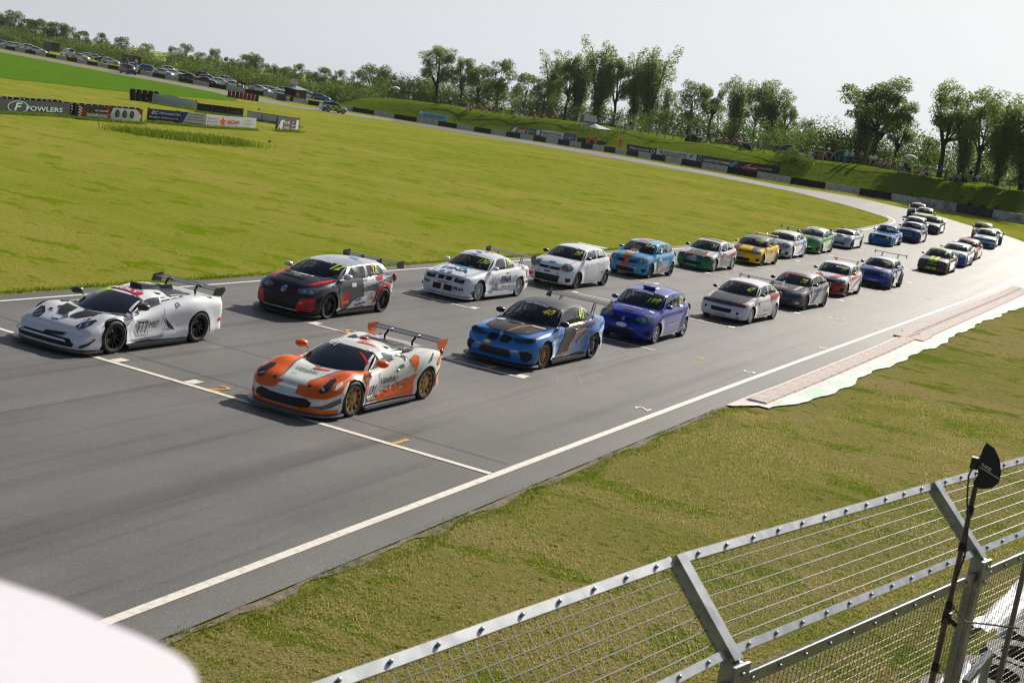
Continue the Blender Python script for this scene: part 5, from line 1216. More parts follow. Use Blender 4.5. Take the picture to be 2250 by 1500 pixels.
def build_e36():
 C = Car(E36); w_ = paint('e36_white', rgb(232, 234, 238), .25)
 root = car_root('racing_car', 'white coupe number 130 with big navy lettering, white multi-spoke wheels and black rear wing', 'racing car', GRP, (1048, 663), (1134, 652.4), C)
 car_basic(C, root, w_, w_, strip=M_WHT); C.interior(root, -1); C.wheels(root, M_SIL if 0 else mat('white_rim', rgb(205, 208, 214), .35, .3), 15, rr=.76); C.splitter(root, w_, .07, .09); C.skirt(root, w_, .12, .10)
 for s_ in (1, -1):
  C.poly('F', [(s_ * .03, .56), (s_ * .03, .67), (s_ * .24, .66), (s_ * .24, .56)], M_GRILLE, root, 'grille', .006)
  C.poly('F', [(s_ * .34, .545), (s_ * .35, .66), (s_ * .68, .64), (s_ * .66, .53)], M_LENSD, root, 'headlight_cover', .007); C.poly('F', [(s_ * .42, .632), (s_ * .56, .626), (s_ * .56, .614), (s_ * .42, .62)], M_YELL, root, 'sponsor_badge', .012)
  C.poly('F', [(s_ * .05, .43), (s_ * .34, .42), (s_ * .34, .25), (s_ * .05, .26)], M_GRILLE, root, 'lower_intake', .006)
  C.poly('C' if s_ > 0 else 'D', [(s_ * .72, .62), (s_ * .86, .63), (s_ * .90, .58), (s_ * .76, .55)], M_REFL, root, 'indicator', .008)
  C.poly('C' if s_ > 0 else 'D', [(s_ * .80, .28), (s_ * .98, .44), (s_ * 1.0, .40), (s_ * .86, .22)], M_BLK, root, 'dive_plane', .03)
 C.text('F', 'FINA', .55, .36, .11, M_NAVY, root, 'sponsor_lettering', off=.008, wd=.34, bold=.03); C.text('F', 'FINA', -.60, .42, .10, M_NAVY, root, 'sponsor_lettering', off=.008, wd=.26, bold=.03); C.text('F', 'MOTORSPORT', .0, .475, .045, M_RED, root, 'sponsor_lettering', off=.008, wd=.38, bold=.03)
 bonnet_gap(C, root, .66); C.text('T', 'FINA', 0, .72, .26, M_NAVY, root, 'sponsor_lettering', off=.006, wd=.92, bold=.03)
 for x, y in ((-.26, .36), (.0, .36), (.02, 1.06), (-.20, 1.16), (.22, 1.24), (.16, .98)): sticker(C, root, 'T', x, y, .17, .13, M_CYAN)
 for x, y in ((-.1, 2.2), (.12, 2.34), (.0, 2.1)): sticker(C, root, 'T', x, y, .16, .12, M_CYAN)
 for x, y in ((-.05, 2.46), (.2, 2.5), (.1, 2.62)): sticker(C, root, 'T', x, y, .16, .10, mat('pink_vinyl', rgb(215, 140, 150), .4))
 pins(C, root, [(.55, .40), (-.55, .40), (.64, 1.3)]); C.text('T', 'CMR', -.05, 1.82, .10, M_BLK, root, 'sponsor_lettering', off=.008, wd=.32, bold=.03)
 num(C, root, '130', .44, 1.13, M_LIME, h=.12); C.text('L', 'FINA', 2.50, .62, .24, M_NAVY, root, 'sponsor_lettering', off=.006, wd=.68, bold=.03); C.text('L', 'Motor oils', 2.52, .40, .09, M_GREY, root, 'sponsor_lettering', off=.006, wd=.62, shear=.3); C.text('R', 'FINA', -2.50, .62, .24, M_NAVY, root, 'sponsor_lettering', off=.006, wd=.68, bold=.03)
 C.gap('L', [(1.62, .30), (2.0, .30), (2.0, .76), (1.62, .76), (1.62, .30)], root, 'number_frame', .012, M_RED); C.text('L', '130', 1.81, .42, .20, M_BLK, root, 'race_number', off=.006, wd=.28); sticker(C, root, 'L', 1.72, .70, .08, .03, M_RED)
 C.text('L', 'Auto Trader', 1.83, .66, .035, M_BLK, root, 'sponsor_lettering', off=.006, wd=.22, shear=.2)
 C.disc('L', 4.05, .74, .09, .13, M_RED, root, 'sponsor_badge', .005); C.disc('L', 4.05, .74, .075, .115, w_, root, 'sponsor_badge', .008); C.poly('L', [(4.0, .42), (4.40, .46), (4.40, .52), (3.92, .50)], M_BLK, root, 'bumper_trim', .008, mirror=True)
 C.text('L', 'MICHELIN', 1.55, .25, .05, M_BLK, root, 'sponsor_lettering', off=.008, wd=.26, bold=.03)
 doors(C, root, 1.55, 2.72, .30, .82, 2.60); C.mirror_pair(root, w_); wiper(C, root)
 for s_ in (1, -1): mb = MB(); mb.box((s_ * (C.W - .16), 4.40, .78), (.30, .04, .14)); C.out(mb, 'tail_light', M_TAIL, root)
 C.wing(root, 4.16, 1.25, .86, .26, M_BLKG, M_BLK, .20, 'lattice', .46, .95, 4.16, endpts=[(-.05, -.12), (.28, -.14), (.30, .10), (-.05, .08)])
 make_driver(C, root, M_BLKG, MATS['race_suit_dark'], 'driver in a dark helmet inside the white coupe number 130')
build_e36()
def build_fiesta():
 C = Car(FIES); w_ = paint('fiesta_white', rgb(234, 236, 240), .25)
 root = car_root('racing_car', 'plain white hatchback number 20 with black wheels and mirrors', 'racing car', GRP, (1264, 636), (1322, 629), C)
 car_basic(C, root, w_, w_, strip=M_BLKG); C.interior(root, -1); C.wheels(root, M_BLKG, 9, True, rr=.72)
 hatch_face(C, root, (.0, .42, .62, .70), (.50, .20, .44), True, False); C.disc('F', 0, .66, .07, .035, M_SIL, root, 'emblem', .012); light(C, root, HL_FIE, M_LENS, [(.70, .75, .06)])
 for kk, s_ in (('C', 1), ('D', -1)): C.poly(kk, [(s_ * u, v) for u, v in [(.44, .66), (.54, .72), (.56, .64), (.50, .61)]], M_ORNG, root, 'indicator', .014)
 for x in (-.10, -.02, .06): C.disc('F', x, .53, .032, .032, M_GRILLE, root, 'bumper_hole', .006)
 C.disc('T', 0, .34, .15, .045, MATS['royal_blue'], root, 'sponsor_badge', .006); pins(C, root, [(-.46, .40), (.46, .40)]); sticker(C, root, 'F', -.36, .50, .09, .03, M_RED); sticker(C, root, 'F', .40, .50, .09, .03, M_RED); sticker(C, root, 'F', .1, .18, .03, .10, M_RED, 'tow_loop', .03)
 bonnet_gap(C, root); C.text('T', 'CASTLE COMBE', 0, 1.62, .055, M_WHT, root, 'sponsor_lettering', off=.008, wd=.66); C.text('T', 'Co-ordSport', 0, 1.69, .05, M_WHT, root, 'sponsor_lettering', off=.008, wd=.34)
 num(C, root, '20', .44, 1.20); sticker(C, root, 'L', 2.74, 1.22, .16, .16, M_WHT, off=.007); doors(C, root, 1.50, 2.60); C.gap('L', [(1.6, .56), (3.1, .60)], root, 'side_trim', .03, w_, off=.012); sticker(C, root, 'L', 2.80, .56, .16, .04, M_BLK, off=.02)
 C.mirror_pair(root, M_BLKG); wiper(C, root); tailp(C, root)
 mb = MB(); mb.add([(x_, y_ + .28, z_) for x_, y_, z_ in [(-.56, 3.14, 1.355), (.56, 3.14, 1.355), (.60, 3.42, 1.37), (-.60, 3.42, 1.37), (-.56, 3.14, 1.33), (.56, 3.14, 1.33), (.60, 3.42, 1.34), (-.60, 3.42, 1.34)]], [(0, 1, 2, 3), (7, 6, 5, 4), (0, 4, 5, 1), (2, 6, 7, 3), (1, 5, 6, 2), (3, 7, 4, 0)]); C.out(mb, 'roof_spoiler', w_, root)
 make_driver(C, root, M_BLKG, MATS['race_suit_dark'], 'driver in a dark helmet inside the plain white hatchback number 20')
build_fiesta()
def build_clio(kind):
 sky_ = kind == '171'
 C = Car(CLIO); p = paint('clio_sky', rgb(60, 160, 212), .25) if sky_ else paint('clio_blue', rgb(4, 46, 160), .30, 0, .7)
 if sky_: root = car_root('racing_car', 'sky blue hatchback number 171 with an orange centre stripe and black wheels', 'racing car', GRP, G_(1425, 613), G_(1471, 607), C)
 else: root = car_root('racing_car', 'dark blue hatchback number 199 with a roof vent and silver wheels', 'racing car', GRP, (1436.7, 756.8), (1496.7, 740.8), C)
 car_basic(C, root, p, p, strip=M_BLKG); C.interior(root, -1); C.wheels(root, M_BLKG if sky_ else M_SIL, 7 if sky_ else 5, not sky_ and False, rr=.72)
 if sky_:
  org = mat('dull_orange', rgb(200, 104, 66), .35, coat=.5)
  C.poly('T', [(-.24, .14), (.10, .14), (.14, 1.2), (-.28, 1.2)], org, root, 'stripe', .003); C.poly('T', [(-.30, 1.74), (.16, 1.74), (.16, 3.0), (-.30, 3.0)], org, root, 'stripe', .003); C.poly('F', [(-.24, .56), (.10, .56), (.08, .14), (-.22, .14)], org, root, 'stripe', .004); C.poly('F', [(-.24, .56), (.10, .56), (.10, .80), (-.24, .80)], org, root, 'stripe', .004)
  C.poly('L', [(1.16, .20), (2.82, .20), (2.74, .38), (1.14, .36)], org, root, 'stripe', .004, mirror=True); C.disc('T', -.07, .78, .26, .24, M_WHT, root, 'number_roundel', .008, n=28); C.text('T', '171', -.07, .78, .19, M_BLK, root, 'race_number', off=.012, wd=.34, bold=.04)
  C.disc('L', 1.72, .55, .22, .27, M_WHT, root, 'number_roundel', .008, n=28); C.text('L', '171', 1.72, .55, .26, M_BLK, root, 'race_number', off=.013, wd=.32, bold=.04)
  for a, b in ((-.50, .46), (.36, .46), (.36, .20)): sticker(C, root, 'F', a, b, .12, .04, M_RED)
 hatch_face(C, root, (.10, .46, .57, .66), (.42, .22, .38), True); C.poly('F', [(0, .56), (.05, .63), (0, .70), (-.05, .63)], M_CHR if not sky_ else M_CYAN, root, 'emblem', .016); light(C, root, HL_CLIO, M_LENS, [(.56, .70, .05), (.70, .73, .045)])
 if not sky_: C.disc('F', 0, .47, .17, .06, M_WHT, root, 'sponsor_badge', .010); C.text('T', 'Co-ordSport', 0, .66, .10, M_WHT, root, 'sponsor_lettering', off=.006, wd=.62, shear=.3); C.disc('T', .0, .46, .16, .05, mat('red_blue', rgb(120, 60, 120), .4), root, 'sponsor_badge', .006)
 if not sky_:
  mb = MB(); z = 1.43; mb.add([(-.20, 1.84, z - .01), (.20, 1.84, z - .01), (.20, 1.84, z + .05), (-.20, 1.84, z + .05), (-.22, 2.2, z - .02), (.22, 2.2, z - .02), (.16, 2.16, z + .03), (-.16, 2.16, z + .03)], [(0, 1, 2, 3), (1, 5, 6, 2), (4, 0, 3, 7), (3, 2, 6, 7), (5, 4, 7, 6)]); C.out(mb, 'roof_vent', p, root)
  sticker(C, root, 'F', .34, .40, .12, .03, M_RED); C.gap('F', [(.18, .24), (.26, .32)], root, 'tow_loop', .014, M_RED, False, .03); sticker(C, root, 'L', 2.80, .98, .26, .06, M_WHT); C.disc('L', 2.84, .82, .11, .05, M_RED, root, 'sponsor_badge', .006); sticker(C, root, 'T', .60, .72, .14, .12, M_WHT)
 C.text('T', 'CASTLECOMBE', -.04, 1.48, .065, M_WHT, root, 'sponsor_lettering', off=.008, wd=.66); C.text('T', 'Co-ordSport', -.04, 1.555, .04, M_WHT, root, 'sponsor_lettering', off=.008, wd=.28)
 num(C, root, kind, .42, 1.16 if not sky_ else 1.26, h=.12); sticker(C, root, 'L', 2.60, 1.08, .10, .12, M_RED, off=.007); sticker(C, root, 'L', 2.72, 1.08, .08, .12, M_WHT, off=.007)
 doors(C, root, 1.42, 2.44, hm=p); C.gap('L', [(1.5, .50), (2.44, .52)], root, 'side_trim', .025, M_SIL if not sky_ else M_WHT, off=.012); pins(C, root, [(-.44, .44), (.44, .44)]); bonnet_gap(C, root, .56)
 C.poly('L', [(1.86, 1.04), (2.12, 1.05), (2.14, 1.20), (1.92, 1.19)], M_WHT, root, 'window_hatch', .005) if sky_ else C.poly('L', [(1.92, 1.02), (2.02, 1.03), (2.06, 1.17), (1.96, 1.17)], M_BLK, root, 'window_hatch', .008)
 C.mirror_pair(root, p, y=1.42); wiper(C, root); tailp(C, root)
 make_driver(C, root, M_WHT, MATS['race_suit_dark'], 'driver in a white helmet inside the %s hatchback number %s' % ('sky blue' if sky_ else 'dark blue', kind))
def G_(x, y): return (x, y)
build_clio('199'); build_clio('171')
def build_civic(kind):
 C = Car(CIV)
 info = {'47': ((1646, 713.3), (1696.7, 702.7), 'white hatchback number 47 with black bonnet and red sunray side graphic'),
   '31': ((1567, 598), (1610, 593), 'white, green and red hatchback number 31'),
   '78': ((1766, 683), (1809, 675), 'dark grey hatchback number 78 with a red windscreen strip')}[kind]
 p = {'47': paint('civic_white', rgb(228, 230, 234), .26), '31': MATS['paint_civic_white'] if 'paint_civic_white' in MATS else None, '78': paint('civic_grey', rgb(72, 76, 84), .3, .3)}[kind]
 root = car_root('racing_car', info[2], 'racing car', GRP, info[0], info[1], C)
 rim = {'47': MATS['white_rim'], '31': M_SIL, '78': M_BLKG}[kind]
 car_basic(C, root, p, p, strip={'47': mat('purple_strip', rgb(50, 44, 84), .3), '31': M_BLKG, '78': mat('red_strip', rgb(190, 70, 80), .4)}[kind]); C.interior(root, -1); C.wheels(root, rim, 10, kind != '78', rr=.74)
 light(C, root, HL_CIV, M_LENSD if kind != '78' else M_LENS, [] if kind != '78' else [(.5, .62, .03), (.62, .63, .03)])
 for kk, s_ in (('C', 1), ('D', -1)):
  C.poly(kk, [(s_ * u, v) for u, v in [(.70, .68), (.88, .69), (.92, .63), (.84, .585), (.72, .58)]], mat('clear_indicator', rgb(215, 170, 165), .15, coat=1), root, 'indicator', .014)
  if kind == '47': C.poly(kk, [(s_ * u, v) for u, v in [(.34, .60), (.60, .62), (.60, .635), (.34, .62)]], M_RED, root, 'sponsor_lettering', .014)
 if kind == '47':
  C.poly('F', [(-.38, .46), (.38, .46), (.34, .33), (-.34, .33)], M_GRILLE, root, 'lower_intake', .006); C.poly('T', bonnet_poly(C, .60, .66, .16), M_CARB, root, 'bonnet_panel'); C.disc('F', .58, .36, .045, .045, M_GRILLE, root, 'bumper_hole', .008); C.disc('F', -.58, .42, .045, .045, M_GRILLE, root, 'bumper_hole', .008)
  C.text('F', 'Quicksign', 0, .24, .06, M_RED, root, 'sponsor_lettering', off=.008, wd=.40, shear=.2); C.text('F', 'GRi', .60, .22, .05, M_RED, root, 'sponsor_lettering', off=.008); C.text('T', 'Quicksign', .74, .96, .07, M_RED, root, 'sponsor_lettering', off=.006, wd=.36, rot=.9)
  C.text('L', 'Crane Cars', 2.24, .42, .09, M_RED, root, 'sponsor_lettering', off=.006, wd=.70, shear=.2); C.text('L', '01225 810000 WWW.CRANECARS', 2.0, .24, .05, M_BLK, root, 'sponsor_lettering', off=.006, wd=1.1); sticker(C, root, 'L', 1.46, .68, .12, .16, M_NAVY); sticker(C, root, 'L', 1.46, .68, .09, .12, M_WHT, off=.008)
  for k in range(5):
   a0 = 2.0 + k * .20; a1 = a0 + .11; c = (2.76, .58); C.poly('L', [(c[0] + .06 * cos(a0 - .9), c[1] + .06 * sin(a0 - .9)), (c[0] + .06 * cos(a1 - .9), c[1] + .06 * sin(a1 - .9)), (c[0] + .55 * cos(a1 - 1.15), c[1] + .42 * sin(a1 - .9)), (c[0] + .55 * cos(a0 - 1.15), c[1] + .42 * sin(a0 - .9))], M_RED, root, 'sunray', .006)
  C.poly('L', [(2.66, .90), (3.6, .96), (3.66, .88), (3.3, .78), (2.72, .80)], M_RED, root, 'sunray_band', .005); C.wing(root, 3.72, 1.30, .82, .24, M_SIL if 0 else M_CARB, MATS['white_rim'], .18, 'strut', .46, 1.20, 3.50, endpts=[(-.04, -.10), (.26, -.12), (.26, .08), (-.04, .06)]); C.gap('T', [(-.56, 1.82), (0, 1.76), (.56, 1.82)], root, 'strip_trim', .02, M_RED, False)
 if kind == '31':
  gr = mat('castrol_green', rgb(20, 122, 74), .3, coat=.6)
  for kk, s_ in (('C', 1), ('D', -1)): C.poly(kk, [(s_ * u, v) for u, v in [(-.05, .57), (.40, .565), (.95, .575), (1.02, .30), (.98, .14), (-.05, .14)]], gr, root, 'bumper_livery', .003)
  C.poly('L', [(.50, .57), (1.3, .57), (2.3, .58), (4.0, .72), (4.0, .22), (.9, .20), (.6, .20)], gr, root, 'side_livery', .003, mirror=True); C.poly('L', [(1.9, .74), (2.5, .70), (4.0, .93), (4.0, .76), (2.5, .60)], M_RED, root, 'stripe', .005, mirror=True)
  C.poly('T', [(-.60, .30), (.50, .30), (.38, .98), (-.30, .98)], M_RED, root, 'bonnet_livery', .003); C.poly('T', [(-.42, .44), (.34, .44), (.40, .98), (-.44, .98)], gr, root, 'bonnet_livery', .006); C.poly('T', [(-.50, .36), (.46, .36), (.46, .24), (-.50, .24)], M_WHT, root, 'bonnet_livery', .008); C.disc('T', 0, .76, .28, .15, M_WHT, root, 'sponsor_badge', .010); C.disc('T', 0, .76, .25, .125, gr, root, 'sponsor_badge', .013); C.text('T', 'Castrol', -.05, .31, .13, M_RED, root, 'sponsor_lettering', off=.013, wd=.84, bold=.04)
  C.text('F', 'HONDA', -.05, .53, .07, M_WHT, root, 'sponsor_lettering', off=.010, wd=.42, bold=.03); C.text('F', 'VTEC', -.02, .44, .08, M_WHT, root, 'sponsor_lettering', off=.010, wd=.46, bold=.03); C.poly('F', [(-.46, .38), (.46, .38), (.42, .26), (-.42, .26)], M_GRILLE, root, 'lower_intake', .007); sticker(C, root, 'F', 0, .21, .50, .06, mat('pale_plate', rgb(160, 190, 140), .5), 'number_plate')
  C.text('L', 'Cas', 1.56, .72, .24, M_RED, root, 'sponsor_lettering', off=.008, bold=.04, wd=.40); C.disc('L', 1.92, .72, .17, .20, M_WHT, root, 'number_roundel', .008); C.text('L', '31', 1.92, .72, .20, M_BLK, root, 'race_number', off=.013, bold=.03); C.text('L', 'VTEC', 2.36, .46, .09, M_WHT, root, 'sponsor_lettering', off=.008, wd=.38, bold=.02)
  C.poly('T', [(-.40, 2.1), (.50, 2.06), (.50, 2.3), (-.30, 2.36)], gr, root, 'roof_livery', .004); C.poly('T', [(-.50, 2.5), (.50, 2.36), (.50, 2.6), (-.50, 2.9)], M_RED, root, 'roof_livery', .004); C.splitter(root, gr, .04, .10)
 if kind == '78':
  C.poly('F', [(-.40, .36), (.40, .36), (.34, .24), (-.34, .24)], M_GRILLE, root, 'lower_intake', .006); C.disc('F', .06, .46, .05, .05, M_SIL, root, 'bumper_hole', .008); C.disc('F', .06, .46, .038, .038, M_GRILLE, root, 'bumper_hole', .012); C.poly('F', [(.36, .40), (.52, .40), (.52, .28), (.36, .28)], M_GRILLE, root, 'bumper_hole', .008)
  C.poly('T', bonnet_poly(C, .56, .62, .18), mat('dark_bonnet', (.05, .052, .058, 1), .28, coat=.6), root, 'bonnet_panel'); C.text('T', 'RYLAND', -.20, .60, .12, M_WHT, root, 'sponsor_lettering', off=.007, wd=.6, shear=.3, bold=.03); sticker(C, root, 'T', -.20, .44, .5, .09, M_RED); C.poly('T', [(.34, .5), (.46, .5), (.56, 1.1), (.44, 1.1)], M_SIL, root, 'stripe', .006)
  C.poly('L', [(1.30, .30), (1.48, .30), (1.55, .78), (1.38, .78)], M_WHT, root, 'number_panel', .006); C.poly('L', [(1.4, .24), (1.6, .24), (2.4, .82), (2.2, .80)], MATS['royal_blue'], root, 'side_livery', .004); C.poly('L', [(1.7, .24), (1.85, .24), (3.0, .9), (2.8, .88)], M_SIL, root, 'side_livery', .004)
  sticker(C, root, 'F', .70, .30, .14, .09, mat('pale_pink', rgb(220, 190, 210), .5))
 num(C, root, kind, .42, 1.08 if kind != '78' else 1.04, h=.13 if kind != '78' else .17); doors(C, root, 1.52, 2.62, hm=p); bonnet_gap(C, root, .64); pins(C, root, [(-.5, .36), (.5, .36)]); C.gap('L', [(1.55, .50), (2.66, .52)], root, 'side_trim', .02, p, off=.012)
 C.mirror_pair(root, M_BLKG, size=.85 if kind == '47' else 1.0); wiper(C, root); tailp(C, root)
 make_driver(C, root, M_WHT if kind != '78' else M_BLKG, MATS['race_suit_dark'], 'driver in a %s helmet inside the %s hatchback number %s' % (('white', 'white and red-rayed', '47') if kind == '47' else ('white', 'green and white', '31') if kind == '31' else ('dark', 'dark grey', '78')))
build_civic('47'); build_civic('31'); build_civic('78')
# ---------------------------------------------------------------- smaller cars further back on the grid
def pos2(px, ang=0.0):
 a = G(*px); d = (sin(radians(ang)), cos(radians(ang))); return a, d
def grid_car(spec, px, label, body, roof=None, strip=None, rim=None, sp=8, twin=False, ang=0.0, hl=HL_CLIO, lens=None, bulbs=((.56, .70, .05), (.70, .73, .045)), mir=None, face={}, cat='racing car', lhd=-1, rear_px=None):
 C = Car(spec); a, d = pos2(px, ang); root = place_car('racing_car', label, cat, GRP, a, d, C)
 car_basic(C, root, body, roof or body, strip=strip or M_BLKG); C.interior(root, lhd); C.wheels(root, rim or M_BLKG, sp, twin, rr=.73)
 if hl: light(C, root, hl, lens or M_LENS, bulbs)
 if face is not None: hatch_face(C, root, **face)
 C.mirror_pair(root, mir or M_BLKG); wiper(C, root); tailp(C, root); bonnet_gap(C, root, .6)
 s_ = [q for q in C.segs if q[0] == 'g'][0]; doors(C, root, C.P['cy'] + C.P['cb'] + .12, s_[3] + .02)
 return C, root
yel = paint('mg_yellow', rgb(250, 200, 0), .3, 0, .5); M_DB = mat('dark_stripe', (.05, .052, .056, 1), .35, coat=.4)
C, o = grid_car(MG, (1671.7, 586), 'yellow hatchback number 70 with dark bonnet corners and black wheels', yel, M_DB, strip=mat('pale_strip', rgb(190, 200, 215), .4), hl=HL_MG, mir=yel, face=dict(gr=(.02, .44, .58, .68), low=(.42, .20, .36)), sp=7)
C.poly('T', [(.34, .34), (.62, .44), (.68, 1.2), (.5, 1.2), (.30, .8)], M_DB, o, 'bonnet_livery', .004, mirror=True); C.text('T', 'HOADEN', .05, 1.64, .08, M_NAVY, o, 'sponsor_lettering', off=.009, wd=.5, bold=.03); num(C, o, '70', .42, 1.13)
sticker(C, o, 'F', -.30, .46, .62, .07, M_CYAN); sticker(C, o, 'F', -.30, .40, .56, .04, M_YELL); C.text('L', 'TYPE R', 2.1, .68, .12, M_DB, o, 'sponsor_lettering', off=.006, wd=.6); C.poly('L', [(1.30, .30), (1.42, .30), (1.52, .86), (1.36, .86)], M_SIL, o, 'side_livery'); sticker(C, o, 'T', -.1, .9, .44, .08, M_SIL)
for k in range(3): C.gap('F', [(-.40, .60 + .03 * k), (0, .59 + .03 * k), (.40, .60 + .03 * k)], o, 'grille_bar', .010, yel, False, .012)
C.wing(o, 3.60, 1.42, .60, .20, yel, yel, .06, 'strut', .5, 1.33, 3.4)
make_driver(C, o, M_WHT, MATS['race_suit_dark'], 'driver in a white helmet inside the yellow hatchback number 70')
sil = paint('silver', rgb(196, 200, 206), .25, .4)
C, o = grid_car(dict(GOLF, W=1.80, flare=.015, L=4.2), (1736.6, 569.8), 'silver and light blue hatchback number 173 with a thin rear wing', sil, strip=sil, hl=HL_FIE, rim=M_SIL, sp=10, twin=True, face=dict(gr=(.0, .40, .62, .70), low=(.52, .20, .50), split=False), mir=sil)
C.poly('L', [(2.0, .24), (2.5, .24), (2.9, .60), (3.1, .98), (3.9, .98), (4.1, .80), (3.2, .60)], M_CYAN, o, 'side_livery', .005, mirror=True); C.poly('L', [(2.6, .26), (2.9, .30), (3.1, .5), (3.3, .8), (3.1, .8), (2.9, .5)], M_WHT, o, 'stripe', .007)
num(C, o, '173', -.40, 1.27, wcol=M_YELL); C.wing(o, 4.0, 1.52, .84, .22, M_BLKG, M_BLK, .14, 'strut', .40, 1.38, 3.8)
make_driver(C, o, M_WHT, MATS['race_suit_dark'], 'driver inside the silver and light blue hatchback number 173')
grn = paint('civic_green', rgb(86, 178, 70), .25)
C, o = grid_car(dict(FIES, L=4.1, W=1.70, wb=2.57, cy=.95, ry0=1.85, ry1=3.6, by=4.02, sb=[('p', 1.45, 2.05, 5), ('g', 2.5, 2.46, 8), ('p', 2.6, 2.58, 1), ('g', 3.56, 3.4, 8), ('p', None, None, 2)]), (1801.6, 559), 'bright green hatchback with a grey bonnet half and grey tail', grn, sil, strip=mat('pale_green_strip', rgb(150, 180, 160), .4), hl=HL_FIE, face=dict(gr=(.0, .36, .64, .70), low=(.5, .18, .34), split=False))
C.poly('T', [(.0, .20), (.50, .36), (.64, .8), (.66, 1.1), (.2, 1.0)], M_GREY, o, 'bonnet_livery', .004); C.poly('T', [(-.42, 1.95), (.10, 1.92), (.10, 3.2), (-.42, 3.2)], grn, o, 'roof_livery', .004); C.poly('L', [(2.1, .30), (2.9, .62), (3.3, .96), (4.05, .98), (4.05, .40), (3.0, .24)], M_GREY, o, 'side_livery', .004, mirror=True); sticker(C, o, 'C', .74, .40, .26, .09, M_NAVY); C.splitter(o, M_SIL, .04, .12)
GIN = dict(FER, L=4.1, W=1.80, wb=2.40, fo=.88, Lcf=.8, nf=2.2, fbot=.14, wr=.32, R=.352, ring=[(0, .50), (.3, .58), (.7, .70), (1.0, .76), (1.5, .82), (2.4, .85), (3.2, .90), (4.1, .84)], crown=[(0, .02), (.4, .05), (.9, .08), (1.4, .05), (4, .04)], plan=[(0, .96), (.9, 1), (3.2, 1), (4.1, .94)],
 cy=1.45, cb=.30, ry0=2.0, ry1=2.7, by=3.5, zr=[(0, 1.12), (.4, 1.17), (1, 1.12)], wsf=[(1.4, .92), (2.6, .86), (3.6, .7)], sb=[('p', 1.82, 2.16, 3), ('g', 2.6, 2.5, 7), ('p', 2.64, 2.55, 1), ('g', 3.0, 2.62, 4), ('p', None, None, 4)], wsv=(.04, .84, .97))
C, o = grid_car(GIN, (1870.4, 549), 'low silver sports coupe with a shark mouth decal and small rear wing', sil, strip=mat('maroon_strip', rgb(120, 50, 60), .4), hl=[(.52, .60), (.62, .68), (.80, .73), (.92, .73), (.84, .66), (.70, .60)], face=None)
C.poly('F', [(-.55, .40), (.55, .40), (.50, .26), (-.50, .26)], M_GRILLE, o, 'grille', .006)
for k in range(6): C.poly('F', [(-.30 + .12 * k, .255), (-.20 + .12 * k, .255), (-.25 + .12 * k, .31)], sil, o, 'shark_tooth', .010)
mb = MB(); mb.ball((0, .95, C.deckz(0, .95)), (.28, .3, .06), 12, 6); C.out(mb, 'bonnet_bulge', sil, o, 180); C.wing(o, 3.85, 1.08, .66, .18, M_BLKG, M_BLK, .08, 'strut', .3, .86, 3.8)
ESC = dict(BASE, L=3.98, W=1.62, wb=2.40, fo=.74, wr=.29, tw=.24, R=.33, flare=.085, fw=.10, Lcf=.10, nf=5, Lcr=.12, nr=5, ring=[(0, .68), (.1, .73), (.8, .80), (1.4, .86), (2.8, .88), (3.98, .86)], crown=[(0, .01), (.3, .04), (1, .05), (3.98, .02)],
 fp=[(0, .12), (.25, .06), (.4, .03), (.7, .0), (1, .05)], plan=[(0, 1), (3.98, .97)], cy=1.34, cb=.16, ry0=1.86, ry1=2.80, by=3.25, rcy=.06, rw=.56, zr=[(0, 1.31), (.3, 1.35), (.7, 1.35), (1, 1.31)], drop=.05, wsf=.94,
 sb=[('p', 1.60, 2.0, 3), ('g', 2.36, 2.34, 7), ('p', 2.44, 2.42, 1), ('g', 2.95, 2.72, 6), ('p', None, None, 2)])
ebl = paint('escort_blue', rgb(30, 128, 200), .25)
C, o = grid_car(ESC, (1962, 543), 'boxy light blue classic saloon with round yellow headlamps in a black grille', ebl, hl=None, face=None, rim=M_SIL, sp=8)
C.poly('F', [(-.66, .71), (.66, .71), (.66, .52), (-.66, .52)], M_GRILLE, o, 'grille', .008)
for s_ in (1, -1): C.disc('F', s_ * .52, .62, .10, .10, M_YELL, o, 'headlight', .02); C.poly('F', [(s_ * .50, .30), (s_ * .68, .30), (s_ * .68, .24), (s_ * .50, .24)], M_GRILLE, o, 'bumper_hole', .01)
C.poly('F', [(-.40, .58), (.40, .58), (.40, .56), (-.40, .56)], ebl, o, 'grille_bar', .016); C.poly('F', [(-.72, .47), (.72, .47), (.72, .40), (-.72, .40)], ebl, o, 'bumper', .05); C.splitter(o, ebl, .10, .14); num(C, o, '77', .42, 1.13, h=.16); C.disc('L', 1.9, .62, .18, .18, mat('pale_blue', rgb(170, 205, 230), .4), o, 'number_roundel', .006)
make_driver(C, o, M_WHT, MATS['race_suit_dark'], 'driver in a white helmet inside the boxy light blue classic saloon')
MINI = dict(CLIO, L=3.66, W=1.76, wb=2.47, fo=.62, wr=.31, R=.35, flare=.03, Lcf=.50, nf=2.5, ring=[(0, .70), (.25, .82), (.6, .90), (1.0, .96), (1.6, .98), (3.0, 1.0), (3.66, .96)], cy=1.14, cb=.20, ry0=1.58, ry1=3.28, by=3.52, rw=[(0, .60), (1, .56)],
 zr=[(0, 1.38), (.4, 1.42), (1, 1.37)], sb=[('p', 1.42, 1.70, 3), ('g', 2.36, 2.32, 7), ('p', 2.44, 2.40, 1), ('g', 3.06, 2.92, 7), ('p', None, None, 3)])
mbl = paint('mini_blue', rgb(34, 58, 128), .25)
C, o = grid_car(MINI, (2018, 536), 'navy blue small hatchback with white roof and round headlamps, bonnet scoop', mbl, MATS['paint_fiesta_white'], hl=None, face=dict(gr=(.0, .34, .50, .66), low=(.55, .18, .40), split=False), sp=8, mir=mbl)
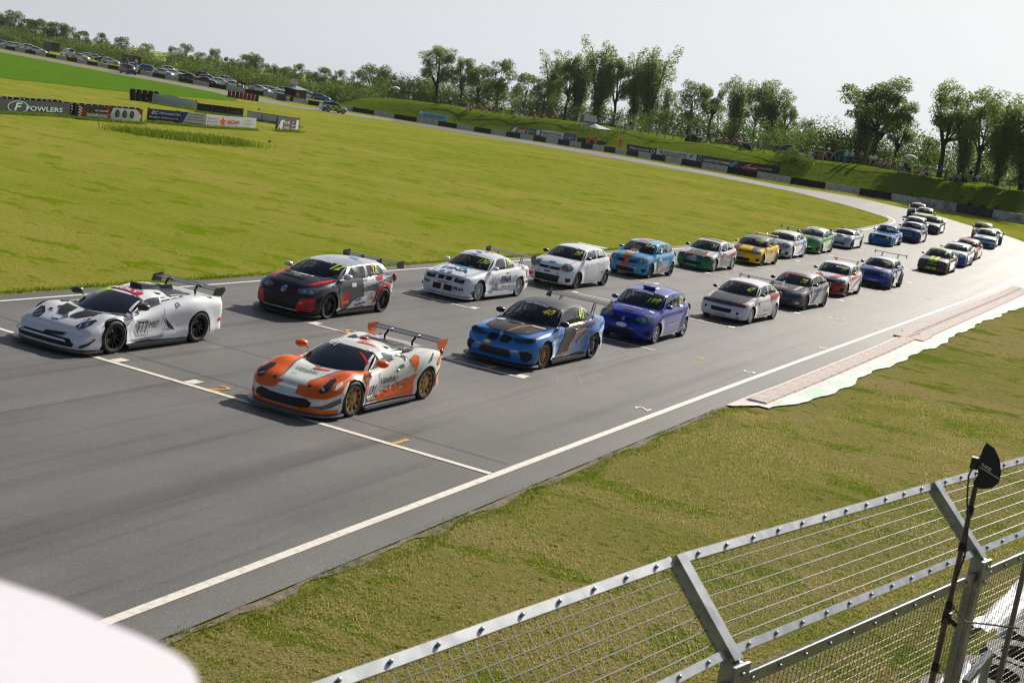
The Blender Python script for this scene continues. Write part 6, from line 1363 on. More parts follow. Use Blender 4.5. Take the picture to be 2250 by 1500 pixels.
for s_ in (1, -1): C.disc('C' if s_ > 0 else 'D', s_ * .62, .74, .10, .12, M_LENS, o, 'headlight', .02)
C.gap('F', [(-.36, .52), (-.36, .66), (0, .69), (.36, .66), (.36, .52), (-.36, .52)], o, 'grille_trim', .03, MATS['pale_blue'], False, .014); C.poly('T', [(-.2, .60), (.2, .60), (.16, .72), (-.16, .72)], M_GRILLE, o, 'bonnet_scoop', .02); sticker(C, o, 'L', 1.9, .5, .3, .3, M_WHT); num(C, o, '84', .42, 1.20, h=.14)
C, o = grid_car(CLIO, (2024, 521), 'blue hatchback with a rear wing half hidden behind the navy small hatchback', paint('mid_blue', rgb(50, 82, 160), .25), sil, ang=-2); C.wing(o, 3.5, 1.50, .7, .2, M_BLKG, M_BLK, .12, 'strut', .4, 1.36, 3.3)
C, o = grid_car(E36, (2061.7, 516.5), 'black saloon with a silver-grey bonnet and four small headlamps', paint('bmw_black', (.02, .022, .026, 1), .25, .2), None, hl=[(.46, .60), (.48, .68), (.80, .68), (.80, .60)], bulbs=((.54, .64, .04), (.70, .64, .04)), face=dict(gr=(.03, .22, .58, .66), low=(.4, .24, .4)), ang=-2, rim=M_SIL); num(C, o, '35', .44, 1.15)
C, o = grid_car(E36, (2046, 494.5), 'pale lime green saloon third from the back of the far row', paint('lime', rgb(196, 206, 130), .3), None, ang=-5, face=dict(gr=(.03, .3, .58, .66), low=(.4, .24, .4))); num(C, o, '9', .44, 1.15)
C, o = grid_car(FIES, (2031, 484.5), 'black hatchback at the very back of the far row', paint('back_black', (.025, .025, .028, 1), .28), MATS['castrol_green'] if 0 else None, strip=M_BLKG, ang=-8); C.poly('T', [(-.2, 1.9), (.2, 1.9), (.2, 3.1), (-.2, 3.1)], mat('olive', rgb(120, 130, 60), .4), o, 'roof_livery', .004)
# near row
redm = paint('mg_orange_red', rgb(190, 62, 40), .27); wh = MATS['paint_fiesta_white']
C, o = grid_car(MG, (1856, 653.5), 'white and orange-red hatchback number 77 with a red roof spoiler and red mirrors', wh, strip=M_BLKG, hl=HL_MG, mir=redm, face=dict(gr=(.03, .46, .58, .68), low=(.42, .22, .40)), sp=8)
for kk, s_ in (('C', 1), ('D', -1)): C.poly(kk, [(s_ * u, v) for u, v in [(-.05, .70), (.30, .69), (.5, .60), (.95, .58), (1.0, .14), (-.05, .14)]], redm, o, 'bumper_livery', .003)
C.poly('F', [(-.42, .38), (.42, .38), (.38, .24), (-.38, .24)], M_GRILLE, o, 'lower_intake', .010)
for kk, s_ in (('C', 1), ('D', -1)): C.poly(kk, [(s_ * u, v) for u, v in [(.58, .40), (.76, .42), (.76, .27), (.60, .26)]], M_GRILLE, o, 'corner_intake', .012)
C.poly('T', [(.06, .3), (.40, .36), (.66, 1.16), (.50, 1.14)], redm, o, 'bonnet_livery', .004); C.poly('T', [(-.60, .5), (-.3, .3), (-.2, .4), (-.5, .9)], redm, o, 'bonnet_livery', .004)
for x in (-.2, .16): C.poly('T', [(x - .08, .92), (x + .08, .92), (x + .08, .98), (x - .08, .98)], M_GRILLE, o, 'bonnet_vent', .006)
C.poly('L', [(1.2, .60), (1.6, .86), (2.3, .90), (3.0, .93), (2.2, .74), (1.7, .62), (1.4, .40)], M_ORNG, o, 'side_livery', .004, mirror=True); C.poly('L', [(1.5, .30), (2.3, .66), (3.8, .90), (3.8, .80), (2.8, .60), (2.0, .36)], M_GREY, o, 'side_livery', .0045, mirror=True); C.poly('L', [(1.2, .20), (2.9, .20), (2.9, .26), (1.2, .26)], redm, o, 'side_skirt', .02, mirror=True)
C.text('T', 'Co-ordSport', -.05, 1.64, .08, M_WHT, o, 'sponsor_lettering', off=.009, wd=.5); num(C, o, '77', .42, 1.13); C.wing(o, 3.58, 1.42, .60, .20, redm, redm, .06, 'strut', .5, 1.33, 3.4); C.splitter(o, redm, .04, .12)
make_driver(C, o, M_WHT, MATS['race_suit_dark'], 'driver in a white helmet inside the white and orange-red hatchback number 77')
bbl = paint('burton_blue', rgb(30, 66, 150), .26)
C, o = grid_car(dict(FIES, W=1.66, L=3.85, flare=.075, fw=.13, wb=2.46, sill=.20, zr=[(0, 1.38), (.3, 1.43), (.65, 1.43), (1, 1.37)]), (1955.4, 637), 'blue hatchback with bulging grey wheel arches and a thin high wing', bbl, sil, hl=HL_CLIO, face=dict(gr=(.0, .44, .62, .70), low=(.5, .16, .32), split=False), sp=8)
C.text('T', 'BURTON', -.08, 1.62, .10, M_WHT, o, 'sponsor_lettering', off=.009, wd=.74, bold=.03); C.text('T', 'POWER', .28, 1.54, .06, M_RED, o, 'sponsor_lettering', off=.009, wd=.34, bold=.03); num(C, o, '26', .44, 1.16, wcol=M_YELL); C.disc('T', .10, .62, .22, .12, mat('pale_orange', rgb(225, 190, 190), .4), o, 'sponsor_badge', .006); C.disc('L', 1.95, .68, .18, .2, mat('pale_lilac', rgb(190, 180, 205), .4), o, 'number_roundel', .006)
for yw in C.ya:
 V = [(yw + r * cos(t), .30 + r * sin(t)) for r in (.37, .50) for t in [pi * .0 + pi * k / 14 for k in range(15)]]
 for kk, s_ in (('L', 1), ('R', -1)): C.project(kk, [(s_ * a, b) for a, b in V], [(k, k + 1, 15 + k + 1, 15 + k) for k in range(14)], .006, 'wheel_arch_flare', M_GREY, o, .06)
C.splitter(o, M_BLK, .06, .12); C.wing(o, 3.72, 1.56, .80, .20, M_BLKG, M_BLK, .18, 'strut', .40, 1.38, 3.5); make_driver(C, o, M_BLKG, MATS['race_suit_dark'], 'driver in a dark helmet inside the blue hatchback with bulging wheel arches')
ZS = dict(E36, L=4.45, W=1.74, wb=2.62, fo=.86, Lcf=.46, nf=2.7, ring=[(0, .62), (.25, .72), (.7, .80), (1.3, .88), (2.6, .92), (3.6, .98), (4.45, .96)], cy=1.24, cb=.28, ry0=1.98, ry1=3.1, by=3.9, zr=[(0, 1.33), (.3, 1.38), (.6, 1.385), (1, 1.32)])
lime = mat('lime_vinyl', rgb(190, 220, 50), .35, coat=.4); bk = paint('zs_black', (.026, .027, .030, 1), .26)
C, o = grid_car(ZS, (2079.8, 604.4), 'black saloon with lime green centre stripes, lime mirrors and a red lower bumper', bk, bk, hl=None, mir=lime, face=dict(gr=(.03, .30, .56, .66), low=(.34, .42, .52), split=True), sp=8)
for s_ in (1, -1):
 for x, r in ((.46, .065), (.64, .055)): C.disc('F', s_ * x, .60, r, r, M_LENS, o, 'headlight', .014)
 C.poly('T', [(s_ * .03, .12), (s_ * .24, .14), (s_ * .26, 1.3), (s_ * .05, 1.26)], lime, o, 'stripe', .004); C.poly('T', [(s_ * .05, 2.05), (s_ * .25, 2.08), (s_ * .25, 3.0), (s_ * .05, 3.0)], lime, o, 'stripe', .004); C.poly('F', [(s_ * .03, .36), (s_ * .30, .36), (s_ * .30, .22), (s_ * .03, .22)], lime, o, 'stripe', .012)
C.poly('F', [(-.30, .70), (.30, .70), (.26, .42), (-.26, .42)], lime, o, 'stripe', .003); C.poly('F', [(-.22, .62), (-.02, .60), (-.02, .54), (-.18, .56)], M_GRILLE, o, 'grille', .012); C.poly('F', [(.22, .62), (.02, .60), (.02, .54), (.18, .56)], M_GRILLE, o, 'grille', .012)
for kk, s_ in (('C', 1), ('D', -1)): C.poly(kk, [(s_ * u, v) for u, v in [(.2, .30), (.95, .32), (.95, .16), (.2, .16)]], mat('dull_red', rgb(150, 40, 45), .4), o, 'bumper_livery', .004)
C.poly('L', [(2.5, .22), (3.0, .22), (2.9, .34), (2.6, .30)], lime, o, 'side_livery', .006); num(C, o, '8', .44, 1.15, h=.14)
C, o = grid_car(dict(GOLF, W=1.80, flare=.015), (2120, 588.8), 'white hatchback with a royal blue front bumper behind the black and lime saloon', MATS['paint_civic_white'], hl=HL_FIE, mir=sil, sp=8)
for kk, s_ in (('C', 1), ('D', -1)): C.poly(kk, [(s_ * u, v) for u, v in [(-.05, .70), (.4, .68), (.9, .66), (1.0, .13), (-.05, .13)]], MATS['royal_blue'], o, 'bumper_livery', .003)
C.poly('F', [(-.45, .42), (.45, .42), (.40, .24), (-.40, .24)], M_GRILLE, o, 'lower_intake', .010); C.poly('L', [(1.4, .22), (3.4, .22), (3.4, .5), (2.2, .7)], MATS['royal_blue'], o, 'side_livery', .004, mirror=True); num(C, o, '6', .44, 1.26); C.disc('C', .58, .72, .06, .05, mat('lit_lamp', rgb(255, 250, 220), .2), o, 'lamp_reflector', .02)
C, o = grid_car(CIV, (2142.5, 573.5), 'red and white hatchback with a pink windscreen strip, third behind the lime-striped saloon', paint('dull_red_paint', rgb(170, 70, 72), .28), strip=MATS['pink_vinyl'], ang=-1); C.poly('T', bonnet_poly(C, .5, .6), M_WHT, o, 'bonnet_panel'); num(C, o, '14', .44, 1.10); C.poly('L', [(1.4, .3), (2.6, .3), (3.2, .8), (2.2, .8)], M_WHT, o, 'side_livery', .004)
C, o = grid_car(ZS, (2184.5, 548), 'white saloon with light blue bumper and bonnet stripes near the back of the near row', MATS['paint_civic_white'], hl=HL_CIV, lens=M_LENSD, ang=-4, mir=M_CYAN, face=dict(gr=(.03, .24, .56, .66), low=(.5, .2, .36)))
for kk, s_ in (('C', 1), ('D', -1)): C.poly(kk, [(s_ * u, v) for u, v in [(-.05, .52), (.2, .50), (.9, .30), (.95, .14), (-.05, .14)]], M_CYAN, o, 'bumper_livery', .0028)
C.poly('T', [(-.5, .4), (-.2, .3), (.1, 1.2), (-.3, 1.2)], M_CYAN, o, 'stripe', .004); num(C, o, '74', .44, 1.15)
C, o = grid_car(FIES, (2178, 533), 'yellow and black hatchback behind the white and light blue saloon', paint('ochre', rgb(196, 160, 60), .3), M_DB, ang=-8); C.poly('T', bonnet_poly(C, .5, .6), M_DB, o, 'bonnet_panel')
C, o = grid_car(GIN, (2198.5, 539.5), 'dark blue and white low coupe with an orange lower bumper, rearmost on the right', paint('navy_p', rgb(40, 56, 96), .3), MATS['paint_civic_white'], ang=-6, hl=None, face=None); C.poly('F', [(-.6, .34), (.6, .34), (.6, .18), (-.6, .18)], M_ORNG, o, 'bumper_livery', .006)
# ================================================================== TRACKSIDE
import numpy as np
LAB = {}
def reg_label(o, base, px):
 LAB.setdefault(base, []).append((px, o))
ORD = ['', 'second', 'third', 'fourth', 'fifth', 'sixth', 'seventh', 'eighth', 'ninth', 'tenth', 'eleventh', 'twelfth']
def flush_labels():
 for base, L in LAB.items():
  L.sort(key=lambda t: t[0])
  for i, (px, o) in enumerate(L):
   if len(L) == 1: o['label'] = base
   elif i == 0: o['label'] = base + ', leftmost such'
   elif i == len(L) - 1: o['label'] = base + ', rightmost such'
   else: o['label'] = base + ', %s such from the left' % (ORD[i] if i < 12 else str(i + 1) + 'th')
def depth_of(x, y, z=0): return (Vector((x, y, z)) - CAM).dot(FWD)
def hgt(x, y, dpy): return dpy * depth_of(x, y, 1) / (CF * .973)
M_BW = mat('barrier_white', rgb(206, 208, 212), .6, noise=(2.5, rgb(160, 165, 170), .45, .75)); M_BB = mat('barrier_black', (.022, .023, .026, 1), .6, noise=(3, (.05, .05, .055), .5, .8))
M_POST = mat('post_steel', (.22, .23, .24, 1), .5, metal=.5); M_WOOD = mat('fence_wood', (.16, .115, .07, 1), .85)
# ---- armco barrier: one panel per 4 m, alternating black and white; concrete blocks with tyres at the corner
conc_i = min(range(len(BARR)), key=lambda i: hypot(BARR[i][0] - G(1978, 446)[0], BARR[i][1] - G(1978, 446)[1]))
bar_o = empty('crash_barrier', (BARR[10][0], BARR[10][1], 0)); tag(bar_o, 'long steel crash barrier in black and white sections along the outside of the far track', 'crash barrier')
con_o = empty('concrete_barrier', (BARR[conc_i][0], BARR[conc_i][1], 0)); tag(con_o, 'worn black and white concrete barrier at the corner with tyres piled behind it', 'concrete barrier')
for i in range(6, len(BARR) - 1):
 a, b = BARR[i], BARR[i + 1]; za, zb_ = zt(*a), zt(*b); d = Vector((b[0] - a[0], b[1] - a[1], zb_ - za)); L = d.length; u = d.normalized(); n = Vector((-u.y, u.x, 0)).normalized()
 par, org = (bar_o, bar_o.location) if i < conc_i else (con_o, con_o.location)
 A_ = Vector((a[0], a[1], za)) - org; B_ = A_ + d; m_ = M_BW if i % 2 else M_BB; mb = MB()
 if i < conc_i:
  for z in (.20, .46, .72):
   for k, (o1, h1, o2, h2) in enumerate(((0, -.14, -.05, -.07), (-.05, -.07, 0, 0), (0, 0, -.05, .07), (-.05, .07, 0, .14))):
    mb.quad(A_ + n * o1 + Vector((0, 0, z + h1)), B_ + n * o1 + Vector((0, 0, z + h1)), B_ + n * o2 + Vector((0, 0, z + h2)), A_ + n * o2 + Vector((0, 0, z + h2)))
  mb.build('barrier_panel', m_, par)
  mb = MB(); mb.box(A_ + n * .12 + Vector((0, 0, .43)), (.12, .12, .86)); mb.build('barrier_post', M_POST, par)
 else:
  h = .98
  v = [A_ - n * .25, A_ + n * .25, B_ + n * .25, B_ - n * .25]; v += [q + Vector((0, 0, h)) + n * (.08 if k in (0, 3) else -.08) for k, q in enumerate(v)]
  mb.add(v, [(3, 2, 1, 0), (4, 5, 6, 7), (0, 1, 5, 4), (1, 2, 6, 5), (2, 3, 7, 6), (3, 0, 4, 7)]); mb.build('concrete_block', mat('worn_concrete_white', rgb(190, 192, 192), .8, noise=(1.3, rgb(130, 132, 130), .45, .65)) if i % 2 == 0 else M_BB, par)
tyre1 = MB(); tyre1.lathe([(.20, -.09), (.31, -.10), (.34, -.05), (.34, .05), (.31, .10), (.20, .09), (.22, 0), (.20, -.09)], 12); tyre_me = tyre1.mesh('tyre', M_RUB, 60)
rt = random.Random(11)
def tyre_row(name, label, P, hts, step=.66, off_=.75):
 o = empty(name, (P[0][0], P[0][1], 0)); tag(o, label, 'tyre wall'); Q = resample(P, step=step); Q = offset(Q, off_)
 c = 0
 for k, (x, y) in enumerate(Q):
  for j in range(hts(k)):
   if c >= 290: break
   t = put('tyre', tyre_me, o); t.location = (x - P[0][0] + rt.uniform(-.05, .05), y - P[0][1] + rt.uniform(-.05, .05), zt(x, y) + .10 + .2 * j); t.rotation_euler = (rt.uniform(-.06, .06), rt.uniform(-.06, .06), 0); c += 1
 return o
tyre_row('tyre_wall', 'long row of old tyres stacked behind the concrete barrier at the corner', BARR[conc_i:conc_i + 15], lambda k: 5 + (1 if (k // 7) % 2 else 0) if k % 2 == 0 else 0, .66)
# ---- boards
def board(pl, pr, hpx, name, label, cat, base_m, items=(), fn=zt, th=.06, posts=True, h=None, back=None, raise_=0.0, wood=M_WOOD):
 """upright board between two ground pixels; items: list in board units (0..1 , 0..1)"""
 a = Vector(G(pl[0], pl[1], fn, 40)); b = Vector(G(pr[0], pr[1], fn, 40)); w = (b - a).length; h = h or (hgt(a.x, a.y, hpx[0]) + hgt(b.x, b.y, hpx[1])) / 2
 za, zb_ = fn(a.x, a.y) + raise_, fn(b.x, b.y) + raise_; u = Vector((b.x - a.x, b.y - a.y, zb_ - za)) / w; n = Vector((u.y, -u.x, 0)).normalized()
 if n.dot(Vector((-a.x, -a.y, 0))) < 0: n = -n
 o = empty(name, (a.x, a.y, za)); tag(o, label, cat)
 up = Vector((0, 0, h)); P = lambda s, t, d: u * (s * w) + up * t + n * d
 mb = MB(); v = [P(0, 0.02, 0), P(1, 0.02, 0), P(1, 1, 0), P(0, 1, 0)]; v += [q - n * th for q in v]
 mb.add(v, [(0, 1, 2, 3), (7, 6, 5, 4), (0, 4, 5, 1), (1, 5, 6, 2), (2, 6, 7, 3), (3, 7, 4, 0)]); mb.build('panel', base_m, o)
 if posts:
  k = max(2, int(w / 2.4) + 1)
  for i in range(k):
   mb = MB(); q = P(i / (k - 1), 0, -th - .05); mb.box(q + up * .53, (.09, .09, h * 1.08)); mb.build('post', wood, o)
 for it in items:
  d = .008
  if it[0] == 'r': _, s0, t0, s1, t1, m_ = it[:6]; mb = MB(); mb.quad(P(s0, t0, d), P(s1, t0, d), P(s1, t1, d), P(s0, t1, d)); mb.build('printed_panel', m_, o)
  elif it[0] == 'p': mb = MB(); mb.add([P(s, t, d * 1.5) for s, t in it[1]], [tuple(range(len(it[1])))]); mb.build('printed_shape', it[2], o)
  elif it[0] == 'd':
   _, s, t, rs, rt_, m_ = it[:6]; mb = MB(); mb.add([P(s + rs * cos(2 * pi * i / 20), t + rt_ * sin(2 * pi * i / 20), it[6] if len(it) > 6 else d * 2) for i in range(20)], [tuple(range(20))]); mb.build('printed_disc', m_, o)
  elif it[0] == 't':
   _, s, t, ht, txt, m_ = it[:6]; wd = it[6] if len(it) > 6 else None; sh = it[7] if len(it) > 7 else 0
   v, f, tw, tht = text_mesh(txt, .02, sh); sy = ht * h / .72; sx = sy if wd is None else wd * w / tw
   mb = MB(); mb.add([P(s + x * sx / w, t + y * sy / h, .028) for x, y in v], f); mb.build('lettering', m_, o)
 return o
K_, W_, Rr, Nv = M_BB, M_WHT, M_RED, mat('bc_blue', rgb(40, 62, 160), .4)
M_BOARDW = mat('board_white', rgb(215, 217, 222), .5); M_BOARDG = mat('board_grey', rgb(84, 88, 96), .5); M_BK = mat('board_black', (.012, .014, .015, 1), .55); M_MINT = mat('mint_print', rgb(176, 200, 196), .5)
board((-46, 246), (152, 256), (33, 26), 'advertising_board', 'black advertising board with mint lettering and oval emblem at the left edge', 'advertising board', M_BK,
      [('t', .70, .44, .34, 'FOWLERS', M_MINT, .42), ('d', .40, .5, .115, .44, M_MINT), ('d', .40, .5, .105, .40, M_BK, .018), ('t', .40, .52, .56, 'F', M_MINT, .085, .2)])
board((168, 260), (311, 271), (30, 27), 'advertising_board', 'black, red and grey infield advertising board with three pictured tyres', 'advertising board', M_BK,
      [('p', [(.47, .0), (.53, 1), (.90, 1), (.99, .55), (.95, 0)], M_BOARDW), ('p', [(.42, 1), (.46, 1), (.53, 0), (.49, 0)], Rr), ('p', [(.92, 1), (1, 1), (1, .6)], Rr), ('t', .30, .33, .28, 'NANKANG', W_, .32, .25), ('t', .36, .68, .13, 'MOTORSPORT', W_, .20, .25), ('t', .11, .5, .5, 'N', Rr, .11, .4)]
      + [('d', .60 + .115 * k, .58, .036, .30, M_BK, .03) for k in range(3)] + [('d', .605 + .115 * k, .58, .018, .18, M_BOARDG, .036) for k in range(3)] + [('r', .02 + .025 * (k % 2), .1 * k, .045 + .025 * (k % 2), .1 * k + .1, W_) for k in range(9)])
board((325, 268), (450, 279), (29, 27), 'advertising_board', 'blue, black and white performance cars advertising board beside the white star banner', 'advertising board', M_BK,
      [('p', [(.56, 0), (.66, 1), (1, 1), (1, 0)], M_BOARDW), ('p', [(.50, 0), (.58, 0), (.68, 1), (.60, 1)], Nv), ('r', .02, .56, .56, .96, Nv), ('t', .10, .75, .26, 'BC', W_, .12, .3), ('t', .36, .75, .17, 'Performance Cars', W_, .36), ('t', .26, .40, .14, 'Modified, Performance &', W_, .50), ('t', .28, .14, .14, 'Hot Hatch Cars', W_, .32), ('t', .83, .86, .09, 'We solely buy from', M_GREY, .26), ('t', .82, .66, .09, 'private sellers like you.', M_GREY, .28), ('t', .82, .46, .09, 'Sell us your car today!', M_GREY, .28), ('t', .80, .18, .12, 'bcperformance.co.uk', M_BK, .34)])
board((451, 279), (561, 285), (26, 24), 'advertising_board', 'white banner with red lettering and an orange star emblem', 'advertising board', M_BOARDW,
      [('t', .54, .52, .32, 'NOVA', Rr, .24), ('p', [(.33 + (.07 if k % 2 == 0 else .03) * sin(2 * pi * k / 10), .50 + (.44 if k % 2 == 0 else .20) * cos(2 * pi * k / 10)) for k in range(10)], M_ORNG), ('t', .15, .72, .09, 'Signage systems', M_GREY, .18), ('t', .15, .46, .09, 'Glazing systems', M_GREY, .18), ('t', .15, .20, .09, 'Powder coating', M_GREY, .18), ('t', .54, .18, .06, 'The aluminium experts', M_GREY, .2), ('t', .83, .72, .07, '01225 700000', M_GREY, .12), ('t', .84, .44, .07, 'sales@nova', M_GREY, .18), ('r', .03, .68, .05, .78, Rr), ('r', .03, .42, .05, .52, Rr), ('r', .03, .16, .05, .26, Rr)])
board((608, 287), (656, 289), (27, 25), 'advertising_board', 'small grey advertising board standing alone in the infield', 'advertising board', M_BOARDG,
      [('p', [(.02, .08), (.14, .86), (.30, .90), (.30, .70), (.24, .7), (.24, .12), (.14, .12), (.12, .3)], W_), ('t', .40, .66, .28, 'AVON', W_, .24), ('t', .41, .26, .28, 'TUNING', W_, .26), ('r', .47, .52, .56, .86, M_ORNG), ('r', .84, .06, .96, .94, W_), ('t', .70, .72, .12, 'ECU', W_, .10), ('t', .72, .46, .12, 'REMAPPING', W_, .2), ('t', .72, .2, .12, 'SPECIALISTS', W_, .2)])
board((336, 226), (428, 241), (20, 19), 'white_board', 'plain white boards on wooden posts left of the black boards in the infield', 'board', M_BOARDW, [('p', [(.20, .9), (.36, 1.15), (.52, 1.1), (.62, .98)], M_BOARDW)])
board((433, 246), (533, 258), (20, 17), 'black_board', 'dark boards with brown wooden frame posts behind the white star banner', 'board', M_BK, [('t', .16, .5, .16, 'RACECAR', M_GREY, .2), ('t', .50, .5, .16, 'RACECAR', M_GREY, .2), ('t', .84, .5, .16, 'RACECAR', M_GREY, .2), ('r', .31, 0, .325, 1, M_WOOD), ('r', .64, 0, .655, 1, M_WOOD)])
board((542, 262), (655, 279), (19, 17), 'white_board', 'row of pale boards seen from behind next to the small grey board', 'board', M_BOARDW, [('r', .28, 0, .295, 1, M_WOOD), ('r', .58, 0, .595, 1, M_WOOD), ('r', 0, .92, 1, 1, M_WOOD)])
tyre_row('tyre_wall', 'tyres stacked behind the black board at the left edge', [G(-40, 244), G(147, 253)], lambda k: 5, .64, .8)
tyre_row('tyre_wall', 'tyres stacked behind the board with three pictured tyres', [G(166, 258), G(316, 268)], lambda k: 5, .64, .8)
M_TW = mat('tyre_bundle', (.03, .03, .032, 1), .7)
o = tyre_row('tyre_wall', 'short block of stacked black tyres left of the plain white boards', [G(291, 221), G(341, 226)], lambda k: 6, .66, .0)
blk = empty('plastic_barrier', (*G(500, 214), 0)); tag(blk, 'row of red and black plastic barrier blocks beside the far left track', 'plastic barrier')
pa, pb = Vector(G(499, 213)), Vector(G(568, 223.5)); M_PR = mat('barrier_red', rgb(150, 28, 36), .5)
for k in range(8):
 c = pa + (pb - pa) * ((k + .5) / 8); L_ = (pb - pa).length / 8; mb = MB(); mb.box((c.x - blk.location.x, c.y - blk.location.y, .5), (L_ * .94, .5, 1.0), 0, Matrix.Rotation(math.atan2(pb.y - pa.y, pb.x - pa.x), 3, 'Z'), .9); mb.build('barrier_block', (M_PR, M_PR, M_BB, M_PR, M_PR, M_PR, M_PR, M_BB)[k], blk)
ob = lambda px0, py0, px1, py1, h0, h1: ((px0, py0), (px1, py1), (h0, h1))
board((921, 259), (983, 268), (15, 14), 'advertising_board', 'pale blue AUTUMN CLASSIC banner on the grass bank', 'advertising board', mat('banner_blue', rgb(120, 185, 220), .5), [('t', .52, .48, .36, 'AUTUMN CLASSIC', mat('banner_red', rgb(150, 50, 70), .5), .74), ('p', [(.0, 0), (.3, .22), (.6, .08), (.85, .22), (1, 0)], mat('banner_green', rgb(130, 190, 130), .5)), ('p', [(0, .6), (.1, .85), (.08, 1), (0, 1)], W_)], fn=Z, posts=False)
board((1121, 290), (1189, 299), (12.5, 13), 'advertising_board', 'grey advertising board behind the barrier, leftmost of its row', 'advertising board', M_BOARDG, [('t', .36, .5, .3, 'AVON', W_, .22), ('t', .36, .2, .3, 'TUNING', W_, .26), ('p', [(.02, .1), (.12, .86), (.22, .86), (.16, .1)], W_), ('r', .44, .5, .54, .85, M_ORNG), ('r', .84, .1, .95, .9, W_), ('r', .56, .08, .57, .92, W_), ('t', .69, .5, .14, 'REMAPPING', W_, .2)], fn=Z)
board((1189, 300), (1237, 307), (14, 15), 'advertising_board', 'white board with large navy lettering behind the barrier', 'advertising board', M_BOARDW, [('t', .5, .56, .36, 'BRISTOL', M_NAVY, .88), ('t', .5, .18, .13, 'STREET MOTORS', M_NAVY, .8)], fn=Z)
board((1238, 307), (1262, 310), (14, 14), 'advertising_board', 'small blue board with orange print beside the navy-lettered white board', 'advertising board', Nv, [('t', .5, .7, .16, '0117 307 0000', M_ORNG, .8), ('t', .5, .4, .12, 'WWW.BRISTOL', W_, .8), ('r', .35, .1, .45, .22, Rr), ('r', .5, .1, .6, .22, W_)], fn=Z)
board((1376, 330), (1440, 341), (13.5, 14), 'advertising_board', 'black board with white script lettering and shield behind the barrier', 'advertising board', M_BK, [('t', .45, .5, .24, 'Williams Automobiles', W_, .66, .3), ('d', .9, .5, .06, .3, W_), ('d', .9, .5, .045, .22, M_BK, .03)], fn=Z)
board((1441, 343), (1528, 356), (16, 16), 'advertising_board', 'white board with two lines of black lettering and striped wings', 'advertising board', M_BOARDW, [('t', .50, .68, .30, 'SOUTH CERNEY', M_BK, .60), ('t', .48, .34, .24, 'ENGINEERING LTD', M_BK, .62), ('t', .5, .10, .08, 'FABRICATION WELDING MACHINING', M_GREY, .6)] + [('p', [(.06 + .02 * k, .80 - .14 * k), (.17, .80 - .14 * k), (.17, .88 - .14 * k), (.03 + .02 * k, .88 - .14 * k)], M_BK) for k in range(4)] + [('p', [(.84, .80 - .14 * k), (.95 - .02 * k, .80 - .14 * k), (.97 - .02 * k, .88 - .14 * k), (.84, .88 - .14 * k)], M_BK) for k in range(4)], fn=Z)
board((1529, 356), (1617, 370), (15.5, 16), 'advertising_board', 'dark board with white lettering and bright blue arc emblem', 'advertising board', mat('board_navy', (.012, .018, .03, 1), .5), [('t', .52, .48, .30, 'CASTLECOMBE', W_, .66), ('d', .09, .52, .06, .32, M_CYAN), ('d', .09, .52, .04, .2, MATS['board_navy'], .03), ('p', [(.84, .0), (.86, .4), (.92, .75), (1, .9), (1, .6), (.94, .45), (.90, .0)], M_CYAN)], fn=Z)
board((1620, 370), (1711, 382), (16, 15.5), 'advertising_board', 'black board with mint lettering furthest right behind the barrier', 'advertising board', M_BK, [('t', .60, .40, .28, 'FOWLERS', M_MINT, .46), ('t', .28, .5, .44, 'F', M_MINT, .08, .2), ('p', [(.16, .3), (.2, .62), (.36, .9), (.22, .55)], M_MINT)], fn=Z)
o = MB(); gx, gy = G(1645, 387); o.box((0, 0, .5), (2.6, .8, 1.0), 0, None, .92); o.build('plastic_barrier', M_PR, label='red plastic barrier block in front of the rightmost black board', cat='plastic barrier', loc=(gx, gy, zt(gx, gy)), rot=(0, 0, -.5))
# ---- post and rail fence along the crest of the bank
fp_px = [(850, 215), (980, 237), (1096, 248), (1197, 263), (1341, 279), (1486, 307), (1604, 324), (1710, 336), (1830, 359), (1950, 377), (2042, 392), (2140, 404), (2231, 412), (2300, 424)]
fpts = []
for px, py in fp_px:
 x, y = GZ(px, py); fpts.append((x, y))
crest = offset(BARR, 12.0); ci0 = i0 + 4
CR = resample(chaikin(crest[ci0:], 2), step=2.6)
fo = empty('post_and_rail_fence', (CR[0][0], CR[0][1], 0)); tag(fo, 'wooden post and rail fence running along the top of the spectator bank', 'fence')
pm = MB(); pm.box((0, 0, .55), (.10, .10, 1.15)); pme = pm.mesh('post', M_WOOD)
for k, (x, y) in enumerate(CR[:150]):
 t = put('post', pme, fo); z = Z(x, y); t.location = (x - CR[0][0], y - CR[0][1], z)
 if k < len(CR) - 1 and k < 149:
  x2, y2 = CR[k + 1]; z2 = Z(x2, y2); mb = MB()
  mb.beam((x - CR[0][0], y - CR[0][1], z + 1.0), (x2 - CR[0][0], y2 - CR[0][1], z2 + 1.0), .03, .09); mb.build('rail', M_WOOD, fo)
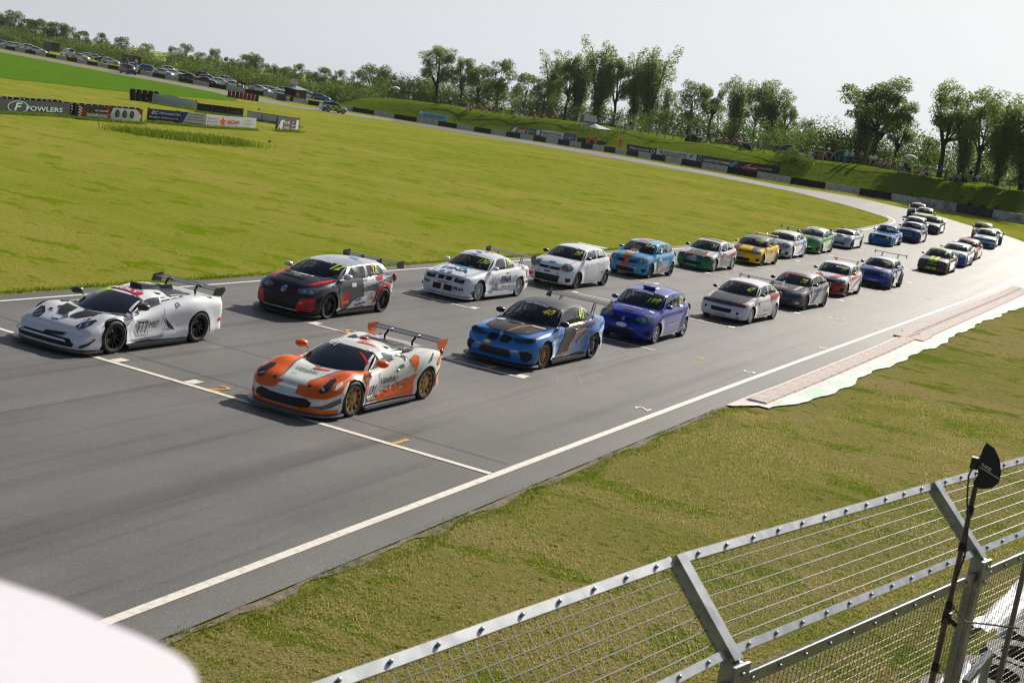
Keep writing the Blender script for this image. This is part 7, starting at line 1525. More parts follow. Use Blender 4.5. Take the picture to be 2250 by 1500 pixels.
# ---- marshal posts
def hut(px, py, w, d, h, label, pale=False, ang=0.0, sign=False):
 x, y = G(px, py, Z, 40); z = Z(x, y); o = empty('marshal_post', (x, y, z), ang); tag(o, label, 'marshal post')
 mg = mat('hut_green', (.045, .075, .050, 1), .6); mr = mat('hut_roof', rgb(168, 176, 176), .5, noise=(1.5, rgb(130, 138, 130), .4, .7))
 if pale:
  for sx in (-1, 0, 1):
   for sy in (-1, 1): mb = MB(); mb.box((sx * w / 2, sy * d / 2, h / 2), (.09, .09, h)); mb.build('post', mat('post_pale', rgb(150, 155, 150), .5), o)
  mb = MB(); mb.box((0, d / 2, .55), (w, .05, 1.1)); mb.build('back_panel', mg, o); mb = MB(); mb.box((-w / 2, 0, .55), (.05, d, 1.1)); mb.build('side_panel', mg, o)
 else:
  mb = MB(); mb.box((0, d / 2, h / 2), (w, .06, h)); mb.build('back_panel', mg, o)
  for sx in (-1, 1): mb = MB(); mb.box((sx * w / 2, 0, h / 2), (.06, d, h)); mb.build('side_panel', mg, o)
  mb = MB(); mb.box((0, -d / 2, .5), (w * .9, .06, 1.0)); mb.build('front_panel', mg, o)
 mb = MB(); v = [(-w / 2 - .4, -d / 2 - .5, h), (w / 2 + .4, -d / 2 - .5, h - .15), (w / 2 + .4, d / 2 + .3, h - .05), (-w / 2 - .4, d / 2 + .3, h + .05), (0, 0, h + .5)]
 mb.add(v, [(0, 1, 4), (1, 2, 4), (2, 3, 4), (3, 0, 4), (3, 2, 1, 0)]); mb.build('roof', mr, o)
 if sign:
  mb = MB(); mb.box((-w * .3, .2, h + 1.15), (w * .62, .08, .95)); s_ = mb.build('sign_panel', mat('sign_pale', rgb(190, 196, 200), .5), o)
  for sx in (-.58, -.02): mb = MB(); mb.box((w * sx, .24, (h + 1.5) / 2), (.07, .07, h + 1.5)); mb.build('sign_post', M_POST, o)
 return o
hut(647, 223, 3.6, 2.2, 2.3, 'green marshal hut with pale ridged roof beside the car park', ang=-.35, sign=True)
hut(1298, 323, 3.8, 2.4, 3.0, 'open marshal shelter on posts with pale roof behind the barrier', True, -.3, True)
mb = MB(); gx, gy = G(618, 221); mb.box((0, 0, .6), (2.6, .2, 1.2)); mb.box((1.9, -.1, .6), (1.2, .1, 1.1), 1); mb.box((1.9, -.16, .45), (1.2, .04, .18), 2); mb.box((1.9, -.16, .85), (1.2, .04, .18), 2)
ho = empty('hoarding', (gx, gy, 0), -.35); tag(ho, 'low black hoarding with an orange and white striped end by the green marshal hut', 'hoarding')
mb = MB(); mb.box((0, 0, .55), (2.8, .15, 1.1)); mb.build('panel', K_, ho)
for k in range(4): mb = MB(); mb.box((2.0, -.02, .14 + .27 * k), (1.1, .12, .26)); mb.build('striped_panel', M_ORNG if k % 2 else M_BOARDW, ho)
# light pole on the bank and grey lamp/cabinets
gx, gy = G(1797, 406, Z, 40); mb = MB(); mb.tube([(0, 0, 0), (0, 0, 4.4)], .06, 6); mb.tube([(0, 0, 4.3), (-.5, 0, 4.4)], .04, 5); po = empty('lamp_post', (gx, gy, Z(gx, gy))); tag(po, 'thin grey pole with a small head standing on the bank behind the barrier', 'pole'); mb.build('pole', M_POST, po)
mb = MB(); mb.box((-.6, 0, 4.4), (.35, .2, .2)); mb.build('camera_head', M_BOARDW, po); mb = MB(); mb.box((.5, 0, 4.35), (.3, .2, .3)); mb.build('speaker_head', M_BOARDW, po)
# ---- people
SKIN = mat('skin', rgb(196, 150, 125), .6); HAIR = mat('hair', (.05, .035, .025, 1), .8)
def person_mesh(pose):
 """continuous body grown with the skin modifier; materials: 0 top, 1 legs, 2 skin, 3 hair"""
 if pose == 'stand': J = dict(pel=(0, 0, .93), ch=(0, 0, 1.25), nk=(0, 0, 1.47), hd=(0, -.02, 1.66), ls=(.19, 0, 1.40), le=(.25, .02, 1.12), lh=(.22, -.14, .92), lk=(.10, -.01, .50), lf=(.11, 0, .06), lt=(.11, -.17, .03))
 elif pose == 'arms': J = dict(pel=(0, 0, .93), ch=(0, 0, 1.25), nk=(0, 0, 1.47), hd=(0, -.03, 1.66), ls=(.19, 0, 1.40), le=(.28, -.10, 1.20), lh=(.08, -.28, 1.42), lk=(.12, -.02, .50), lf=(.15, 0, .06), lt=(.15, -.17, .03))
 else: J = dict(pel=(0, .05, .42 if pose == 'sit' else .14), ch=(0, .04, .74 if pose == 'sit' else .46), nk=(0, 0, .96 if pose == 'sit' else .68), hd=(0, -.03, 1.15 if pose == 'sit' else .87), ls=(.19, 0, .89 if pose == 'sit' else .61), le=(.25, -.06, .64 if pose == 'sit' else .38), lh=(.14, -.30, .58 if pose == 'sit' else .40), lk=(.14, -.42, .46), lf=(.15, -.46 if pose == 'sit' else -.72, .06), lt=(.15, -.64 if pose == 'sit' else -.88, .04))
 r = dict(pel=.15, ch=.165, nk=.055, hd=.105, ls=.07, le=.048, lh=.036, lk=.068, lf=.045, lt=.035)
 names = ['pel', 'ch', 'nk', 'hd', 'ls', 'le', 'lh', 'lk', 'lf', 'lt']; V = []; R = []; idx = {}
 for nme in names:
  idx[nme] = len(V); V.append(J[nme]); R.append(r[nme])
  if nme[0] == 'l': idx['r' + nme[1:]] = len(V); x, y, z = J[nme]; V.append((-x, y, z)); R.append(r[nme])
 E_ = [('pel', 'ch'), ('ch', 'nk'), ('nk', 'hd')] + [(a.replace('l', s, 1) if a[0] == 'l' else a, b.replace('l', s, 1)) for s in 'lr' for a, b in (('ch', 'ls'), ('ls', 'le'), ('le', 'lh'), ('pel', 'lk'), ('lk', 'lf'), ('lf', 'lt'))]
 me = bpy.data.meshes.new('body'); me.from_pydata(V, [(idx[a], idx[b]) for a, b in E_], []); ob = bpy.data.objects.new('body', me); COL.objects.link(ob)
 md = ob.modifiers.new('s', 'SKIN'); sub = ob.modifiers.new('u', 'SUBSURF'); sub.levels = 1; sub.render_levels = 1
 for i, q in enumerate(me.skin_vertices[0].data): q.radius = (R[i], R[i] * (.72 if i in (idx['pel'], idx['ch']) else 1)); q.use_root = (i == 0)
 dg = bpy.context.evaluated_depsgraph_get(); m2 = bpy.data.meshes.new_from_object(ob.evaluated_get(dg)); bpy.data.objects.remove(ob); m2.name = 'body'
 for mm in (M_WHT, M_NAVY, SKIN, HAIR): m2.materials.append(mm)
 hd = Vector(J['hd']); pel = J['pel'][2]
 for p in m2.polygons:
  c = p.center; k = 0
  if c.z > J['nk'][2] + .02: k = 3 if (c.z > hd.z + .03 or c.y > hd.y + .03) else 2
  elif (c - Vector(J['lh'])).length < .16 or (c - Vector((-J['lh'][0], J['lh'][1], J['lh'][2]))).length < .16: k = 2
  elif c.z < pel + (.04 if pose in ('stand', 'arms') else -.02) or (pose not in ('stand', 'arms') and c.y < -.14 and c.z < pel + .14): k = 1
  p.material_index = k
 m2.polygons.foreach_set('use_smooth', [True] * len(m2.polygons)); return m2
PM = {k: person_mesh(k) for k in ('stand', 'arms', 'sit', 'ground')}
CLO = dict(white=rgb(225, 225, 228), navy=rgb(35, 42, 70), black=rgb(24, 24, 26), red=rgb(180, 45, 45), teal=rgb(40, 140, 140), blue=rgb(70, 120, 180), pale_blue=rgb(160, 195, 220), grey=rgb(130, 132, 136), orange=rgb(235, 92, 35), green=rgb(50, 140, 60), yellow=rgb(220, 200, 60), pink=rgb(210, 150, 165), khaki=rgb(150, 135, 100))
def cloth(c): return mat('cloth_' + c, CLO[c], .85)
chm = MB(); chm.box((0, .1, .40), (.5, .45, .04)); chm.box((0, .34, .66), (.5, .04, .5))
for sx in (-.22, .22):
 chm.beam((sx, -.1, 0), (sx, .3, .42), .03, .03); chm.beam((sx, .3, 0), (sx, -.1, .42), .03, .03)
CHM = {}
def GB(px, py, lim=15.5):
 d = ray(px, py); t = 110.0
 while t < 520:
  P = CAM + d * t; bd, bs = bar_near(P.x, P.y)
  if P.z < Z(P.x, P.y) or (bd > lim and bs > i0 - 4): break
  t += .4
 return (P.x, P.y)
def spectator(px, py, pose, top, legs, base, cat='person', group='spectators on the bank', fn=Z, face=None, sc=1.0, hat=None, dz=0.0):
 x, y = GB(px, py + 2) if fn is Z and group[0] == 's' else G(px, py, fn, 60); z = fn(x, y)
 o = put('person', PM[pose], None, loc=(x, y, z + dz), rot=(0, 0, math.atan2(-y, -x) + pi / 2 + rt.uniform(-.5, .5) if face is None else face)); o.scale = (sc, sc, sc); tag(o, 'x', cat, group)
 for i, mm in enumerate((cloth(top), cloth(legs))): o.material_slots[i].link = 'OBJECT'; o.material_slots[i].material = mm
 if hat: mb = MB(); J = {'stand': 1.73, 'arms': 1.73, 'sit': 1.22, 'ground': .94}[pose]; mb.ball((0, -.03, J), (.13, .15, .07), 8, 4); mb.build('hat', cloth(hat), o)
 reg_label(o, base, px)
 if pose == 'sit':
  cm = rt.choice(['green', 'navy', 'black', 'red', 'teal']); 
  if cm not in CHM: CHM[cm] = chm.mesh('camping_chair', cloth(cm))
  c = put('camping_chair', CHM[cm], None, loc=(x, y, z + dz), rot=o.rotation_euler); tag(c, 'x', 'camping chair', 'camping chairs on the bank'); reg_label(c, '%s folding camping chair under a spectator on the bank' % cm, px)
 return o
SP = [(872, 205, 'stand', 'pale_blue', 'navy'), (893, 209, 'sit', 'khaki', 'navy'), (902, 210, 'sit', 'white', 'grey'), (970, 226, 'sit', 'grey', 'navy'), (978, 227, 'sit', 'khaki', 'black'), (989, 226, 'stand', 'white', 'black'), (1015, 229, 'sit', 'black', 'navy'), (1023, 228, 'sit', 'navy', 'grey'), (1029, 230, 'sit', 'white', 'grey'), (1042, 233, 'sit', 'white', 'navy'), (1054, 235, 'sit', 'grey', 'navy'), (1071, 237, 'sit', 'white', 'navy'), (1076, 238, 'sit', 'pale_blue', 'black'), (1085, 239, 'sit', 'navy', 'grey'), (1095, 241, 'sit', 'khaki', 'navy'), (1099, 254, 'stand', 'black', 'grey'), (1026, 244, 'ground', 'pink', 'navy'), (1034, 245, 'ground', 'navy', 'grey'), (1068, 248, 'ground', 'pink', 'navy'), (1126, 248, 'sit', 'black', 'navy'), (1133, 249, 'stand', 'khaki', 'grey'), (1139, 249, 'sit', 'teal', 'navy'), (1133, 257, 'ground', 'white', 'navy'), (1145, 258, 'ground', 'white', 'pink'), (1151, 249, 'sit', 'blue', 'blue'), (1157, 250, 'sit', 'green', 'green'), (1165, 253, 'stand', 'navy', 'black'), (1174, 264, 'ground', 'orange', 'navy'), (1194, 258, 'ground', 'orange', 'grey'), (1271, 268, 'stand', 'pale_blue', 'white'), (1280, 271, 'arms', 'khaki', 'grey'), (1308, 272, 'sit', 'white', 'navy'), (1316, 272, 'sit', 'navy', 'navy'), (1356, 289, 'stand', 'white', 'grey'), (1363, 289, 'stand', 'white', 'khaki'), (1372, 291, 'stand', 'green', 'grey'), (1379, 288, 'ground', 'pink', 'grey'), (1384, 283, 'stand', 'navy', 'grey'), (1395, 282, 'stand', 'yellow', 'white'), (1448, 301, 'arms', 'khaki', 'pale_blue'),
      (1530, 302, 'sit', 'black', 'navy'), (1539, 303, 'sit', 'navy', 'grey'), (1549, 304, 'sit', 'white', 'khaki'), (1566, 308, 'sit', 'white', 'navy'), (1581, 309, 'sit', 'red', 'grey'), (1608, 313, 'sit', 'navy', 'khaki'), (1616, 315, 'sit', 'red', 'black'), (1628, 316, 'sit', 'white', 'red'), (1670, 320, 'sit', 'pale_blue', 'khaki'), (1706, 323, 'sit', 'black', 'black'), (1751, 331, 'sit', 'khaki', 'red'), (1762, 333, 'sit', 'navy', 'navy'), (1780, 337, 'sit', 'white', 'grey'), (1789, 337, 'sit', 'pale_blue', 'navy'), (1757, 346, 'ground', 'white', 'grey'), (1735, 337, 'ground', 'white', 'navy'), (1855, 359, 'stand', 'pale_blue', 'blue'), (1868, 359, 'stand', 'pale_blue', 'navy'), (1889, 360, 'arms', 'grey', 'navy'), (1912, 353, 'stand', 'white', 'khaki'), (1921, 357, 'arms', 'white', 'grey'), (1917, 363, 'stand', 'white', 'navy'), (1933, 364, 'sit', 'pink', 'khaki'), (1942, 365, 'sit', 'pale_blue', 'navy'), (1955, 367, 'sit', 'white', 'red'), (1963, 368, 'sit', 'black', 'grey'), (1976, 370, 'sit', 'white', 'khaki'), (1985, 371, 'sit', 'navy', 'navy'), (1976, 383, 'stand', 'white', 'grey'), (1993, 385, 'sit', 'black', 'khaki'), (2012, 387, 'sit', 'pink', 'navy'), (2025, 388, 'ground', 'white', 'navy'), (2040, 390, 'sit', 'white', 'pink'), (2064, 391, 'stand', 'blue', 'navy'), (2079, 385, 'stand', 'khaki', 'khaki'), (2092, 390, 'sit', 'white', 'navy'), (2100, 391, 'sit', 'teal', 'grey'), (2108, 391, 'sit', 'white', 'teal'), (2120, 394, 'sit', 'grey', 'navy'), (2129, 397, 'stand', 'navy', 'khaki'), (2147, 398, 'sit', 'white', 'grey'), (2178, 399, 'sit', 'white', 'navy'), (2187, 400, 'sit', 'khaki', 'black'), (2199, 402, 'stand', 'white', 'grey'), (2201, 414, 'ground', 'white', 'pale_blue')]
def place_name(px):
 for lim, nm in ((960, 'above the pale blue banner'), (1115, 'right of the pale blue banner'), (1240, 'above the navy-lettered white board'), (1345, 'near the marshal shelter'), (1500, 'above the white-script black board'), (1700, 'above the blue arc board'), (1880, 'among the tents'), (2050, 'below the big tree'), (2300, 'at the right end')):
  if px < lim: return nm
for k, (px, py, pose, a, b) in enumerate(SP):
 spectator(px, py, pose, a, b, '%s spectator in %s top %s' % ({'stand': 'standing', 'arms': 'standing', 'sit': 'seated', 'ground': 'grass-seated'}[pose], a.replace('_', ' '), place_name(px)), hat='white' if k % 5 == 2 else None)
for px, py, pose, base, fn in ((1291, 323, 'stand', 'marshal in orange overalls inside the open shelter', Z), (1305, 324, 'stand', 'marshal in orange overalls standing at the right of the open shelter', Z), (1360, 330, 'stand', 'marshal in orange overalls alone between the shelter and the black script board', Z), (652, 225, 'stand', 'marshal in orange jacket in front of the green hut', zt)):
 spectator(px, py, pose, 'orange', 'orange' if fn is Z else 'navy', base, group='marshals in orange', fn=fn, sc=1.05)
for px, py in ((521, 196), (531, 197), (537, 198)): spectator(px, py, 'stand', 'black', 'navy', 'person in dark clothes behind the barrier in the car park', group='people in the car park', fn=zt)
# ---- pop-up tents and umbrellas
def tent(px, py, w, col, col2, label, um=False):
 x, y = GB(px, py); z = Z(x, y); o = empty('umbrella' if um else 'pop_up_tent', (x, y, z), math.atan2(-y, -x) + pi / 2); tag(o, label, 'umbrella' if um else 'tent')
 mb = MB(); n, m_ = 12, 6
 if um:
  mb.lathe([(w * .5 * sin(pi / 2 * k / 6), 2.1 - .45 * (k / 6) ** 2) for k in range(7)], 10); mb.build('canopy', [col], o, smooth=30); mb = MB(); mb.tube([(0, 0, 0), (0, 0, 2.1)], .02, 5); mb.build('pole', M_POST, o); return
 for i in range(n):
  for j in range(m_):
   P = lambda i, j: (w / 2 * cos(pi * i / n) * (1 - .12 * (j / m_)), -.35 * w + .75 * w * j / m_ , w * .55 * sin(pi * i / n) * cos(pi / 2 * max(0, (j / m_ - .15)) * 1.15) ** .7 + .02)
   mb.quad(P(i, j), P(i + 1, j), P(i + 1, j + 1), P(i, j + 1), 1 if (i // 3) % 2 and col2 is not col else 0)
 mb.build('tent_fabric', [col, col2], o, smooth=60); mb = MB()
 mb.tube([(w / 2 * cos(pi * i / n), -.35 * w, w * .55 * sin(pi * i / n)) for i in range(n + 1)], .03, 4); mb.build('tent_pole', M_WHT, o)
tent(1521, 310, 2.4, cloth('teal'), cloth('teal'), 'teal dome tent left of the seated row above the blue arc board'); tent(1637, 330, 1.7, cloth('green'), cloth('green'), 'small green pop-up shelter low on the bank'); tent(1731, 328, 2.4, mat('bright_blue', rgb(40, 150, 190), .6), MATS['bright_blue'], 'bright blue dome tent on the bank')
tent(1801, 336, 2.2, cloth('red'), cloth('white'), 'red and white striped dome tent'); tent(1821, 340, 2.0, mat('tent_grey', rgb(120, 120, 130), .6), MATS['tent_grey'], 'grey dome tent between the striped and teal tents'); tent(1850, 346, 2.6, cloth('teal'), cloth('teal'), 'teal dome tent at the right end of the tents')
tent(1995, 372, 1.6, cloth('white'), cloth('white'), 'white umbrella over the seated group below the big tree', True); tent(2113, 388, 1.8, cloth('yellow'), cloth('green'), 'yellow and green dome tent near the right end of the bank'); tent(867, 208, 1.6, cloth('white'), cloth('white'), 'white umbrella on the left end of the bank', True)
# ================================================================== TREES AND HEDGES
def leaf_mat(name, c1, c2, tr=.35, pos=0):
 m = bpy.data.materials.new(name); m.use_nodes = True; n, l = m.node_tree.nodes, m.node_tree.links
 b = n['Principled BSDF']; b.inputs['Roughness'].default_value = .6; b.inputs['Specular IOR Level'].default_value = .12
 g_ = n.new('ShaderNodeNewGeometry'); oi = n.new('ShaderNodeObjectInfo'); mx = n.new('ShaderNodeMixRGB'); mx.inputs[1].default_value = c1; mx.inputs[2].default_value = c2
 ad = n.new('ShaderNodeMath'); ad.operation = 'MULTIPLY_ADD'; ad.inputs[1].default_value = .65; l.new(g_.outputs['Random Per Island'], ad.inputs[0]); ml = n.new('ShaderNodeMath'); ml.operation = 'MULTIPLY'; ml.inputs[1].default_value = .35
 l.new(oi.outputs['Random'], ml.inputs[0]); l.new(ml.outputs[0], ad.inputs[2]); 
 if pos:
  nz_ = n.new('ShaderNodeTexNoise'); nz_.inputs['Scale'].default_value = pos; nz_.inputs['Detail'].default_value = 7; nz_.inputs['Roughness'].default_value = .7; l.new(g_.outputs['Position'], nz_.inputs['Vector']); mr_ = n.new('ShaderNodeMapRange'); mr_.inputs[1].default_value = .36; mr_.inputs[2].default_value = .66; mr_.inputs[3].default_value = -.38; mr_.inputs[4].default_value = .55; l.new(nz_.outputs[0], mr_.inputs[0]); a2_ = n.new('ShaderNodeMath'); a2_.use_clamp = True; l.new(ad.outputs[0], a2_.inputs[0]); l.new(mr_.outputs[0], a2_.inputs[1]); ad = a2_
 l.new(ad.outputs[0], mx.inputs[0]); l.new(mx.outputs[0], b.inputs['Base Color'])
 t = n.new('ShaderNodeBsdfTranslucent'); hs_ = n.new('ShaderNodeHueSaturation'); hs_.inputs['Value'].default_value = 1.5; hs_.inputs['Saturation'].default_value = 1.1; l.new(mx.outputs[0], hs_.inputs['Color']); l.new(hs_.outputs[0], t.inputs[0])
 ms = n.new('ShaderNodeMixShader'); ms.inputs[0].default_value = tr; l.new(b.outputs[0], ms.inputs[1]); l.new(t.outputs[0], ms.inputs[2]); l.new(ms.outputs[0], n['Material Output'].inputs[0]); return m
M_LF = leaf_mat('leaves_willow', (.110, .165, .045, 1), (.225, .275, .105, 1), .5); M_LF2 = leaf_mat('leaves_dark', (.045, .085, .018, 1), (.120, .170, .040, 1), .4); M_LF3 = leaf_mat('leaves_hedge', (.070, .120, .022, 1), (.150, .200, .050, 1), .4); M_TRK = mat('bark', (.045, .036, .028, 1), .9)
def leaf_cards(C_, R_, n, size, rs, droop=0.0):
 """C_: lobe centres (k,3), R_: lobe radii (k,3) ; returns verts (4n,3)"""
 C_ = np.array(C_, float); R_ = np.array(R_, float); wgt = R_.prod(1) ** (2 / 3); idx = rs.choice(len(C_), n, p=wgt / wgt.sum())
 d = rs.normal(size=(n, 3)); d /= np.linalg.norm(d, axis=1)[:, None]; rr = rs.uniform(.35, 1.0, (n, 1)) ** .6
 P = C_[idx] + d * rr * R_[idx] * (1 + .12 * np.clip(rs.normal(size=(n, 1)), -2, 1.3))
 nn = d + rs.normal(scale=.8, size=(n, 3)); nn /= np.linalg.norm(nn, axis=1)[:, None]
 t = np.cross(nn, rs.normal(size=(n, 3))); t[:, 2] -= droop; t -= nn * (t * nn).sum(1)[:, None]; t /= np.linalg.norm(t, axis=1)[:, None]; b = np.cross(nn, t)
 s = size * rs.uniform(.6, 1.4, (n, 1)); V = np.stack([P - t * s, P - b * s * .45, P + t * s, P + b * s * .45], 1); return V.reshape(-1, 3)
def cards_mesh(name, V, m):
 me = bpy.data.meshes.new(name); n = len(V) // 4; me.vertices.add(len(V)); me.vertices.foreach_set('co', V.ravel()); me.loops.add(len(V)); me.loops.foreach_set('vertex_index', np.arange(len(V), dtype=np.int32))
 me.polygons.add(n); me.polygons.foreach_set('loop_start', np.arange(0, len(V), 4, dtype=np.int32)); me.polygons.foreach_set('loop_total', np.full(n, 4, dtype=np.int32)); me.materials.append(m); me.update(); return me
def make_tree(kind, seed):
 rs = np.random.RandomState(seed); r = random.Random(seed); H = 10.0; tk = MB(); C_ = []; R_ = []
 if kind == 'tall':      # willow / poplar: several rising plumes
  for k in range(r.randint(5, 6)):
   a = r.uniform(0, 2 * pi); lean = r.uniform(.4, 2.3); hh = r.uniform(.80, 1.0) * H * .93
   pts = [(cos(a) * lean * t ** 1.5, sin(a) * lean * t ** 1.5, hh * t) for t in (0, .2, .45, .7, .92)]; tk.tube(pts, [.20, .15, .10, .06, .02], 6)
   for j in range(11):
    t = .12 + .86 * j / 10; w_ = 1.25 * (1 - abs(t - .55) * 1.1); q = (cos(a) * lean * t ** 1.5 + r.uniform(-.5, .5), sin(a) * lean * t ** 1.5 + r.uniform(-.5, .5), hh * t); C_.append(q); R_.append((w_ * r.uniform(.6, 1.1), w_ * r.uniform(.6, 1.1), w_ * r.uniform(.8, 1.3)))
    if j % 2: tk.tube([(pts[2][0] * t, pts[2][1] * t, hh * max(.1, t - .18)), q], [.05, .015], 4)
  V = leaf_cards(C_, R_, 10500, .115, rs, .6)
 elif kind == 'spread':  # open spreading crown on a clear stem
  tk.tube([(0, 0, 0), (.1, 0, 2.4), (.2, .1, 4)], [.32, .24, .18], 7)
  for k in range(14):
   a = 2 * pi * k / 14 + r.uniform(-.3, .3); l_ = r.uniform(1.4, 3.0); h2 = r.uniform(4.6, 9.0); tk.tube([(.1, 0, 2.2 + .2 * k), (cos(a) * l_ * .5, sin(a) * l_ * .5, (h2 + 3) / 2), (cos(a) * l_, sin(a) * l_, h2)], [.12, .07, .02], 5)
   for j in range(4): C_.append((cos(a) * l_ * r.uniform(.3, 1.15), sin(a) * l_ * r.uniform(.5, 1.15), h2 + r.uniform(-1.0, .6))); w_ = r.uniform(.55, 1.05); R_.append((w_, w_, w_ * .75))
  V = leaf_cards(C_, R_, 8500, .12, rs, .3)
 else:                   # dense rounded broadleaf
  tk.tube([(0, 0, 0), (0, .1, 3), (.1, .1, 6)], [.35, .25, .1], 7)
  for k in range(26):
   a = r.uniform(0, 2 * pi); u = r.uniform(0, 1); h2 = 2.6 + 6.2 * u; rad = 3.2 * sqrt(max(.05, 1 - ((u - .38) / .70) ** 2)) * r.uniform(.45, .95); C_.append((cos(a) * rad, sin(a) * rad, h2)); w_ = r.uniform(.8, 1.5); R_.append((w_, w_, w_ * .8))
  for c in C_[:8]: tk.tube([(0, .1, 2.6), c], [.1, .03], 4)
  V = leaf_cards(C_, R_, 6500, .15, rs)
 return tk.mesh('trunk', M_TRK, 60), V
TM = {}
def tree_at(tx, ty, D, kind, w_=1.0, label=None, leaf=None, seed=None, fn=Z, sink=0.0):
 seed = seed if seed is not None else rt.randint(0, 3); leaf = leaf or (M_LF2 if kind == 'round' else M_LF)
 if (kind, seed) not in TM: TM[(kind, seed)] = make_tree(kind, seed + 10 * len(kind))
 tk, V = TM[(kind, seed)]; key = (kind, seed, leaf.name)
 if key not in TM: TM[key] = cards_mesh('crown', V, leaf)
 P = at(tx, ty, D); z = fn(P.x, P.y) - sink; h = (P.z - z) / 10.0; w_ *= 1.25 if kind == 'tall' else 1.0
 o = empty({'tall': 'willow_tree', 'spread': 'spreading_tree', 'round': 'broadleaf_tree'}[kind], (P.x, P.y, z), rt.uniform(0, 6.28)); o.scale = (h * w_, h * w_, h); tag(o, 'x', 'tree', 'trees around the circuit'); put('trunk', tk, o); put('crown', TM[key], o); reg_label(o, label, tx)
T_BANK = [(975, 97, 262, 'spread', 1.25, 'open-crowned tree rising alone above the left end of the bank'), (1026, 122, 262, 'spread', .9, 'slim sparse tree beside the open-crowned tree'), (1062, 134, 258, 'round', .9, 'bushy tree above the bank between the open-crowned tree and the tall willows'), (1108, 124, 255, 'round', .95, 'bushy tree above the bank between the open-crowned tree and the tall willows'),
 (1165, 152, 420, 'round', 1.1, 'hazy far tree seen through the gap before the tall willows'), (1232, 104, 268, 'tall', .85, 'tall tree in the big clump on the bank'), (1262, 118, 262, 'spread', .8, 'tall tree in the big clump on the bank'), (1290, 98, 262, 'tall', .85, 'tall tree in the big clump on the bank'), (1338, 78, 258, 'tall', .85, 'tall tree in the big clump on the bank'), (1372, 122, 256, 'spread', .8, 'tall tree in the big clump on the bank'), (1418, 104, 254, 'tall', .8, 'tall tree in the big clump on the bank'), (1452, 92, 250, 'tall', .95, 'tall tree in the big clump on the bank'), (1205, 170, 262, 'round', .9, 'low tree at the left foot of the willow clump'), (1478, 190, 252, 'round', .7, 'low tree at the right foot of the willow clump'),
 (1532, 172, 232, 'round', 1.0, 'broad tree at the left of the middle clump on the bank'), (1578, 176, 230, 'spread', .85, 'slender tree in the middle clump on the bank'), (1632, 162, 226, 'tall', 1.0, 'slender tree in the middle clump on the bank'), (1676, 176, 222, 'spread', .8, 'slender tree in the middle clump on the bank'), (1712, 160, 218, 'tall', 1.05, 'slender tree in the middle clump on the bank'), (1738, 222, 214, 'spread', .8, 'thin open tree at the right side of the middle clump'), (1780, 258, 208, 'round', .8, 'small tree right of the middle clump'), (1836, 294, 204, 'round', .7, 'small shrubby tree before the gap in the treeline'), (1888, 305, 204, 'round', .7, 'small shrubby tree left of the big lone tree'),
 (1950, 166, 188, 'spread', 1.35, 'big dense lone tree above the bank on the right'), (1920, 196, 192, 'tall', 1.0, 'tree joined to the left side of the big lone tree'), (1990, 222, 186, 'spread', 1.0, 'lower tree joined to the right of the big lone tree'), (2052, 300, 186, 'round', .9, 'low tree between the big lone tree and the right hand trees'), (2108, 176, 172, 'spread', .95, 'tall tree in the right hand clump at the picture edge'), (2150, 196, 170, 'tall', .8, 'tall tree in the right hand clump at the picture edge'), (2186, 200, 166, 'spread', .95, 'tall tree in the right hand clump at the picture edge'), (2236, 186, 160, 'tall', .9, 'tall tree in the right hand clump at the picture edge'), (2290, 200, 158, 'tall', 1.2, 'tall tree in the right hand clump at the picture edge')]
for tx, ty, D, kd, w_, lb in T_BANK: tree_at(tx, ty, D, kd, w_, lb, leaf=M_LF if kd != 'round' else M_LF3)
T_FAR = [(8, 24, 400), (32, 20, 405), (62, 36, 400), (82, 36, 398), (106, 42, 395), (128, 46, 395), (150, 52, 395), (182, 63, 380), (226, 67, 378), (270, 77, 374), (322, 93, 372), (382, 100, 380), (412, 93, 360), (442, 112, 372), (476, 103, 352), (506, 122, 356), (540, 114, 338), (566, 112, 334), (600, 136, 336), (628, 142, 330), (657, 136, 318), (690, 152, 322), (716, 142, 312), (748, 150, 312), (788, 150, 304), (832, 134, 298), (860, 152, 296), (892, 168, 290), (922, 176, 286), (950, 170, 284)]
for k, (tx, ty, D) in enumerate(T_FAR): tree_at(tx + rt.uniform(-2, 2), ty, D, 'round', (.95, 1.15, .85)[k % 3] if tx > 170 else 1.2, 'rounded dark tree in the treeline beyond the car park', leaf=(M_LF2, M_LF3)[k % 3 == 1])
def hedge(P, w_, h, n, size, name, label, m, fn=Z, seed=1, var=.35):
 rs = np.random.RandomState(seed); Q = resample(P, step=w_ * .5); C_ = []; R_ = []
 for x, y in Q:
  hh = h * rs.uniform(1 - var, 1 + var); z = fn(x, y); C_.append((x + rs.uniform(-.6, .6) * w_ * .4, y + rs.uniform(-.6, .6) * w_ * .4, z + hh * .42)); R_.append((w_ * .55, w_ * .55, hh * .56))
 o = put(name, cards_mesh(name, leaf_cards(C_, R_, n, size, rs), m), label=label, cat='hedge', kind='stuff'); return o
far_h = [(at(x, y, D).x, at(x, y, D).y) for x, y, D in ((-120, 60, 400), (0, 80, 372), (100, 95, 366), (200, 112, 352), (300, 128, 342), (400, 145, 334), (500, 160, 320), (600, 172, 306), (700, 184, 292), (780, 195, 284), (860, 200, 274), (950, 210, 266))]
hedge(far_h, 5, 3.6, 34000, .24, 'hedgerow', 'long uneven hedgerow behind the cars parked on the far side', M_LF3, seed=2); hedge(offset(far_h, 9), 7, 4.6, 24000, .30, 'hedgerow', 'darker second line of bushes behind the long hedgerow', M_LF2, seed=3)
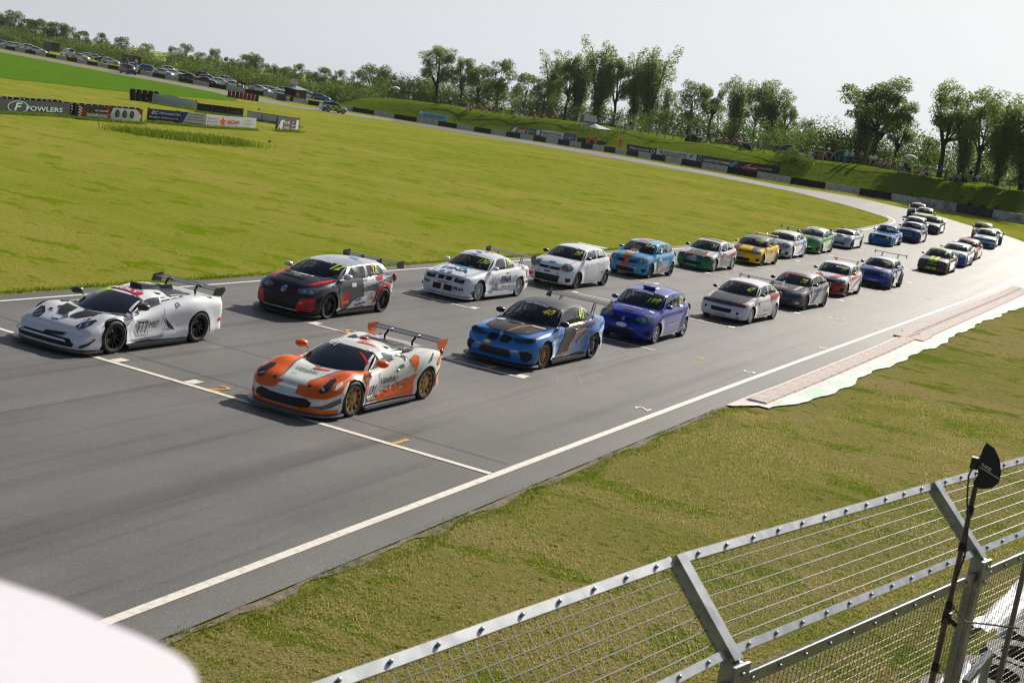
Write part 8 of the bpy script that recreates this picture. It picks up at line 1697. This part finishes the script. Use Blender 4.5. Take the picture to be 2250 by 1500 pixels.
bk_l = offset(BARR, 27)[i0 - 1:]; hedge([p for p in bk_l[:conc_i + 14 - i0]], 5, 3.4, 48000, .17, 'undergrowth', 'dark undergrowth beneath the trees along the top of the spectator bank', M_LF2, seed=4, var=.5)
hedge([p for p in offset(BARR, 44)[i0 - 2:conc_i + 12]], 8, 5.0, 60000, .19, 'undergrowth', 'bushes filling the background behind the trees on the bank', M_LF3, seed=6, var=.45)
bx, by_ = GZ(1742, 352); hedge([(bx - 2, by_ + 1), (bx + 2.5, by_ - 1)], 2.0, 1.4, 1600, .11, 'bramble_bush', 'dark bramble bush on the bank face below the tents', M_LF2, seed=7)
# long rough grass in front of the infield boards and at the barrier feet
def grass_tufts(pts, n, hgt_, name, label, seed, m, spread=.5, lean=.35, wid=.02, fn=zt):
 rs = np.random.RandomState(seed); pts = np.array(pts); k = rs.randint(0, len(pts), n); P = pts[k] + rs.normal(scale=spread, size=(n, 2)); z = np.array([fn(x, y) for x, y in P]) if n < 9000 else np.zeros(n)
 a = rs.uniform(0, 2 * pi, n); h = hgt_ * rs.uniform(.4, 1.3, n); dx, dy = np.cos(a) * wid, np.sin(a) * wid; lx, ly = rs.normal(scale=lean, size=n) * h, rs.normal(scale=lean, size=n) * h
 V = np.stack([np.stack([P[:, 0] - dx, P[:, 1] - dy, z], 1), np.stack([P[:, 0] + dx, P[:, 1] + dy, z], 1), np.stack([P[:, 0] + lx + dx * .3, P[:, 1] + ly + dy * .3, z + h], 1), np.stack([P[:, 0] + lx - dx * .3, P[:, 1] + ly - dy * .3, z + h], 1)], 1).reshape(-1, 3)
 return put(name, cards_mesh(name, V, m), label=label, cat='grass', kind='stuff')
M_BL = leaf_mat('grass_blade', (.150, .225, .022, 1), (.450, .370, .170, 1), .4, .42); M_BLG = leaf_mat('long_grass', (.085, .145, .010, 1), (.160, .200, .030, 1), .35)
pp = resample([G(290, 291), G(350, 300), G(430, 308), G(515, 315)], step=.4); grass_tufts(pp, 5000, .36, 'long_grass', 'clump of longer rough grass in the infield below the advertising boards', 1, M_BLG, 1.1, wid=.03)
pp = []
for a, b in (((-40, 248), (152, 258)), ((168, 262), (311, 273)), ((325, 270), (450, 281)), ((451, 281), (561, 287)), ((608, 289), (656, 291)), ((336, 228), (428, 243)), ((433, 247), (533, 259)), ((542, 263), (655, 280))): pp += resample([G(*a), G(*b)], step=.3)
grass_tufts(pp, 8500, .20, 'long_grass', 'rough grass growing along the feet of the infield boards', 2, M_BLG, .22, wid=.025)
# near turf blades
rs = np.random.RandomState(8); n = 290000
u = rs.uniform(0, 1, n); Y = 3.5 + 34 * u ** 1.35; X = rs.uniform(0, 1, n) * np.clip((Y * .16 + 8.5), 6, 14.0) - 8.62
okm = ~((X < -5.4) & (Y > 30.4) & (X < np.interp(Y, [30, 31, 60], [-8.8, -6.9, -5.6]))); X, Y = X[okm], Y[okm]; n = len(X)
a = rs.uniform(0, 2 * pi, n); pn = np.sin(X * 1.3 + 2 * np.sin(Y * .7)) * np.sin(Y * .9 + X * .4); h = (.014 + .030 * rs.uniform(0, 1, n) ** 1.5) * (1 + .45 * pn); wd = .0035 + .0005 * Y * .3; lx, ly = rs.normal(scale=.6, size=n) * h, rs.normal(scale=.6, size=n) * h; dx, dy = np.cos(a) * wd, np.sin(a) * wd; z = np.full(n, .008)
V = np.stack([np.stack([X - dx, Y - dy, z], 1), np.stack([X + dx, Y + dy, z], 1), np.stack([X + lx + dx * .3, Y + ly + dy * .3, z + h], 1), np.stack([X + lx - dx * .3, Y + ly - dy * .3, z + h], 1)], 1).reshape(-1, 3)
put('turf', cards_mesh('turf', V, M_BL), label='short mown turf of the verge between the track and the debris fence', cat='grass', kind='stuff')
n = 6000; yy = rs.uniform(3, 31, n); P2 = np.stack([-8.72 + .12 * np.sin(yy * 2.1) + rs.uniform(0, .25, n), yy], 1); grass_tufts(P2, n, .055, 'turf', 'tufts of grass along the broken edge of the asphalt', 9, M_BLG, .04, wid=.006)
n = 9000; yy = 8 + 60 * rs.uniform(0, 1, n) ** 1.4; P2 = np.stack([-24.25 - rs.uniform(0, .5, n) ** 2, yy], 1); o_ = grass_tufts(P2[:8999], 8999, .07, 'turf', 'tufts of grass along the infield edge of the track', 10, M_BLG, .05, wid=.010)
# ================================================================== PARKED CARS, VAN, AMBULANCE
PCOL = dict(silver=rgb(208, 213, 220), white=rgb(222, 226, 230), black=rgb(24, 26, 30), dark_blue=rgb(34, 44, 70), blue=rgb(30, 92, 170), grey=rgb(120, 126, 134), red=rgb(150, 40, 48))
def pcol(c): return paint('park_' + c, PCOL[c], .25, .3)
def parked_proto(spec):
 C = Car(dict(spec, res=.5)); r = empty('parked_car'); car_basic(C, r, pcol('silver'), None, strip=None, sglass=M_DGLASS, glass=M_DGLASS, rglass=M_DGLASS); C.wheels(r, M_SIL, 7, False, rr=.7)
 light(C, r, HL_FIE, M_LENS); hatch_face(C, r, fogs=False); tailp(C, r); return r, C
PROTO = [parked_proto(dict(GOLF, W=1.78, flare=.01)), parked_proto(dict(E36, flare=.008, L=4.6)), parked_proto(dict(GOLF, W=1.82, L=4.5, flare=.01, by=4.4, ry1=3.9, zr=[(0, 1.46), (.3, 1.54), (.65, 1.56), (1, 1.50)], sb=[('p', 1.68, 2.14, 5), ('g', 2.62, 2.60, 8), ('p', 2.74, 2.72, 1), ('g', 3.9, 3.7, 8), ('p', None, None, 3)]))]
PK = [(8, 102, 'grey', 0), (24, 105, 'silver', 1), (38, 107, 'silver', 0), (68, 113, 'white', 2), (82, 117, 'silver', 1), (177, 131, 'silver', 1), (195, 129, 'silver', 0), (211, 132, 'silver', 1), (229, 132, 'silver', 0), (231, 138, 'black', 1), (243, 141, 'silver', 0), (294, 152, 'silver', 1), (328, 159, 'blue', 2), (374, 160, 'silver', 2), (360, 166, 'silver', 1), (382, 168, 'white', 0), (404, 170, 'red', 0), (418, 176, 'black', 1), (450, 173, 'dark_blue', 2), (458, 179, 'dark_blue', 0), (453, 184, 'black', 1), (484, 187, 'white', 0), (500, 182, 'white', 2), (535, 187, 'dark_blue', 1), (514, 193, 'white', 1), (564, 191, 'grey', 0), (578, 193, 'silver', 1), (594, 195, 'grey', 0), (613, 197, 'silver', 2), (571, 203, 'silver', 1), (592, 204, 'silver', 0), (607, 208, 'silver', 1), (626, 205, 'silver', 0), (665, 205, 'red', 0), (674, 206, 'black', 2), (683, 217, 'white', 1), (690, 211, 'silver', 0), (705, 221, 'blue', 0), (708, 214, 'white', 1), (720, 212, 'silver', 2), (731, 216, 'grey', 2), (620, 214, 'white', 0)]
used = set()
for k, (px, py, c, t) in enumerate(PK):
 x, y = G(px, py, zt, 60); ln = {0: 'hatchback', 1: 'saloon', 2: 'estate'}[t]; r_, C_ = PROTO[t]; o = r_ if t not in used else copy_tree(r_); used.add(t)
 o.location = (x, y, zt(x, y)); o.rotation_euler = (0, 0, math.atan2(y, x) - pi / 2 + pi / 2 + rt.uniform(-.5, .3)); tag(o, 'x', 'car', 'cars parked beyond the far track'); reg_label(o, '%s parked %s beyond the barrier' % (c.replace('_', ' '), ln), px)
 for ch in o.children:
  nm_ = ch.name.split('.')[0]
  if nm_ in ('body', 'roof'): ch.material_slots[0].link = 'OBJECT'; ch.material_slots[0].material = pcol(c)
def van(px, py, ang, col, label, name='parked_van', L=5.0, W=1.9, H=1.95, hood=1.0, road=False):
 C = Car(dict(GOLF, L=L, W=W, wb=L * .62, fo=.85, wr=.32, R=.36, flare=.01, res=.5, ring=[(0, .72), (.3, .86), (.8, .98), (1.2, 1.05), (L, 1.15)], cy=.95, cb=.25, ry0=1.75, ry1=L - .25, by=L - .08, rcy=.04, zr=[(0, H - .08), (.2, H), (1, H - .04)], rw=W * .46, drop=.06,
  sb=[('p', 1.3, 1.9, 3), ('g', 2.2, 2.2, 6), ('p', 2.35, 2.35, 1), ('g', L * .62, L * .62, 6), ('p', None, None, 6)]))
 x, y = G(px, py, zt, 60); o = empty(name, (x, y, zt(x, y) + .02), ang); tag(o, label, 'van', None); car_basic(C, o, col, None, sglass=M_DGLASS, glass=M_DGLASS, rglass=M_DGLASS); C.wheels(o, M_SIL, 7, rr=.7); light(C, o, HL_FIE, M_LENS); hatch_face(C, o, fogs=False); tailp(C, o); C.mirror_pair(o, M_BLKG); return C, o
d0 = Vector(G(300, 168)) - Vector(G(260, 160)); a0 = math.atan2(d0.y, d0.x) + pi / 2
van(148, 125, a0 + pi, pcol('silver'), 'long silver van parked beyond the barrier near the left edge')
C, o = van(281, 163, a0, pcol('black'), 'black van with a blue rear driving on the far left track', 'van', 4.4, 1.8, 1.8)
C.poly('L', [(3.0, .3), (4.3, .3), (4.3, 1.0), (3.3, .9)], M_CYAN, o, 'livery', .006, mirror=True)
for k, (px, py, w_, cc_, tp) in enumerate(((112, 116, 5.0, K_, 'dark box trailer beyond the barrier left of the silver van'), (287, 146, 6.0, K_, 'dark trailer with red roof boards behind the black van'))):
 x, y = G(px, py, zt, 60); o = empty('box_trailer', (x, y, 0), a0 - pi / 2); tag(o, tp, 'trailer'); mb = MB(); mb.box((0, 0, 1.5), (w_, 2.2, 2.0)); mb.build('body', mat('trailer_dark', (.03, .034, .045, 1), .5), o); mb = MB(); mb.box((0, 0, 2.6), (w_ * .9, 1.8, .15)); mb.build('roof_board', M_PR if k else M_POST, o)
 for s_ in (-.6, .6): mb = MB(); mb.lathe([(.01, -.1), (.34, -.1), (.34, .1), (.01, .1)], 12, 0, 'Y', (s_, -1.0, .34)); mb.build('wheel', M_RUB, o)
for px, py, tp in ((296, 139, 'white'), (277, 139, 'khaki'), (271, 140, 'black')):
 x, y = G(281, 160); 
 q = spectator(px, 163, 'stand', tp, 'navy', 'person riding in the open roof of the black van', group='people riding in the black van', fn=zt); q.location.z += 1.25
# ambulance
AMB = dict(GOLF, L=4.6, W=1.82, wb=2.62, fo=.9, flare=.01, wr=.35, R=.40, sill=.26, fbot=.26, ring=[(0, .72), (.3, .85), (.8, .98), (1.2, 1.04), (3.2, 1.10), (4.6, 1.12)], cy=1.10, ry0=1.85, ry1=3.8, by=4.45, zr=[(0, 1.58), (.3, 1.66), (.65, 1.66), (1, 1.58)], sb=[('p', 1.6, 2.1, 3), ('g', 2.6, 2.55, 7), ('p', 2.66, 2.6, 1), ('g', 3.4, 3.35, 7), ('p', 3.5, 3.4, 1), ('g', 3.95, 3.7, 4), ('p', None, None, 2)])
C = Car(dict(AMB, res=.6)); agr = mat('ambulance_green', rgb(20, 120, 80), .4, coat=.5); x, y = G(732, 247.5); o = empty('ambulance_car', (x, y, zt(x, y) + .02), math.atan2((Vector(G(765, 251)) - Vector(G(700, 242))).y, (Vector(G(765, 251)) - Vector(G(700, 242))).x) + pi / 2); tag(o, 'green and yellow chequered ambulance estate car driving on the far track', 'ambulance')
car_basic(C, o, pcol('white'), agr, sglass=M_DGLASS, glass=M_DGLASS, rglass=M_DGLASS); C.wheels(o, M_SIL, 6, rr=.68); light(C, o, HL_FIE, M_LENS); hatch_face(C, o, fogs=False); tailp(C, o); C.mirror_pair(o, agr)
for r_ in range(2):
 for k in range(7):
  x0 = .95 + k * .50; C.poly('L', [(x0, .42 + .30 * r_), (x0 + .50, .42 + .30 * r_), (x0 + .50, .72 + .30 * r_), (x0, .72 + .30 * r_)], mat('hi_vis_yellow', rgb(205, 225, 40), .4) if (k + r_) % 2 else agr, o, 'battenburg_square', .006, mirror=True, cut=.15)
C.poly('L', [(.3, .30), (4.3, .30), (4.3, .44), (.3, .44)], M_BLK, o, 'sill_band', .004, mirror=True); C.poly('T', bonnet_poly(C, .6, .7), agr, o, 'bonnet_panel'); mb = MB(); mb.box((0, 2.4, 1.72), (1.1, .26, .10)); C.out(mb, 'light_bar', mat('light_bar_blue', rgb(60, 90, 200), .2), o)
# ================================================================== DEBRIS FENCE, ANTENNA, TYRES AND CANOPY NEAR THE CAMERA
HK = 3.5; K1 = Vector((-1.69, 6.88, HK)); K2 = Vector((-.87, 10.30, HK)); ud = (K2 - K1).normalized(); SPN = (K2 - K1).length; nd = Vector((-ud.y, ud.x, 0))     # towards the track
def hit_plane(px, py, P0, N): d = ray(px, py); t = (P0 - CAM).dot(N) / d.dot(N); return CAM + d * t
T1 = hit_plane(1479, 1240, K1, ud); T2 = hit_plane(2057, 1056, K2, ud); cr = ((T1 - K1) + (T2 - K2)) / 2; M_GALV = mat('galvanised_steel', (.36, .38, .40, 1), .42, metal=.75, noise=(9, (.26, .28, .30), .4, .65)); M_WIRE = mat('fence_wire', (.22, .225, .225, 1), .55, metal=.7)
fo = empty('debris_fence', (K1.x, K1.y, 0)); tag(fo, 'galvanised steel debris fence with cranked mesh top crossing the lower right corner', 'fence'); O_ = Vector((K1.x, K1.y, 0))
def pxy(P): v = P - CAM; z = v.dot(FWD); return 1125 + CF * v.dot(RGT) / z, 750 - CF * v.dot(UPV) / z
best = (1e9, 0)
for k in range(-30, 60):
 u2 = Matrix.Rotation(radians(k * .5), 3, 'Z') @ ud; a, b = pxy(K1 + cr * .99), pxy(K1 + cr * .99 - u2 * 2.0); e = abs(a[1] + (733 - a[0]) * (b[1] - a[1]) / (b[0] - a[0]) - 1500)
 if e < best[0]: best = (e, u2)
UD0, U2 = ud, best[1]; KS = {j: (K1 + UD0 * (SPN * j) if j >= 0 else K1 + U2 * (SPN * j)) for j in range(-2, 6)}
for j in range(-2, 5):
 ud = UD0 if j >= 0 else U2; nd = Vector((-ud.y, ud.x, 0)); K = KS[j]; b = K - O_; foot = Vector((b.x, b.y, 0))
 mb = MB(); mb.beam(foot, b, .09, .09, 0, up=ud); mb.beam(b - cr * .02, b + cr * 1.02, .085, .085, 0, up=ud); mb.build('post', M_GALV, fo)
 mb = MB(); mb.box(b + Vector((0, 0, -.10)) - nd * .06, (.16, .02, .20), 0, Matrix.Rotation(math.atan2(ud.y, ud.x), 3, 'Z')); mb.build('bracket_plate', M_GALV, fo)
 for q in (-.05, -.16): mb = MB(); mb.ball(b + Vector((0, 0, q)) - nd * .075, .016, 6, 4); mb.build('bolt', M_GALV, fo)
 if j == 4: continue
 s0, s1 = ud * .07, ud * (SPN - .07); B_ = b
 for nm, off_, wd, hh, upv in (('top_rail', cr * .99, .03, .055, cr), ('knee_rail', cr * .075, .03, .050, cr), ('middle_rail', Vector((0, 0, -.13)), .03, .075, Vector((0, 0, 1))), ('lower_rail', Vector((0, 0, -1.6)), .03, .09, Vector((0, 0, 1)))):
  mb = MB(); f_ = -nd * .02 if nm[0] in 'ml' else Vector((0, 0, 0)); mb.beam(B_ + s0 + off_ + f_, B_ + s1 + off_ + f_, wd, hh, 0, up=upv); mb.build(nm, M_GALV, fo)
  if nm != 'lower_rail':
   for q in range(11):
    mb = MB(); nrm = (cr.normalized().cross(ud)).normalized() if 'rail' in nm and nm != 'middle_rail' else -nd; nrm = nrm if nrm.z > 0 or nm == 'middle_rail' else -nrm
    c = B_ + s0 + (s1 - s0) * ((q + .4) / 11) + off_ + f_ + nrm * .022; mb.ball(c, .012, 6, 4); mb.build('bolt', M_GALV, fo)
 mb = MB(); n_ = int(SPN / .092)
 for i in range(1, n_): p = B_ + ud * (SPN * i / n_); mb.beam(p + cr * .06, p + cr * 1.03, .0036, .0036)
 for i in range(1, 7): mb.beam(B_ + s0 + cr * (.06 + .93 * i / 7.0), B_ + s1 + cr * (.06 + .93 * i / 7.0), .0045, .0045)
 w_ = mb.build('crank_mesh', M_WIRE, fo); w_['kind'] = 'stuff'
 mb = MB(); n_ = int(SPN / .056)
 for i in range(1, n_): p = B_ + ud * (SPN * i / n_) - nd * .012; mb.beam(p + Vector((0, 0, -.14)), p + Vector((0, 0, -3.4)), .0036, .0036, 0, up=ud)
 for i in range(60): z = -.16 - .056 * i; mb.beam(B_ + s0 + Vector((0, 0, z)), B_ + s1 + Vector((0, 0, z)), .0034, .0034)
 w_ = mb.build('wire_mesh', M_WIRE, fo); w_['kind'] = 'stuff'
ud = UD0; nd = Vector((-ud.y, ud.x, 0))
# bracing frame on the second post
mb = MB(); q = K2 - O_ - nd * .10; mb.beam(q + Vector((0, 0, -.95)), q + ud * .42 + Vector((0, 0, -.82)), .05, .05); mb.beam(q + ud * .42 + Vector((0, 0, -.82)), q + ud * .30 + Vector((0, 0, -2.2)), .05, .05); mb.build('brace_frame', M_GALV, fo)
# antenna on a bamboo pole
M_BAM = mat('bamboo', (.20, .115, .055, 1), .6, noise=(14, (.12, .07, .035), .4, .6)); DA = 8.6; pa0, pa1 = at(2043, 1520, DA * .93), at(2143, 1070, DA); pd = (pa0 - pa1).normalized(); foot = pa1 + pd * (pa1.z / -pd.z) if pd.z < 0 else pa0
ao = empty('antenna_mast', (foot.x, foot.y, 0)); tag(ao, 'bamboo pole with a black paddle antenna and hanging cable beside the fence post', 'antenna mast'); F0 = Vector((foot.x, foot.y, 0)); mb = MB(); mb.tube([foot - F0, pa1 - F0], [.022, .016], 8); mb.build('pole', M_BAM, ao, smooth=60)
for t in (.05, .14, .28, .42, .50, .60): c = pa1 + (foot - pa1) * t * .52 - F0; mb = MB(); mb.tube([c, c + pd * .05], .024, 8); mb.build('tape_band', M_BLK, ao)
bl = [(2168, 972), (2186, 985), (2197, 1010), (2200, 1038), (2195, 1060), (2180, 1072), (2158, 1074), (2140, 1070), (2138, 1058), (2148, 1045), (2150, 1025), (2138, 1018), (2142, 1006), (2155, 1000), (2160, 985)]
nv = (RGT * .25 + FWD).normalized(); Pb = at(2160, 1030, DA); mb = MB(); v = [hit_plane(x, y, Pb, nv) - F0 for x, y in bl]; k = len(v); v += [p + nv * .012 for p in v]
mb.add(v, [tuple(range(k))[::-1], tuple(range(k, 2 * k))] + [(i, (i + 1) % k, k + (i + 1) % k, k + i) for i in range(k)]); pdl = mb.build('antenna_paddle', mat('paddle_black', (.012, .013, .018, 1), .5), ao)
mb = MB(); mb.box(at(2142, 1016, DA) - F0 - nv * .02, (.05, .05, .075)); mb.build('connector_box', M_BLK, ao)
mb = MB(); a_, b_ = [hit_plane(x, y, Pb - nv * .003, nv) - F0 for x, y in ((2150, 1024), (2195, 1051))]; mb.beam(a_, b_, .004, .004); mb.build('printed_line', M_WHT, pdl)
tv, tf, tw, th_ = text_mesh('TRANTEC', .02); hx = (hit_plane(2176, 1036, Pb, nv) - hit_plane(2154, 1022, Pb, nv)); hu = hx.cross(nv).normalized(); hu = hu if hu.z > 0 else -hu; c0 = (hit_plane(2167, 1026, Pb - nv * .004, nv) - F0); mb = MB(); mb.add([c0 + hx * (x / tw) + hu * (y / th_ * .020) for x, y in tv], tf); mb.build('lettering', M_WHT, pdl)
cb_ = [(2140, 1020), (2128, 1045), (2125, 1100), (2128, 1150), (2120, 1220), (2095, 1290), (2092, 1330), (2120, 1365), (2180, 1372), (2240, 1380)]; mb = MB(); mb.tube([at(x, y, DA * (.99 - .00009 * (y - 1000))) - F0 for x, y in cb_], .006, 5); mb.build('cable', M_BLK, ao, smooth=60)
c = at(2080, 1355, DA * .955) - F0; mb = MB(); mb.box(c, (.05, .05, .07)); mb.beam(c, c + RGT * .06 - UPV * .05, .02, .03); mb.build('pole_clamp', M_BLK, ao)
a2, b2 = at(2262, 1200, 8.9), at(2188, 1520, 8.3); mb = MB(); d2 = (b2 - a2).normalized(); f2 = a2 + d2 * (a2.z / -d2.z); mb.tube([(0, 0, 0), a2 - Vector((f2.x, f2.y, 0))], .018, 8); mb.build('bamboo_pole', mat('pale_bamboo', (.26, .19, .11, 1), .6), label='second paler bamboo pole at the right edge of the picture', cat='pole', loc=(f2.x, f2.y, 0), smooth=60)
# tyre stack and white sheeting beyond the fence, lower right
gx, gy = G(2150, 1415, lambda x, y: .95, 3); to = empty('tyre_stack', (gx, gy, 0)); tag(to, 'stacked black tyres partly covered with white sheeting behind the fence, lower right', 'tyre stack'); bigt = MB(); bigt.lathe([(.26, -.12), (.42, -.13), (.46, -.07), (.46, .07), (.42, .13), (.26, .12), (.29, 0), (.26, -.12)], 20); bme = bigt.mesh('tyre', M_RUB, 60)
for i in range(-3, 5):
 for j in range(0, 3):
  for z in (.13, .39, .65, .91): t = put('tyre', bme, to); t.location = tuple(ud * (i * .93) + nd * (-j * .93 - .5) + Vector((rt.uniform(-.04, .04), rt.uniform(-.04, .04), z)))
def sheet(P, h, name, label):
 rs_ = random.Random(4); n, m_ = 26, 12; o = empty(name, (P[0].x, P[0].y, 0)); tag(o, label, 'sheet'); mb = MB(); V = []
 for i in range(n + 1):
  for j in range(m_ + 1):
   s, t = i / n, j / m_; a = P[0].lerp(P[1], s); b = P[3].lerp(P[2], s); q = a.lerp(b, t); z = q.z + .035 * sin(s * 23 + 4 * t) * sin(t * 9 + s * 3) + .03 * sin(s * 9 + t * 17) - (.35 * (max(0, t - .85) / .15) ** 2 if t > .85 else 0) - (.35 * (max(0, .12 - t) / .12) ** 2 if t < .12 else 0)
   V.append((q.x - P[0].x, q.y - P[0].y, z))
 mb.add(V, [(i * (m_ + 1) + j, (i + 1) * (m_ + 1) + j, (i + 1) * (m_ + 1) + j + 1, i * (m_ + 1) + j + 1) for i in range(n) for j in range(m_)]); mb.build('plastic_sheet', mat('white_sheet', rgb(220, 222, 226), .5), o, smooth=80)
gp = lambda px, py, z: Vector((*G(px, py, lambda x, y: z, 3), z))
sheet([gp(2120, 1372, 1.1), gp(2290, 1215, 1.1), gp(2310, 1300, 1.1), gp(2200, 1385, 1.1)], .1, 'white_sheeting', 'white plastic sheeting over the tyres behind the fence at the right edge'); sheet([gp(1990, 1530, 1.1), gp(2108, 1448, 1.1), gp(2180, 1500, 1.1), gp(2120, 1580, 1.1)], .1, 'white_sheeting', 'white plastic sheeting at the bottom edge behind the fence')
# blurred white canopy corner at the bottom left, close to the camera
zc = 5.86; cpx = [(-500, 1090), (0, 1276), (120, 1316), (230, 1364), (320, 1402), (385, 1434), (420, 1462), (436, 1490), (436, 1530), (420, 1600), (380, 1900), (-500, 1900)]
v = [];
for x, y in cpx: d = ray(x, y); t = (zc - CH) / d.z; v.append(CAM + d * t)
c0 = v[1].copy(); k = len(v); mb = MB(); vv = [p - c0 for p in v] + [p - c0 - Vector((0, 0, .03)) for p in v]; mb.add(vv, [tuple(range(k)), tuple(range(2 * k - 1, k - 1, -1))] + [(i, k + i, k + (i + 1) % k, (i + 1) % k) for i in range(k)])
mb.build('canopy', mat('canopy_white', rgb(226, 222, 229), .6), label='blurred rounded corner of a white canopy close to the camera at bottom left', cat='canopy', loc=c0)
# birds on the infield grass
for px, py, lb in ((592, 313, 'dark crow standing on the infield grass'), (744, 299, 'dark crow on the infield grass right of the first'), (566, 262, 'dark crow perched on the end of the white star banner')):
 x, y = G(px, py); o = MB(); o.ball((0, 0, .16), (.09, .17, .09), 8, 5); o.ball((0, -.16, .26), .055, 6, 4); o.tube([(0, .14, .15), (0, .30, .10)], [.04, .02], 5); o.tube([(0, -.2, .26), (0, -.27, .25)], [.02, .004], 4); o.tube([(.03, 0, 0), (.03, 0, .1)], .01, 4); o.tube([(-.03, 0, 0), (-.03, 0, .1)], .01, 4); o.build('bird', M_BLK, label=lb, cat='bird', loc=(x, y, 0 if py > 280 else 1.15), rot=(0, 0, 1.0), smooth=60)

mb = MB(); mb.box((-200, 300, 4), (5600, 5600, 44)); hz_ = mb.build('haze', bpy.data.materials.new('haze_air'), kind='stuff', label='thin summer haze filling the air over the circuit')
hm = hz_.data.materials[0]; hm.use_nodes = True; hm.node_tree.nodes.remove(hm.node_tree.nodes['Principled BSDF']); pv = hm.node_tree.nodes.new('ShaderNodeVolumePrincipled'); pv.inputs['Color'].default_value = (.93, .96, 1, 1); pv.inputs['Density'].default_value = .00008; hm.node_tree.links.new(pv.outputs[0], hm.node_tree.nodes['Material Output'].inputs['Volume'])
flush_labels()
